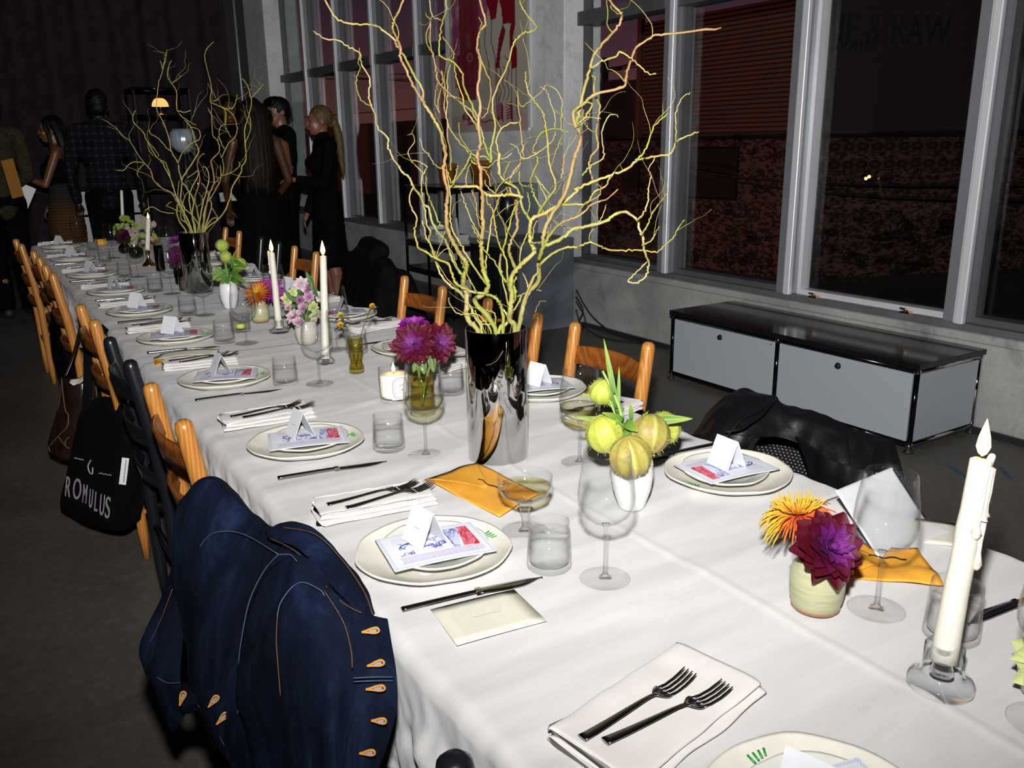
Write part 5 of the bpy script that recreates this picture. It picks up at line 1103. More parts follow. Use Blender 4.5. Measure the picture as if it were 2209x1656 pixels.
# the far vase
VF = PZ(430, 628, TH); w1 = depth(VF+Vector((0, 0, VH))); wf = chrome_vase('mirror chrome cylinder vase of curly willow on the far half of the table', VF, VR, VH*.97, 64)
TR2 = '''660,1590 600,1500 580,1420 590,1340 540,1280 460,1240 400,1180 380,1110 330,1050 270,970 210,870 170,850 100,770 0,705
330,1050 260,1040 210,1060 170,1105 110,1105
330,1050 280,1110 275,1150
700,1590 640,1480 640,1400 610,1330 620,1200 600,1120 590,1050 540,960 520,860 480,740 430,650 425,560 440,430 470,330 450,250
540,960 500,930 440,860 375,820 370,790
590,1050 630,960 690,900 760,860 750,790 680,770
430,1010 370,960 360,890 430,970 440,1000
550,1240 500,1060 430,1010 350,880 320,810 250,740 240,690 260,640
560,1440 470,1430 390,1390 330,1420
720,1590 700,1450 710,1340 650,1230 620,1180 700,1050 750,960 720,880 690,770 620,690 580,620 580,500 540,430 510,380 515,310 540,250
470,330 490,240 505,170
540,430 600,390 605,370
580,640 640,655 690,640
620,690 700,740 735,755
760,1590 740,1420 720,1320 760,1180 740,1050 780,980 800,985
780,1590 800,1440 830,1300 870,1200 860,1100 850,1030 910,960 900,880 860,830 850,680 820,620
910,960 940,1040 940,1130 880,1200 830,1300
930,1010 980,900 1030,850 1050,780 1020,680 960,630 870,590 840,570 850,470 830,370 800,250 810,170 870,105
950,940 910,850 920,770 960,740 960,650 930,620
1000,850 960,760 955,640
850,1590 900,1490 960,1410 1000,1300 1010,1240 1080,1120 1085,1080 1120,1010 1110,880 1110,780 1140,680 1160,570 1130,450 1085,390
1110,900 1155,780 1145,680
1160,545 1210,490 1255,435
930,1150 1010,1120 1070,1070 1060,1040
790,1590 830,1460 850,1380 820,1270 770,1200
810,1590 860,1480 900,1480 850,1390
640,1440 520,1390 500,1380 540,1350
650,1500 560,1310 480,1260 430,1200
740,1590 760,1500 780,1380 830,1180 810,1090 780,1080
730,1580 690,1420 680,1290 740,1160 745,1110 660,1170
690,1590 660,1520 610,1470 640,1320 680,1260
700,1560 640,1440 580,1320 540,1190 470,1050 430,1010
760,1580 720,1480 640,1400 590,1320 600,1180
770,1560 800,1400 850,1310 920,1180 920,1060
860,570 890,560 910,545
870,590 985,630 1030,600 1050,515'''
for sd, ln in enumerate(TR2.split('\n')):
    px = [tuple(map(float, t.split(','))) for t in ln.split()]; px = [(220+x*380/1368, 60+y*460/1656) for x, y in px]; dd = .28*math.sin(sd*2.4)
    pts = [PW(x, y, w1+dd*min(max((505-y)/350, 0), 1)) for x, y in px]
    if px[0][1] > 490: t = VF+Vector((0, 0, VH-.02)); d = pts[0]-t; d.z = 0; d *= min(1, .045/max(d.length, 1e-6)); pts[0] = t+d; pts.insert(0, VF-d*.4+Vector((0, 0, .03)))
    willow_stem(wf, pts, .0038 if px[0][1] > 490 else .0022, .0014, sd+50, VF, None, 6)
rs = random.Random(33); side_twigs(wf, STEMS[len(base):], 60, VF, .25, .95, .06, .2, .0014)
# ------------------------------------------------------------------ clothes and bags hung on the chairs
def pw_net(rows): return [[PW(x, y, w) for x, y, w in r] for r in rows]
def tubepx(name, pts, r, mat, parent, off=0, ring=5): return MB().tube(spline([PW(x, y, w-off) for x, y, w in pts], max(10, len(pts)*5)), r, ring).obj(name, mat, parent)
# blue denim jacket: back, far sleeve and hem, near sleeve, front placket, collar
jk = thing('denim_jacket', 'dark blue denim jacket slung over a chair back, left foreground', 'jacket', (0, 0, 0))
fold = lambda a, f, s: (lambda co, u, v: a*nz(co.x*f+s, co.y*f, co.z*f*.35)+a*.4*nz(co.x*f*3, co.y*f*3, co.z*f*1.2+s))
back = [[(420, 1068, 1.42), (452, 1048, 1.40), (490, 1050, 1.37), (530, 1085, 1.33), (585, 1145, 1.25), (640, 1185, 1.17), (690, 1215, 1.13)],
        [(392, 1105, 1.39), (425, 1062, 1.365), (480, 1060, 1.33), (535, 1110, 1.29), (590, 1165, 1.215), (640, 1205, 1.14), (690, 1240, 1.10)],
        [(380, 1185, 1.365), (420, 1160, 1.33), (475, 1150, 1.29), (530, 1180, 1.25), (585, 1215, 1.18), (635, 1245, 1.12), (685, 1275, 1.085)],
        [(375, 1290, 1.35), (415, 1290, 1.30), (465, 1290, 1.255), (525, 1300, 1.21), (580, 1315, 1.15), (630, 1330, 1.10), (680, 1345, 1.07)],
        [(385, 1400, 1.34), (425, 1410, 1.28), (470, 1420, 1.235), (520, 1425, 1.19), (570, 1430, 1.14), (625, 1440, 1.095), (680, 1450, 1.06)],
        [(400, 1490, 1.34), (440, 1525, 1.27), (480, 1540, 1.22), (520, 1550, 1.175), (570, 1550, 1.13), (620, 1550, 1.085), (680, 1560, 1.05)],
        [(470, 1610, 1.31), (495, 1635, 1.26), (520, 1660, 1.20), (545, 1680, 1.165), (580, 1700, 1.12), (630, 1710, 1.08), (690, 1720, 1.04)]]
solid(patch(pw_net(back), 80, 90, fold(.020, 7, 1)).obj('back_panel', 'denim', jk), .004)
slv = [[(402, 1085, 1.44), (392, 1110, 1.40), (388, 1150, 1.375), (395, 1200, 1.36)],
       [(385, 1190, 1.44), (372, 1210, 1.38), (380, 1260, 1.35), (400, 1300, 1.35)],
       [(350, 1290, 1.45), (338, 1305, 1.38), (360, 1340, 1.345), (395, 1370, 1.345)],
       [(312, 1370, 1.46), (304, 1390, 1.385), (340, 1425, 1.345), (390, 1440, 1.34)],
       [(312, 1430, 1.46), (310, 1440, 1.39), (345, 1468, 1.345), (392, 1482, 1.335)],
       [(330, 1480, 1.46), (335, 1495, 1.40), (362, 1508, 1.36), (398, 1512, 1.345)],
       [(372, 1560, 1.46), (372, 1575, 1.41), (382, 1572, 1.38), (400, 1535, 1.36)]]
solid(patch(pw_net(slv), 40, 60, fold(.014, 10, 4)).obj('far_sleeve', 'denim', jk), .004)
hem = [[(392, 1480, 1.33), (425, 1495, 1.285), (458, 1500, 1.25), (500, 1510, 1.215)],
       [(390, 1522, 1.325), (425, 1518, 1.28), (460, 1540, 1.24), (505, 1560, 1.20)],
       [(402, 1535, 1.33), (432, 1522, 1.28), (470, 1580, 1.235), (512, 1620, 1.19)],
       [(440, 1530, 1.32), (452, 1560, 1.28), (480, 1620, 1.235), (520, 1680, 1.18)]]
solid(patch(pw_net(hem), 30, 30, fold(.004, 14, 8)).obj('waistband', 'denim', jk), .005)
mid = [[(555, 1330, 1.15), (585, 1235, 1.13), (625, 1198, 1.10), (660, 1205, 1.085), (690, 1230, 1.08), (720, 1275, 1.085)],
       [(535, 1390, 1.145), (575, 1340, 1.10), (625, 1300, 1.055), (665, 1300, 1.045), (705, 1320, 1.05), (735, 1340, 1.07)],
       [(525, 1460, 1.14), (575, 1440, 1.085), (630, 1420, 1.035), (672, 1420, 1.03), (715, 1430, 1.04), (745, 1440, 1.065)],
       [(535, 1540, 1.13), (580, 1540, 1.075), (635, 1530, 1.025), (680, 1530, 1.02), (720, 1530, 1.035), (745, 1530, 1.06)],
       [(555, 1630, 1.12), (595, 1640, 1.07), (640, 1640, 1.02), (685, 1640, 1.015), (725, 1640, 1.03), (745, 1640, 1.05)],
       [(570, 1740, 1.10), (600, 1750, 1.05), (645, 1750, 1.01), (690, 1750, 1.005), (730, 1750, 1.02), (750, 1750, 1.04)]]
solid(patch(pw_net(mid), 60, 60, fold(.018, 11, 6)).obj('near_sleeve', 'denim', jk), .004)
frt = [[(625, 1262, 1.075), (655, 1252, 1.06), (700, 1268, 1.05), (745, 1305, 1.045), (800, 1330, 1.045), (832, 1337, 1.05)],
       [(605, 1330, 1.06), (650, 1320, 1.035), (700, 1330, 1.025), (750, 1360, 1.025), (800, 1385, 1.03), (838, 1390, 1.04)],
       [(600, 1430, 1.05), (650, 1420, 1.02), (705, 1425, 1.01), (755, 1430, 1.015), (800, 1445, 1.02), (848, 1450, 1.035)],
       [(610, 1530, 1.04), (660, 1530, 1.01), (715, 1510, .995), (755, 1500, 1.005), (800, 1505, 1.012), (850, 1510, 1.03)],
       [(640, 1620, 1.03), (690, 1620, 1.0), (715, 1590, .985), (750, 1580, .995), (795, 1580, 1.005), (838, 1580, 1.02)],
       [(660, 1700, 1.02), (690, 1700, .99), (715, 1680, .98), (745, 1670, .985), (780, 1670, .995), (812, 1665, 1.01)]]
solid(patch(pw_net(frt), 70, 70, fold(.014, 11, 3)).obj('front_panel', 'denim', jk), .004)
plk = [[(758, 1300, 1.040), (800, 1328, 1.036), (835, 1338, 1.04)], [(765, 1380, 1.018), (805, 1392, 1.016), (842, 1394, 1.03)], [(762, 1450, 1.005), (805, 1456, 1.006), (850, 1456, 1.024)], [(762, 1530, .992), (806, 1530, .996), (851, 1528, 1.016)], [(750, 1600, .984), (795, 1600, .99), (836, 1596, 1.008)], [(735, 1680, .974), (770, 1680, .98), (808, 1676, 1.0)]]
solid(patch(pw_net(plk), 18, 50, fold(.004, 16, 2)).obj('placket', 'denim', jk), .004)
col_ = [[(572, 1146, 1.20), (610, 1133, 1.19), (640, 1128, 1.18), (690, 1150, 1.15), (740, 1205, 1.115), (780, 1262, 1.09), (806, 1325, 1.06)],
        [(578, 1152, 1.185), (610, 1150, 1.165), (645, 1155, 1.15), (685, 1185, 1.125), (730, 1240, 1.085), (770, 1290, 1.06), (800, 1332, 1.045)],
        [(580, 1158, 1.19), (615, 1170, 1.155), (645, 1185, 1.135), (680, 1220, 1.105), (715, 1265, 1.07), (755, 1305, 1.045), (795, 1336, 1.042)]]
solid(patch(pw_net(col_), 60, 16, fold(.004, 18, 5)).obj('collar', 'denim', jk), .006)
nl = [[(560, 1150, 1.235), (600, 1172, 1.205), (640, 1196, 1.16), (690, 1232, 1.12), (730, 1275, 1.09)], [(575, 1150, 1.23), (610, 1160, 1.21), (645, 1180, 1.165), (690, 1225, 1.13), (735, 1270, 1.095)], [(580, 1145, 1.21), (615, 1145, 1.195), (650, 1160, 1.165), (695, 1205, 1.13), (745, 1260, 1.10)]]
solid(patch(pw_net(nl), 30, 10).obj('neck_lining', 'denim', jk), .006)
for pts, m in (([(388, 1120, 1.39), (410, 1080, 1.385), (440, 1056, 1.375), (468, 1055, 1.35)], 'stitch_copper'), ([(430, 1180, 1.325), (460, 1150, 1.30), (520, 1150, 1.265), (600, 1195, 1.17)], 'stitch_blue'),
               ([(600, 1196, 1.11), (570, 1230, 1.13), (540, 1290, 1.14), (524, 1360, 1.15), (515, 1430, 1.165), (520, 1500, 1.16), (512, 1540, 1.165)], 'stitch_blue'), ([(600, 1196, 1.105), (625, 1196, 1.095), (640, 1210, 1.08)], 'stitch_blue'),
               ([(598, 1330, 1.055), (605, 1300, 1.06), (630, 1266, 1.065), (655, 1256, 1.055), (690, 1272, 1.042), (700, 1285, 1.04)], 'stitch_blue'), ([(598, 1330, 1.054), (596, 1380, 1.05), (600, 1440, 1.045), (605, 1500, 1.04)], 'stitch_copper'),
               ([(700, 1275, 1.042), (740, 1340, 1.022), (757, 1400, 1.006), (760, 1440, 1.0)], 'stitch_copper'), ([(580, 1160, 1.186), (640, 1190, 1.128), (690, 1250, 1.085), (740, 1300, 1.045), (780, 1322, 1.035)], 'stitch_copper'), ([(610, 1137, 1.18), (680, 1152, 1.142), (740, 1210, 1.105), (785, 1275, 1.075), (804, 1325, 1.05)], 'stitch_copper'),
               ([(762, 1462, .998), (805, 1460, 1.0), (848, 1460, 1.018)], 'stitch_blue'), ([(762, 1470, .998), (805, 1468, 1.0), (848, 1468, 1.018)], 'stitch_blue'), ([(318, 1395, 1.375), (345, 1340, 1.36), (372, 1270, 1.35)], 'stitch_copper'), ([(330, 1454, 1.355), (360, 1472, 1.34), (388, 1472, 1.325)], 'stitch_blue'), ([(425, 1520, 1.275), (455, 1550, 1.25), (480, 1600, 1.23), (495, 1625, 1.225)], 'stitch_copper')):
    tubepx('seam_stitching', pts, .0007, m, jk, .011)
for k, (x, y, w, a, L) in enumerate(((800, 1359, 1.019, .12, 20), (811, 1430, 1.004, .22, 20), (811, 1483, .995, .08, 22), (818, 1553, .99, -.05, 17), (793, 1622, .982, .05, 18), (391, 1505, 1.315, 1.25, 17), (459, 1511, 1.237, .85, 17), (478, 1548, 1.222, .80, 18))):
    ca, sa = math.cos(a), math.sin(a); q = lambda s, t: (x+s*ca+t*sa, y-s*sa+t*ca, w)
    bh = tubepx('buttonhole', [q(-L, 2), q(-L*.4, 4), q(L*.3, 7), q(L*.75, 6), q(L*.85, 1), q(L*.6, -4), q(0, -3), q(-L*.5, 0), q(-L, 2)], .0015, 'buttonhole_thread', jk, .007 if k < 5 else .022); tubepx('buttonhole_core', [q(-L*.2, 2), q(L*.6, 2)], .0024, 'ink_grey', bh, .006 if k < 5 else .021)
# black tote bag with printed lettering, hung on the honey chair
tt = thing('tote_bag', 'black canvas tote bag lettered ROMULUS hanging on a honey wood chair', 'bag', (0, 0, 0))
def tdep(x): return 3.02-.0016*(x-150)
rows = [[(168, 905), (200, 872), (240, 868), (285, 880), (318, 880)], [(158, 960), (200, 950), (240, 955), (285, 960), (325, 950)], [(146, 1020), (190, 1030), (235, 1042), (280, 1045), (322, 1025)], [(132, 1080), (175, 1098), (225, 1112), (270, 1115), (308, 1085)], [(132, 1095), (180, 1125), (230, 1140), (268, 1142), (300, 1115)]]
nf = [[PW(x, y, tdep(x)-.05*math.sin(math.pi*(k+.4)/5)-(.03 if j == 3 else 0)) for k, (x, y) in enumerate(r)] for j, r in enumerate(rows)]
nb = [[PW(x+4, y-12, tdep(x)+.06) for x, y in r] for r in rows]
solid(patch(nf, 40, 40, fold(.010, 9, 2)).obj('front_panel', 'black_canvas', tt), .003); solid(patch(nb, 20, 20).obj('rear_panel', 'black_canvas', tt), .003)
for e in (0, 4): solid(patch([[nf[j][e], (nf[j][e]+nb[j][e])/2, nb[j][e]] for j in range(5)], 6, 20).obj('gusset', 'black_canvas', tt), .003)
solid(patch([nf[4], [(a+b)/2-Vector((0, 0, .01)) for a, b in zip(nf[4], nb[4])], nb[4]], 20, 6).obj('bottom_panel', 'black_canvas', tt), .003)
P0 = PW(150, 1052, tdep(150)-.075); P1 = PW(245, 1102, tdep(245)-.12); mx = frame((P0+P1)/2+Vector((-.012, -.012, 0)), P1-P0, CU*.9+(P1-P0).normalized()*.1)
for ch, x, y, sz, sx in (('R', 146, 1052, .098, .72), ('O', 166, 1057, .100, .78), ('M', 183, 1067, .090, .48), ('U', 196, 1077, .088, .42), ('L', 207, 1084, .092, .55), ('U', 220, 1091, .098, .50), ('S', 232, 1097, .100, .80)): text('letter', ch, sz, 'lilac_pale', tt, frame(PW(x, y, tdep(x)-.118), (P1-P0).normalized()+CU*.12, CU+CR*.10) @ Matrix.Diagonal((sx, 1, 1, 1)), .0005)
tubepx('emblem', [(196, 992, tdep(196)-.10), (190, 1005, tdep(190)-.10), (193, 1018, tdep(193)-.10), (199, 1022, tdep(199)-.10), (200, 1008, tdep(200)-.10)], .0022, 'lilac_pale', tt, .015)
for x0, y0, x1, y1 in ((160, 987, 180, 992), (213, 1020, 240, 1025)): tubepx('small_print', [(x0+k*(x1-x0)/9, y0+k*(y1-y0)/9+1.2*math.sin(k*2.2), tdep(x0)-.10) for k in range(10)], .0012, 'lilac_pale', tt, .015)
a = PW(268, 1016, tdep(268)-.13); lm = frame(a, -CU+CR*-.12, CR); lb = MB().box((-.042, -.011, 0), (.042, .011, .002)); lb.xf(lm); lb.obj('white_tag', 'white_paper', tt); tg = MB(); tg.tube([(-.036+.0018*k, .003*math.sin(k*2.3)+.003, .0024) for k in range(40)], .0009, 4); tg.xf(lm); tg.obj('tag_print', 'wick', tt)
def strap(parent, pts, w, mat, name='strap'):
    q = spline(pts, 30); s = CR
    solid(MB().grid(lambda u, v: cr1([Vector(p) for p in pts], u)+s*((v-.5)*w), 30, 3).obj(name, mat, parent), .002)
for x0, x1, top in ((185, 190, (190, 690)), (305, 262, (214, 700))): strap(tt, [PW(x0, 900, tdep(x0)-.02), PW((x0+x1)/2+2, 800, 3.0), PW(x1-2 if x0 < 200 else x1-10, 740, 3.06), PW(*top, 3.10)], .03, 'black_canvas')
# brown leather bag with whipstitched edge and thin strap
lbg = thing('leather_bag', 'dark brown leather shoulder bag with whipstitched edge behind the tote bag', 'bag', (0, 0, 0)); W = 3.35
nf = [[PW(x, y, W-.06*math.sin(math.pi*(k+.3)/4)) for k, (x, y) in enumerate(r)] for r in ([(134, 815), (150, 832), (175, 826), (205, 815)], [(125, 880), (150, 880), (180, 880), (210, 880)], [(108, 940), (140, 935), (180, 935), (215, 930)], [(104, 960), (140, 968), (180, 965), (215, 960)], [(108, 975), (140, 990), (180, 990), (212, 985)])]
nb = [[p+CF*.11 for p in r] for r in nf]; solid(patch(nf, 30, 40, fold(.010, 11, 7)).obj('front_panel', 'brown_leather', lbg), .004); solid(patch(nb, 20, 20).obj('rear_panel', 'brown_leather', lbg), .004)
for e in (0, 3): solid(patch([[nf[j][e], (nf[j][e]+nb[j][e])/2, nb[j][e]] for j in range(5)], 6, 20).obj('gusset', 'brown_leather', lbg), .004)
solid(patch([nf[4], nb[4]], 20, 4).obj('bottom_panel', 'brown_leather', lbg), .004)
for pts in ([(132, 815, W-.07), (140, 880, W-.10), (147, 895, W-.10), (145, 920, W-.10), (126, 940, W-.08), (107, 962, W-.04)], [(126, 942, W-.08), (140, 960, W-.09), (150, 968, W-.09)], [(150, 942, W-.10), (142, 950, W-.10), (140, 962, W-.10)]): tubepx('whipstitch', pts, .0028, 'stitch_copper', lbg, .02)
solid(patch([[PW(150, 825, W-.03), PW(165, 832, W-.03), PW(185, 812, W-.03)], [PW(152, 818, W), PW(170, 815, W), PW(183, 806, W)]], 8, 4).obj('paper_inside', 'cream_paper', lbg), .002)
strap(lbg, [PW(140, 812, W-.02), PW(160, 760, W), PW(178, 690, 3.42), PW(190, 678, 3.45)], .012, 'brown_leather'); strap(lbg, [PW(183, 812, W), PW(182, 760, 3.40), PW(185, 700, 3.45), PW(192, 680, 3.45)], .008, 'brown_leather')
# dark wrap over the next chair, coat on the right chair
wp = [[PW(x, y, 4.22+dw) for x, y, dw in r] for r in ([(112, 662, .12), (128, 650, .02), (145, 650, .0), (162, 662, .08)], [(108, 700, .08), (128, 700, -.06), (150, 705, -.06), (172, 700, .04)], [(112, 760, .06), (135, 765, -.08), (155, 765, -.08), (175, 760, .03)], [(130, 820, .05), (150, 820, -.05), (165, 820, -.05), (178, 815, .03)])]
o = solid(patch(wp, 24, 30, fold(.012, 8, 3)).obj('dark_wrap', 'black_cloth'), .008); tag(o, 'dark wrap draped over a chair back, left row, above the leather bag', 'garment')
mb = MB(); rs = random.Random(6); cx = Vector((1.56, 3.68, 0))
for k in range(14): y = -.20+.40*(k/13); mb.cap(cx+Vector((.0, y, .86-.10*abs(y)*2+.02*math.sin(k*2))), cx+Vector((.08+.03*math.sin(k*1.7), y*1.15, .44)), .045, .05, 10); mb.cap(cx+Vector((.0, y, .86-.10*abs(y)*2)), cx+Vector((-.07, y*1.05, .56+.04*math.sin(k*3))), .035, .03, 10)
mb.cap(cx+Vector((.07, .2, .78)), cx+Vector((.16, .27, .40)), .05, .04); mb.cap(cx+Vector((.07, -.2, .78)), cx+Vector((.17, -.28, .42)), .05, .04); mb.cap(cx+Vector((.02, -.1, .90)), cx+Vector((.04, .1, .91)), .04, .045)
o = blob('dark_coat', mb, 'black_cloth', .012, None, 4, lambda co: .006*nz(co.x*14, co.y*14, co.z*5)); tag(o, 'slumped dark coat over a black chair on the right, between wooden chairs', 'coat')
# mesh-backed chair with black satin jacket, right side
mc = thing('mesh_chair', 'black mesh-backed chair under the black satin jacket at the right side', 'chair', (1.47, 1.24, 0))
def mbk(u, v): 
    a = (u-.5)*2; hw = .185*(1-.40*max(0, (v-.55)/.45)**2.2); return Vector((.13+.03*v+.045*(1-a*a)*0.8, a*hw, .40+.315*v-.02*a*a*v))
solid(MB().grid(mbk, 26, 24).obj('back_shell', 'black_paint', mc), .006)
dm = MB()
for i in range(34):
    for j in range(40):
        u = (i+.5+.5*(j % 2))/34.5; v = (j+.5)/40
        if (u-.5)**2*3.6+max(0, v-.6)**2*2.4 > .86: continue
        p = mbk(u, v)+Vector((-.0042, 0, 0)); dm.add([p+Vector((0, -.0030, 0)), p+Vector((0, 0, -.0017)), p+Vector((0, .0030, 0)), p+Vector((0, 0, .0017)), p+Vector((-.0006, 0, 0))], [(0, 1, 4), (1, 2, 4), (2, 3, 4), (3, 0, 4)], False)
o = dm.obj('mesh_weave', 'mesh_dot', mc); o['kind'] = 'stuff'
bevel(MB().box((-.27, -.21, .405), (.14, .21, .45)).obj('seat', 'black_paint', mc), .015, 3)
for x, y in ((-.24, -.18), (-.24, .18), (.13, -.18), (.13, .18)): MB().tube([(x, y, .41), (x*1.06, y*1.06, .2), (x*1.1, y*1.1, 0)], [.012, .011, .010], 10).obj('leg', 'black_tube', mc)
sj = thing('satin_jacket', 'black satin jacket draped over the mesh chair in front of the grey cabinet', 'jacket', (0, 0, 0))
JW = 2.02
top = [[(1500, 935, JW+.06), (1545, 880, JW+.05), (1590, 843, JW+.04), (1640, 842, JW+.02), (1675, 850, JW), (1692, 868, JW-.02), (1760, 888, JW-.08), (1830, 915, JW-.13), (1900, 940, JW-.19), (1925, 945, JW-.21)],
       [(1495, 950, JW+.02), (1540, 890, JW), (1590, 862, JW-.02), (1640, 866, JW-.04), (1680, 878, JW-.06), (1700, 890, JW-.07), (1765, 905, JW-.12), (1840, 930, JW-.17), (1905, 955, JW-.22), (1935, 970, JW-.24)],
       [(1492, 945, JW-.0), (1545, 915, JW-.05), (1592, 900, JW-.07), (1635, 915, JW-.08), (1680, 922, JW-.09), (1715, 925, JW-.10), (1770, 950, JW-.15), (1840, 975, JW-.20), (1905, 990, JW-.25), (1945, 1010, JW-.27)],
       [(1480, 945, JW-.02), (1535, 940, JW-.06), (1590, 945, JW-.09), (1620, 945, JW-.10), (1680, 940, JW-.10), (1730, 960, JW-.12), (1780, 1000, JW-.17), (1845, 1020, JW-.22), (1905, 1030, JW-.27), (1955, 1050, JW-.29)]]
solid(patch(pw_net(top), 110, 34, fold(.016, 10, 9)).obj('shoulders', 'black_satin', sj), .005)
lef = [[(1490, 938, JW-.02), (1530, 930, JW-.08), (1570, 935, JW-.11), (1625, 942, JW-.12)], [(1470, 975, JW-.02), (1520, 980, JW-.09), (1570, 985, JW-.12), (1605, 980, JW-.11)], [(1455, 1010, JW+.0), (1510, 1030, JW-.06), (1560, 1040, JW-.08), (1590, 1020, JW-.07)], [(1450, 1090, JW+.05), (1510, 1110, JW-.03), (1560, 1120, JW-.05), (1585, 1100, JW-.05)]]
solid(patch(pw_net(lef), 36, 36, fold(.012, 12, 5)).obj('far_lapel', 'black_satin', sj), .005)
rig = [[(1720, 940, JW-.12), (1780, 985, JW-.19), (1850, 1010, JW-.24), (1910, 1020, JW-.28), (1950, 1030, JW-.29)], [(1735, 985, JW-.13), (1790, 1030, JW-.20), (1850, 1060, JW-.25), (1915, 1070, JW-.29), (1965, 1080, JW-.29)], [(1740, 1030, JW-.13), (1790, 1080, JW-.20), (1855, 1110, JW-.25), (1920, 1130, JW-.28), (1985, 1150, JW-.28)], [(1740, 1100, JW-.08), (1790, 1160, JW-.14), (1855, 1210, JW-.2), (1920, 1240, JW-.22), (2000, 1260, JW-.22)]]
solid(patch(pw_net(rig), 46, 46, fold(.012, 12, 1)).obj('near_front', 'black_satin', sj), .005)
clr = [[(1600, 880, JW-.08), (1640, 862, JW-.07), (1670, 852, JW-.04)], [(1590, 905, JW-.12), (1635, 890, JW-.11), (1672, 862, JW-.07)], [(1565, 935, JW-.14), (1605, 925, JW-.14), (1650, 890, JW-.11)]]
solid(patch(pw_net(clr), 20, 20, fold(.005, 14, 1)).obj('collar', 'black_satin', sj), .006)
for pts in ([(1565, 945, JW-.135), (1600, 905, JW-.13), (1640, 885, JW-.115), (1668, 855, JW-.055)], [(1828, 935, JW-.185), (1832, 985, JW-.225), (1845, 1040, JW-.25)], [(1895, 955, JW-.225), (1885, 985, JW-.245), (1888, 1030, JW-.285)]): tubepx('piping', pts, .0016, 'black_satin', sj, .015)
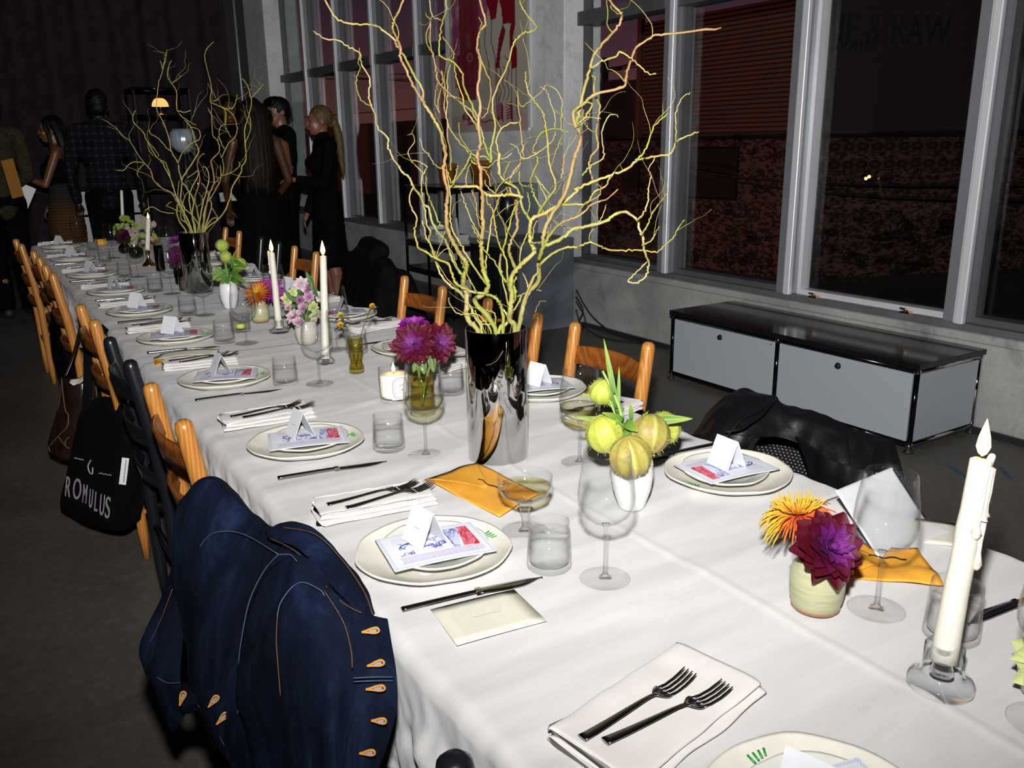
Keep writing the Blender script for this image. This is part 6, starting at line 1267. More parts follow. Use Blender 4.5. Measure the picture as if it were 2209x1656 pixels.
# ------------------------------------------------------------------ guests standing at the back
def person(label, loc, h, face, sk, fem, arms, hair, hairm, clothes, head_turn=0, lean=0, detail=True, vox=.0075):
    """local frame: facing +x, their left is +y; arms = [(side, elbow, wrist, hand direction)]"""
    p = thing('person', label, 'person', (loc[0], loc[1], 0), face); s = h/1.75; V = lambda x, y, z: Vector((x, y, z))*s
    sh = .165 if fem else .195; hp = .088
    b = MB(); cap = lambda a, c, r0, r1, n=14: b.cap(a, c, r0*s, r1*s, n)
    for sd in (-1, 1):
        cap(V(0, sd*hp, .90), V(.01, sd*hp*1.05, .50), .085 if fem else .088, .055); cap(V(.01, sd*hp*1.05, .50), V(-.02, sd*hp*1.1, .30), .055, .058); cap(V(-.02, sd*hp*1.1, .30), V(-.02, sd*hp*1.1, .08), .055, .036)
        cap(V(-.04, sd*hp*1.1, .04), V(.06, sd*hp*1.25, .045), .038, .036); cap(V(.06, sd*hp*1.25, .04), V(.15, sd*hp*1.4, .03), .036, .026)
    w = .82 if fem else .95
    b.ell(V(-.01, 0, .94), (.108*s, .160*s, .13*s)); b.ell(V(0, 0, 1.10), (.095*s, .150*w*s, .14*s)); b.ell(V(-.005, 0, 1.28), (.110*s, .168*w*s, .17*s)); b.ell(V(-.02, 0, 1.40), (.085*s, .165*w*s, .08*s))
    cap(V(-.02, -sh*.75, 1.435), V(-.02, sh*.75, 1.435), .055, .055)
    if fem: 
        for sd in (-1, 1): b.ell(V(.085, sd*.07, 1.27), (.055*s, .06*s, .06*s))
    cap(V(-.02, 0, 1.42), V(.005, 0, 1.56), .058 if fem else .066, .052 if fem else .06)
    HC = V(.015, 0, 1.625); R = Matrix.Rotation(head_turn, 3, 'Z'); hd = lambda x, y, z: HC+(R @ Vector((x, y, z)))*s
    rot = Euler((0, 0, head_turn)); b.ell(hd(-.008, 0, .022), (.098*s, .076*s, .098*s), 20, 14, rot); b.ell(hd(.028, 0, -.045), (.068*s, .060*s, .075*s), 18, 12, rot); b.ell(hd(.062, 0, -.092), (.026*s, .030*s, .022*s), 12, 8, rot)
    b.cap(hd(.088, 0, .008), hd(.108, 0, -.028), .009*s, .0125*s, 10); b.ell(hd(.086, 0, .030), (.014*s, .05*s, .012*s), 10, 8, rot)
    for sd in (-1, 1): b.ell(hd(-.012, sd*.078, -.005), (.020*s, .010*s, .031*s), 10, 8, rot); b.ell(hd(.070, sd*.036, -.028), (.022*s, .022*s, .022*s), 10, 8, rot)
    b.ell(hd(.090, 0, -.062), (.014*s, .024*s, .012*s), 10, 8, rot)
    hands = []
    for sd, el, wr, hdv in arms:
        S = V(-.02, sd*sh, 1.42); E_ = V(*el); W_ = V(*wr); hv = Vector(hdv).normalized(); cap(S, E_, .050 if not fem else .043, .038 if not fem else .033); cap(E_, W_, .039 if not fem else .033, .025 if not fem else .022)
        sdv = hv.cross(Vector((0, 0, 1))); sdv = sdv.normalized() if sdv.length > .1 else Vector((0, 1, 0)); up = sdv.cross(hv)
        b.cap(W_, W_+hv*.06*s, .022*s, .026*s, 10); b.cap(W_+hv*.05*s-sdv*.018*s, W_+hv*.075*s+sdv*.022*s, .017*s, .016*s, 10)
        for q in range(4):
            r0 = W_+hv*.085*s+sdv*(.027-.018*q)*s; L = (.034, .042, .040, .030)[q]*s; k1 = r0+(hv*.9-up*.35).normalized()*L; k2 = k1+(hv*.5-up*.85).normalized()*L*.8; b.cap(r0-hv*.02*s, k1, .0090*s, .0082*s, 8); b.cap(k1, k2, .0082*s, .0066*s, 8)
        t0 = W_+hv*.03*s-up*.012*s+sdv*.022*s; b.cap(t0, t0+(hv*.6+sdv*.5-up*.5).normalized()*.045*s, .011*s, .008*s, 8)
        hands.append(W_+hv*.08*s)
    body = blob('body', b, sk, vox, p, 4)
    if detail:
        for sd in (-1, 1): MB().ell(hd(.085, sd*.033, .004), (.008*s, .014*s, .0055*s), 10, 6, rot).obj('eye', 'eye_dark', p); MB().tube([hd(.088, sd*.018, .026), hd(.092, sd*.035, .032), hd(.080, sd*.052, .027)], .004*s, 6).obj('eyebrow', 'hair_brow', p)
        MB().tube([hd(.092, -.024, -.060), hd(.103, -.010, -.064), hd(.103, .010, -.064), hd(.092, .024, -.060)], [.002*s, .006*s, .006*s, .002*s], 8).obj('lips', 'lip', p)
        MB().tube([hd(.098, -.015, -.061), hd(.108, 0, -.062), hd(.098, .015, -.061)], [.001*s, .0032*s, .001*s], 6).obj('teeth', 'tooth', p)
    # hair
    hb = MB(); hb.ell(hd(-.022, 0, .038), (.104*s, .088*s, .100*s), 20, 14, rot)
    def lock(pts, r): hb.tube([hd(*q) for q in spline(pts, 10)], [x*s for x in np.interp(np.linspace(0, 1, 11), np.linspace(0, 1, len(r)), r)], 8)
    if hair == 'long':
        for k in range(11): a = -2.2+4.4*k/10; x, y = -.075*math.cos(a*.62)-.005, .088*math.sin(a*.75); lock([(x*.8, y*.8, .08), (x-.03, y*1.1, -.03), (x-.055, y*1.25, -.18), (x-.05+.01*math.sin(k*2), y*1.3, -.34-.05*math.sin(k*1.7))], [.03, .034, .030, .010])
        for sd in (-1, 1): lock([(.03, sd*.05, .10), (.045, sd*.082, .03), (.02, sd*.09, -.08), (.03, sd*.10, -.24)], [.018, .020, .02, .008])
    elif hair == 'verylong':
        for k in range(13): a = -2.4+4.8*k/12; x, y = -.075*math.cos(a*.62)-.005, .092*math.sin(a*.75); lock([(x*.8, y*.8, .08), (x-.03, y*1.15, -.03), (x-.06, y*1.2, -.22), (x-.07, y*1.2, -.46), (x-.05, y*1.0, -.60-.05*math.sin(k*2))], [.03, .034, .030, .024, .008])
        for sd in (-1, 1): lock([(.03, sd*.05, .10), (.045, sd*.085, .03), (.02, sd*.10, -.08), (.03, sd*.11, -.34)], [.018, .024, .03, .012])
    elif hair == 'ponytail':
        lock([(-.09, 0, .03), (-.13, .0, .0), (-.155, .02, -.10), (-.165, .03, -.28), (-.175, .03, -.46)], [.03, .028, .038, .034, .010]); hb.ell(hd(-.108, 0, .015), (.022*s, .02*s, .022*s))
    elif hair == 'fringe':
        for k in range(8): y = -.07+.14*k/7; lock([(.02, y*.7, .125), (.075, y, .09), (.088-.1*y*y*6, y, .045+.006*math.sin(k*3))], [.02, .02, .008])
        lock([(-.06, .05, .07), (-.09, .03, -.02), (-.08, 0, -.06)], [.03, .03, .012]); lock([(-.06, -.05, .07), (-.09, -.03, -.02), (-.08, 0, -.06)], [.03, .03, .012])
    else:
        hb.ell(hd(-.03, 0, .0), (.088*s, .084*s, .09*s), 16, 12, rot)
    blob('hair', hb, hairm, .0075, p, 2, (lambda co: .006*nz(co.x*75, co.y*75, co.z*75)) if hair == 'short' else (lambda co: .0035*nz(co.x*60, co.y*60, co.z*16)))
    # clothes, grown a little outside the body
    for nm, mt, what in clothes:
        c = MB(); g = .013; cc = lambda a, d, r0, r1: c.cap(a, d, (r0+g)*s, (r1+g)*s, 14)
        def torso(z0=1.40, z1=.94, strap=True):
            if z1 < 1.0: c.ell(V(-.01, 0, .94), ((.108+g)*s, (.160+g)*s, .17*s))
            c.ell(V(0, 0, 1.10), ((.100+g)*s, (.156*w+g)*s, .19*s)); c.ell(V(-.005, 0, 1.26), ((.112+g)*s, (.168*w+g)*s, .19*s))
            if fem:
                for sd in (-1, 1): c.ell(V(.088, sd*.07, 1.27), ((.055+g*.7)*s, (.06+g*.7)*s, (.06+g*.6)*s))
            if z0 >= 1.40: c.ell(V(-.02, 0, 1.40), ((.088+g)*s, (.168*w+g)*s, .09*s)); cc(V(-.02, -sh*.8, 1.432), V(-.02, sh*.8, 1.432), .055, .055)
        if what in ('shirt', 'tee', 'sleeveless', 'strapless', 'dress', 'longdress', 'coat'): torso(1.2 if what in ('strapless',) else (1.3 if what == 'sleeveless' else 1.42), .9)
        if what in ('shirt', 'coat', 'longdress', 'tee'):
            for sd, el, wr, hdv in arms:
                S = V(-.02, sd*sh, 1.42); E_ = V(*el); W_ = V(*wr)
                if what == 'tee': cc(S, S.lerp(E_, .75), .054, .052)
                else: cc(S, E_, .052, .042); cc(E_, W_.lerp(E_, .08), .042, .028)
            c.cap(V(-.02, 0, 1.43), V(-.005, 0, 1.50), .068*s, .066*s)
        if what == 'sleeveless':
            for sd in (-1, 1): c.cap(V(.07, sd*.07, 1.33), V(-.0, sd*.05, 1.50), .03*s, .018*s); c.cap(V(-.0, sd*.05, 1.50), V(-.055, 0, 1.49), .018*s, .016*s)
        if what in ('dress', 'sleeveless', 'longdress'):
            z1 = .44; 
            for k in range(9): t = k/8; z = .98+(z1-.98)*t; c.ell(V(-.005, 0, z), ((.128+.035*t)*s, (.178+.03*t)*s, .11*s))
        if what == 'skirt':
            for k in range(9): t = k/8; z = 1.08+(.60-1.08)*t; c.ell(V(-.005, 0, z), ((.122+.045*math.sin(t*2))*s, (.162+.035*math.sin(t*2))*s, .10*s))
        if what == 'trousers':
            c.ell(V(-.01, 0, .93), ((.112+g)*s, (.165+g)*s, .12*s))
            for sd in (-1, 1): cc(V(0, sd*hp, .90), V(.01, sd*hp*1.05, .50), .09, .066); cc(V(.01, sd*hp*1.05, .50), V(-.015, sd*hp*1.1, .11), .064, .056)
        if what == 'shoes':
            for sd in (-1, 1): cc(V(-.045, sd*hp*1.1, .045), V(.06, sd*hp*1.25, .05), .034, .034); cc(V(.06, sd*hp*1.25, .045), V(.16, sd*hp*1.4, .035), .034, .022)
        blob(nm, c, mt, .011, p, 4, lambda co: .007*nz(co.x*9, co.y*9, co.z*4+len(nm)))
    return p, hands
A = math.pi
# far left, dark-haired, olive tweed, seen from behind
p1, h1 = person('person at the far left edge in an olive tweed jacket, seen from behind, holding papers', (.33, 8.30), 1.80, A*.62, 'skin_light', False, [(1, (.0, .24, 1.12), (.22, .16, 1.02), (1, 0, .1)), (-1, (.02, -.25, 1.12), (.20, -.14, .98), (1, .1, 0))], 'short', 'hair_black', [('jacket', 'olive_tweed', 'coat'), ('trousers', 'black_cloth', 'trousers'), ('shoes', 'rubber', 'shoes')], .5, 0, False)
p2, h2 = person('long-haired woman in strapless black top and banded knit skirt, reaching left', (.84, 8.85), 1.635, A*.93, 'skin_tan', True, [(1, (.10, .22, 1.13), (.36, .10, 1.24), (.9, -.1, .25)), (-1, (-.02, -.24, 1.14), (.14, -.20, .92), (.5, 0, -.6))], 'long', 'hair_black', [('strapless_top', 'black_cloth', 'strapless'), ('knit_skirt', 'band_knit', 'skirt'), ('shoes', 'rubber', 'shoes')], .12)
MB().lathe([(.024, -.006), (.027, 0), (.024, .006), (.022, 0)], 16, (0, 0, 0), None, True).obj('bracelet', 'chrome', p2, (.31, .125, 1.155), (0, 1.2, 0))
p3, h3 = person('tall man in a dark plaid flannel shirt, seen from behind', (1.18, 8.53), 1.84, A*.40, 'skin_deep', False, [(1, (-.04, .27, 1.10), (.06, .26, .86), (.2, 0, -1)), (-1, (-.02, -.27, 1.10), (.10, -.25, .86), (.1, 0, -1))], 'short', 'hair_black', [('plaid_shirt', 'plaid', 'shirt'), ('trousers', 'black_cloth', 'trousers'), ('shoes', 'rubber', 'shoes')], .2, 0, False)
p4, h4 = person('laughing man in black behind the far willow branches', (2.33, 8.58), 1.81, -A*.58, 'skin_brown', False, [(1, (.0, .26, 1.12), (.20, .12, 1.02), (1, -.3, 0)), (-1, (.0, -.27, 1.12), (.16, -.20, .98), (1, .1, 0))], 'short', 'hair_black', [('sweater', 'black_cloth', 'shirt'), ('trousers', 'black_cloth', 'trousers'), ('shoes', 'rubber', 'shoes')], -.1)
p5, h5 = person('woman with very long dark hair in a sleeveless black dress, seen from behind', (2.05, 6.95), 1.71, A*.45, 'skin_brown', True, [(1, (.02, .25, 1.12), (.16, .22, .90), (.4, 0, -.9)), (-1, (.02, -.25, 1.12), (.20, -.16, .96), (.6, .2, -.5))], 'verylong', 'hair_dark_brown', [('black_dress', 'black_cloth', 'sleeveless'), ('shoes', 'rubber', 'shoes')], 0, 0, False)
p6, h6 = person('woman in a black halter dress with a hand to her mouth, between two others', (2.40, 7.81), 1.68, -A*.62, 'skin_tan', True, [(1, (.12, .20, 1.18), (.15, .06, 1.43), (.1, -.5, .8)), (-1, (-.02, -.25, 1.12), (.12, -.18, .92), (.5, .2, -.7))], 'short', 'hair_black', [('halter_dress', 'black_cloth', 'sleeveless'), ('shoes', 'rubber', 'shoes')], .1)
p7, h7 = person('laughing man with dark fringe in a black tee with a small white print', (2.71, 8.31), 1.79, A*.98, 'skin_light', False, [(1, (.02, .26, 1.12), (.20, .16, 1.00), (1, -.2, 0)), (-1, (.0, -.27, 1.12), (.12, -.24, .92), (.5, 0, -.8))], 'fringe', 'hair_black', [('black_tee', 'black_cloth', 'tee'), ('trousers', 'black_cloth', 'trousers'), ('shoes', 'rubber', 'shoes')], .25)
MB().box((.140, .03, 1.27), (.146, .07, 1.31)).obj('white_print', 'box_white', p7)
p8, h8 = person('woman with a fair ponytail in a long-sleeved black dress, holding a glass', (2.68, 7.16), 1.67, A*.97, 'skin_light', True, [(1, (.06, .23, 1.10), (.28, .14, 1.14), (1, -.1, .1)), (-1, (.0, -.24, 1.10), (.12, -.20, .84), (.5, 0, -.9))], 'ponytail', 'hair_blonde', [('black_dress', 'black_cloth', 'longdress'), ('shoes', 'rubber', 'shoes')], -.06)
MB().ell((0, 0, 0), (.004, .004, .006), 8, 6).obj('earring', 'chrome', p8, (.0, .082, 1.51))
def at_hand(p, h): return p.matrix_basis @ h
q = at_hand(p8, h8[0]); g = thing('cocktail_glass', 'short glass held by the woman with the fair ponytail', 'glass', q-Vector((0, 0, .04)))
MB().lathe([(0, 0), (.028, 0), (.032, .09), (.0305, .09), (.027, .006), (0, .006)], 24).obj('glass_wall', 'clear_glass', g); MB().lathe([(0, .007), (.0265, .0075), (.029, .06), (0, .06)], 20).obj('drink', 'water', g)
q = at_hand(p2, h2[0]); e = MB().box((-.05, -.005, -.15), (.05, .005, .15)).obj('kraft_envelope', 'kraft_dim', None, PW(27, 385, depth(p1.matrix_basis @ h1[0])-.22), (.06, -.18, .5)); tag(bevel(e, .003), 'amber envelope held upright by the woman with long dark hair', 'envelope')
q = PW(46, 425, depth(h1[0]+Vector((.33, 8.30, 0)))); tag(MB().grid(lambda u, v: Vector(((u-.5)*.16, .02*math.sin(u*3), (v-.5)*.22)), 6, 6).obj('paper_sheet', 'white_paper', None, q, (.2, .45, .2)), 'white paper held by the person in olive tweed', 'paper')
q = PW(490, 425, 8.1); tag(MB().grid(lambda u, v: Vector(((u-.5)*.17*(1-.3*v), (v-.5)*.10, .01*math.sin(u*3))), 6, 4).obj('paper_sheet', 'cream_paper', None, q, (.9, 0, .2)), 'cream paper held low by the laughing man in black', 'paper')
# ------------------------------------------------------------------ modular furniture
def tube_frame(parent, x0, x1, y0, y1, zs, xs, r=.0125, mat='black_tube'):
    """ball-and-tube carcass"""
    for x in xs:
        for y in (y0, y1):
            MB().tube([(x, y, zs[0]), (x, y, zs[-1])], r, 12).obj('upright_tube', mat, parent)
            for z in zs: MB().ell((x, y, z), (r*1.35,)*3, 12, 8).obj('ball_joint', 'chrome', parent)
            if zs[0] < .12: MB().lathe([(0, -zs[0]), (.02, -zs[0]), (.02, -zs[0]+.008), (.006, -zs[0]+.014), (.006, 0), (0, 0)], 14, (x, y, zs[0])).obj('foot', 'rubber', parent)
        for z in zs: MB().tube([(x, y0, z), (x, y1, z)], r, 10).obj('cross_tube', 'chrome', parent)
    for z in zs:
        for y in (y0, y1):
            for a, b in zip(xs, xs[1:]): MB().tube([(a, y, z), (b, y, z)], r, 10).obj('rail_tube', mat, parent)
cbn = thing('low_cabinet', 'low grey two-door cabinet with black top and chrome tube frame by the windows', 'cabinet', (0, 0, 0))
X0, X1, Y0, Y1, ZB, ZC = 3.438, 3.925, 2.125, 3.67, .035, .375
tube_frame(cbn, X0, X1, Y0, Y1, [ZB, ZC], [X0, X1]) if False else None
fr = MB()
for y in (Y0, (Y0+Y1)/2, Y1):
    for x in (X0, X1):
        MB().tube([(x, y, ZB), (x, y, ZC)], .0125, 14).obj('upright_tube', 'black_tube' if x == X0 else 'chrome', cbn)
        for z in (ZB, ZC): MB().ell((x, y, z), (.0165,)*3, 14, 8).obj('ball_joint', 'chrome', cbn)
        MB().lathe([(0, -.035), (.022, -.035), (.022, -.028), (.007, -.020), (.007, 0), (0, 0)], 14, (x, y, ZB)).obj('foot', 'rubber', cbn)
    for z in (ZB, ZC): MB().tube([(X0, y, z), (X1, y, z)], .0115, 12).obj('cross_tube', 'chrome', cbn)
for x in (X0, X1):
    for z in (ZB, ZC): MB().tube([(x, Y0, z), (x, Y1, z)], .0115, 12).obj('rail_tube', 'black_tube', cbn)
bevel(MB().box((X0-.018, Y0-.018, ZC+.010), (X1+.015, Y1+.018, ZC+.036)).obj('glass_top', 'black_glass_top', cbn), .002)
ym = (Y0+Y1)/2
for a, b, ky in ((Y0+.017, ym-.016, 2.525), (ym+.016, Y1-.017, 3.29)):
    d = bevel(MB().box((X0-.006, a, ZB+.014), (X0+.006, b, ZC-.014)).obj('drop_door', 'cabinet_grey', cbn), .002)
    k = MB(); k.lathe([(0, 0), (.013, 0), (.013, .010), (.011, .013), (0, .013)], 24); k.xf(Matrix.Translation((X0-.006, ky, .318)) @ Matrix.Rotation(-math.pi/2, 4, 'Y')); k.obj('door_knob', 'black_paint', d)
    k = MB(); k.lathe([(.0135, 0), (.017, 0), (.016, .004), (.0135, .004)], 24, (0, 0, 0), None, True); k.xf(Matrix.Translation((X0-.006, ky, .318)) @ Matrix.Rotation(-math.pi/2, 4, 'Y')); k.obj('knob_ring', 'chrome', d)
k = MB().ell((X0-.007, ym+.04, ZC-.03), (.002, .004, .004), 8, 6); k.obj('lock_dot', 'rubber', cbn)
for y in (Y0, Y1): bevel(MB().box((X0+.015, y-.005, ZB+.014), (X1-.015, y+.005, ZC-.014)).obj('side_panel', 'cabinet_grey', cbn), .002)
MB().box((X1-.004, Y0+.01, ZB+.01), (X1+.004, Y1-.01, ZC-.01)).obj('back_panel', 'cabinet_grey', cbn); MB().box((X0+.01, Y0+.01, ZB-.004), (X1-.01, Y1-.01, ZB+.006)).obj('base_panel', 'dark_metal', cbn)
# grey plinths, speaker, black shelf with pots and boxes
b = bevel(MB().box((3.378, 5.22, 0), (3.862, 5.66, .675)).obj('grey_plinth', 'plinth_grey'), .004); tag(b, 'big blue-grey plinth box in front of the concrete pier', 'plinth')
b = bevel(MB().box((3.60, 5.69, 0), (3.86, 5.93, 1.055)).obj('grey_plinth', 'plinth_grey'), .004); tag(b, 'taller blue-grey plinth standing behind the big one, by the pier', 'plinth')
spk = thing('round_speaker', 'black oval loudspeaker on a thin stand left of the taller grey plinth', 'speaker', tuple(PY(1095, 448, 5.56))); m = MB(); m.ell((0, 0, 0), (.06, .06, .12), 24, 16); m.obj('speaker_body', 'black_paint', spk); MB().tube([(0, .0, -.1), (.0, .0, -spk.location.z)], .008, 8).obj('stand_rod', 'black_tube', spk); MB().lathe([(0, -spk.location.z), (.07, -spk.location.z), (.07, -spk.location.z+.01), (0, -spk.location.z+.015)], 24).obj('stand_base', 'black_tube', spk)
rk = thing('equipment_rack', 'black vented equipment rack against the left side of the big plinth', 'rack', (3.22, 5.24, 0)); bevel(MB().box((0, 0, 0), (.15, .42, .64)).obj('rack_body', 'black_paint', rk), .004)
for k in range(9): MB().box((-.006, .05, .42+k*.02), (.0, .37, .43+k*.02)).obj('vent_slat', 'dark_metal', rk)
bs = thing('black_shelf', 'open black tube shelf unit beside the concrete pier, under the painting', 'shelf', (0, 0, 0)); sx0, sx1, sy0, sy1 = 3.22, 3.72, 5.95, 6.75
for x in (sx0, sx1):
    for y in (sy0, (sy0+sy1)/2, sy1): MB().tube([(x, y, 0), (x, y, 1.02)], .011, 10).obj('upright_tube', 'black_tube', bs)
for z in (.03, .35, .57, 1.02):
    for x in (sx0, sx1): MB().tube([(x, sy0, z), (x, sy1, z)], .011, 10).obj('rail_tube', 'black_tube', bs)
    for y in (sy0, sy1): MB().tube([(sx0, y, z), (sx1, y, z)], .011, 10).obj('cross_tube', 'black_tube', bs)
    bevel(MB().box((sx0, sy0, z-.008), (sx1, sy1, z+.010)).obj('shelf_board', 'black_paint', bs), .002)
for px, R in (((965, 392), .075), ((1037, 400), .085)):
    XP = 3.42 if px[0] < 1000 else 3.54; q = PX(px[0], px[1], XP); c = thing('terracotta_pot', 'terracotta pot on the black shelf, %s one' % ('left' if px[0] < 1000 else 'right, larger'), 'pot', (XP, q.y, 1.031)); c['label'] += ', below the painting'
    MB().lathe([(0, 0), (R*.72, 0), (R*.98, R*1.9), (R*1.06, R*1.92), (R*1.06, R*2.3), (R*.95, R*2.3), (R*.9, R*1.9), (R*.65, .02), (0, .02)], 32).obj('pot_body', 'terracotta', c)
rs = random.Random(2)
for k, (y, z, n) in enumerate(((6.55, .581, 4), (6.38, .581, 3), (6.15, .581, 5))):
    for i in range(n):
        hh = .03 if k < 2 else .014; c = bevel(MB().box((-.08, -.085+.01*rs.random(), 0), (.08, .075, hh)).obj('small_box' if k < 2 else 'magazine', 'box_white', None, (3.36+.01*rs.random(), y, z), (0, 0, rs.uniform(-.15, .15))), .0015); z += hh+.0008
        LV = ('lowest', 'second', 'third', 'fourth', 'topmost'); lv = 'topmost' if i == n-1 else LV[i]; tag(c, ('%s small white box of the %s stack on the black shelf' % (lv, 'left' if k == 0 else 'right')) if k < 2 else '%s pale magazine in the flat pile on the black shelf' % lv, 'box' if k < 2 else 'magazine', 'white boxes stacked on the shelf' if k < 2 else 'magazines piled on the shelf')
c = bevel(MB().box((0, 0, 0), (.02, .16, .22)).obj('picture_card', 'box_white', None, (3.30, 5.98, .582), (0, -.12, 0)), .002); tag(c, 'white printed card propped on the black shelf at its right end', 'card')
# canvas on the pier
P = Paint(120, 210, (.34, .31, .25)); R1 = (.14, .002, .008); MG = (.17, .006, .05); rsa = random.Random(12)
for k in range(60): x = rsa.uniform(6, 52); y = rsa.uniform(60, 205); P.line([(x, y), (x+rsa.uniform(-3, 3), y+rsa.uniform(20, 50))], (.20, .03, .09), 3, .5)
P.poly([(18, 120), (50, 118), (50, 205), (18, 205)], (.12, .004, .012), .9); P.poly([(10, 70), (46, 70), (48, 112), (40, 124), (12, 118)], (.12, .004, .012), .95); P.poly([(16, 50), (42, 48), (46, 72), (12, 72)], (.11, .003, .012), .95); P.poly([(48, 150), (62, 160), (66, 205), (46, 205)], (.18, .008, .10), .8); P.poly([(8, 70), (14, 70), (12, 160), (6, 170)], (.20, .02, .12), .7)
P.poly([(56, 205), (66, 172), (68, 160), (76, 160), (80, 186), (84, 172), (86, 150), (104, 148), (104, 210), (56, 210)], R1); P.poly([(86, 150), (80, 132), (76, 105), (74, 92), (80, 90), (82, 112), (90, 140)], R1); P.poly([(104, 148), (100, 128), (106, 112), (106, 88), (98, 86), (96, 112), (96, 140), (98, 150)], R1)
P.rect(0, 2, 120, 24, (.33, .15, .20), .45); P.rect(70, 24, 104, 42, (.34, .22, .24), .5); dk = (.05, .003, .012)
for pts in ([(60, 158), (58, 125), (64, 100), (64, 70)], [(70, 160), (68, 130), (74, 105), (75, 40), (76, 18)], [(76, 92), (78, 40)], [(104, 86), (104, 36), (106, 20)], [(98, 86), (97, 40), (96, 22)], [(88, 105), (92, 100), (97, 104), (96, 96)]): P.line(pts, dk, .5)
for x in (80, 86, 92): P.line([(x+2*math.sin(k*1.3), 92-k*6) for k in range(9)], dk, .5)
for k in range(6): P.line([(76, 36-k*4), (82, 40-k*4), (84, 34-k*4)], R1, .9); P.line([(90, 38-k*4), (96, 40-k*4), (98, 33-k*4)], R1, .9)
P.scrib(20, 12, 44, 34, 26, (.14, .01, .04), .9, rsa); P.line([(50, 16), (56, 14), (64, 17), (76, 15), (78, 22)], R1, .8); P.ring(32, 110, 8, 14, (.08, .004, .012), .6); P.ring(34, 112, 4, 6, (.2, .1, .1), .7)
cv = thing('painted_canvas', 'tall unframed canvas painted with loose red and magenta figures, hung on the pier', 'painting', (0, 0, 0)); yl, yr, zb, zt = 7.02, 5.80, 1.45, 2.575
P.sheet(lambda u, v: Vector((3.842, yl+(yr-yl)*u, zb+(zt-zb)*v))).obj('painted_face', 'canvas_paint', cv); bevel(MB().box((3.843, yr-.0, zb), (3.868, yl, zt)).obj('stretcher', 'cream_paper', cv), .002)
MB().box((3.838, yr-.035, zb+.02), (3.866, yr-.002, zt)).obj('white_edge', 'box_white', cv)
# cables by the wall, tape on the floor
for k, pts in enumerate(([(1243, 625), (1262, 660), (1285, 690), (1330, 722), (1390, 742), (1450, 752)], [(1243, 650), (1260, 680), (1262, 700), (1250, 715)], [(1243, 668), (1255, 700), (1300, 728), (1370, 738)], [(1243, 640), (1258, 668), (1250, 690), (1245, 710)])):
    q = [PX(x, y, 3.915-.03*k) if (y < 715) else PZ(x, y, .008) for x, y in pts]; q = [Vector((min(p.x, 3.93), p.y, max(p.z, .007))) for p in q]; tag(MB().tube(spline(q, 30), .006, 6).obj('power_cable', 'rubber'), ('long black cable sagging along the parapet to the grey cabinet', 'short black cable looping beside the plinth, right strand', 'black cable lying lowest on the floor by the parapet', 'short black cable hugging the plinth edge, left strand')[k], 'cable', 'cables by the parapet')
for k, (x, y) in enumerate(((1986, 960), (2170, 1020), (2065, 1016))):
    q = PZ(x, y, .001); tag(MB().box((-.07, -.008, 0), (.07, .008, .0012)).obj('floor_tape', 'blue_tape', None, q, (0, 0, .5+k*.3)), 'scrap of blue tape on the floor near the cabinet end, %s' % ('left', 'right', 'middle')[k], 'tape')
# white panelled bar with black frame, open display frame with dome lamp, at the back
wu = thing('panel_sideboard', 'pale grey panelled sideboard with thin black frame behind the plaid shirt', 'sideboard', (0, 0, 0)); ux = [.94, 1.30, 1.66]; uy0, uy1 = 9.35, 9.75
for a, b in zip(ux, ux[1:]):
    for z0, z1 in ((.06, .38), (.40, .72), (.74, .96)): bevel(MB().box((a+.015, uy0-.005, z0), (b-.015, uy0+.005, z1)).obj('front_panel', 'panel_white', wu), .002)
for x in ux:
    for y in (uy0, uy1): MB().tube([(x, y, 0), (x, y, .98)], .013, 10).obj('upright_tube', 'black_tube', wu)
for z in (.05, .39, .73, .97): MB().tube([(ux[0], uy0, z), (ux[-1], uy0, z)], .013, 10).obj('rail_tube', 'black_tube', wu)
MB().box((ux[0], uy0, .965), (ux[-1], uy1, .985)).obj('top_panel', 'black_paint', wu)
for x in (ux[0], ux[-1]): MB().box((x-.004, uy0+.01, .06), (x+.004, uy1-.01, .96)).obj('side_panel', 'panel_white', wu)
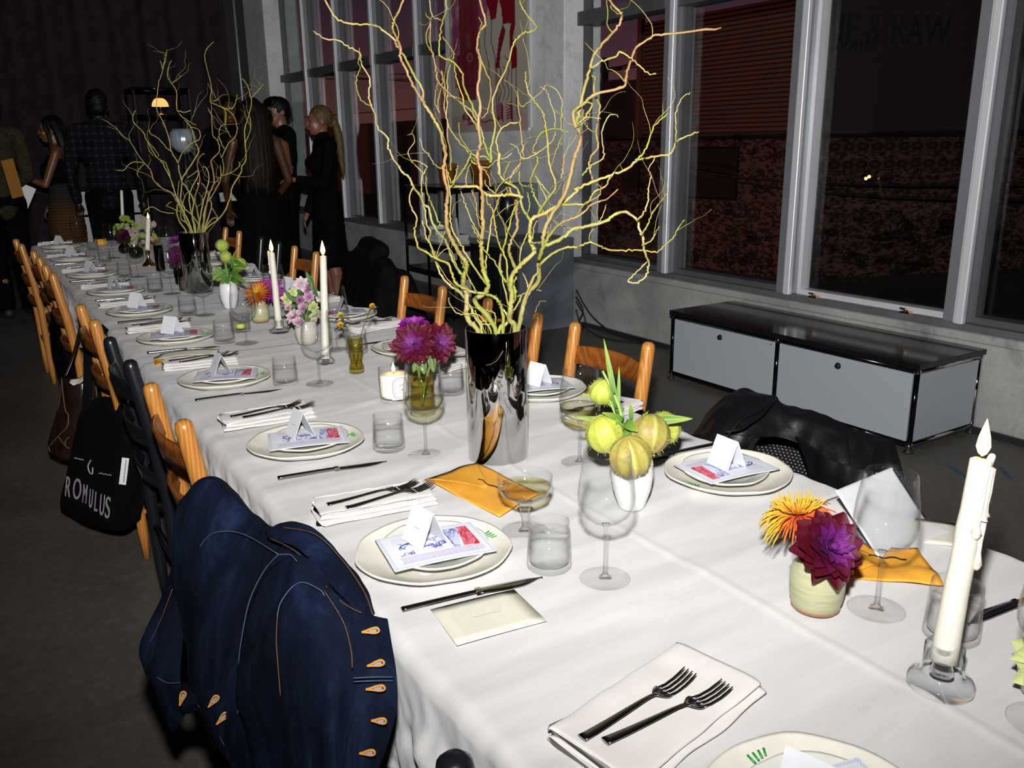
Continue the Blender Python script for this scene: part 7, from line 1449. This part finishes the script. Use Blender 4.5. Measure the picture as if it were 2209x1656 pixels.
df = thing('display_frame', 'tall open black tube display frame around the glowing dome lamp', 'shelf', (0, 0, 0)); dx0, dx1 = 1.62, 2.13
for x in (dx0, dx1):
    for y in (9.3, 9.7):
        MB().tube([(x, y, 0), (x, y, 1.91)], .012, 10).obj('upright_tube', 'chrome' if y < 9.5 else 'black_tube', df)
for z in (.05, .95, 1.655, 1.91):
    for y in (9.3, 9.7): MB().tube([(dx0, y, z), (dx1, y, z)], .012, 10).obj('rail_tube', 'black_tube', df)
    for x in (dx0, dx1): MB().tube([(x, 9.3, z), (x, 9.7, z)], .012, 10).obj('cross_tube', 'black_tube', df)
    if .9 < z < 1.7: MB().box((dx0, 9.3, z-.008), (dx1, 9.7, z+.008)).obj('shelf_board', 'black_paint', df)
dl = thing('dome_lamp', 'small table lamp with a glowing amber dome shade', 'lamp', (1.885, 9.45, 1.664)); MB().lathe([(0, .165), (.035, .162), (.058, .145), (.075, .115), (.080, .085), (.078, .085), (.07, .115), (.05, .145), (0, .158)], 32).obj('dome_shade', 'dome_glow', dl); MB().tube([(0, 0, .012), (0, 0, .15)], .008, 10).obj('stem', 'brass', dl); MB().lathe([(0, 0), (.045, 0), (.045, .01), (.01, .014), (0, .014)], 24).obj('base', 'brass', dl)
lamp('dome_lamp_light', (1.885, 9.45, 1.72), .8, (1, .55, .18), .03)
fl = thing('fluted_bowl', 'round fluted silvery glass bowl on the display frame beneath the dome lamp', 'bowl', (2.06, 9.42, 1.30)); 
MB().lathe([(0, 0), (.06, .01), (.11, .06), (.128, .13), (.115, .20), (.09, .235), (.085, .235), (.105, .2), (.118, .13), (.1, .06), (0, .02)], 60, (0, 0, 0), lambda a, r: 1+.05*abs(math.sin(a*9))).obj('bowl_body', 'fluted_silver', fl); MB().lathe([(0, -.342), (.07, -.342), (.05, -.33), (.02, -.30), (.02, -.02), (.05, .005), (0, .02)], 24).obj('bowl_stem', 'dark_metal', fl)
# drop the prototypes that were only there to be copied
def kill(o):
    for ch in list(o.children): kill(ch)
    bpy.data.objects.remove(o)
for o in PROTO: kill(o)
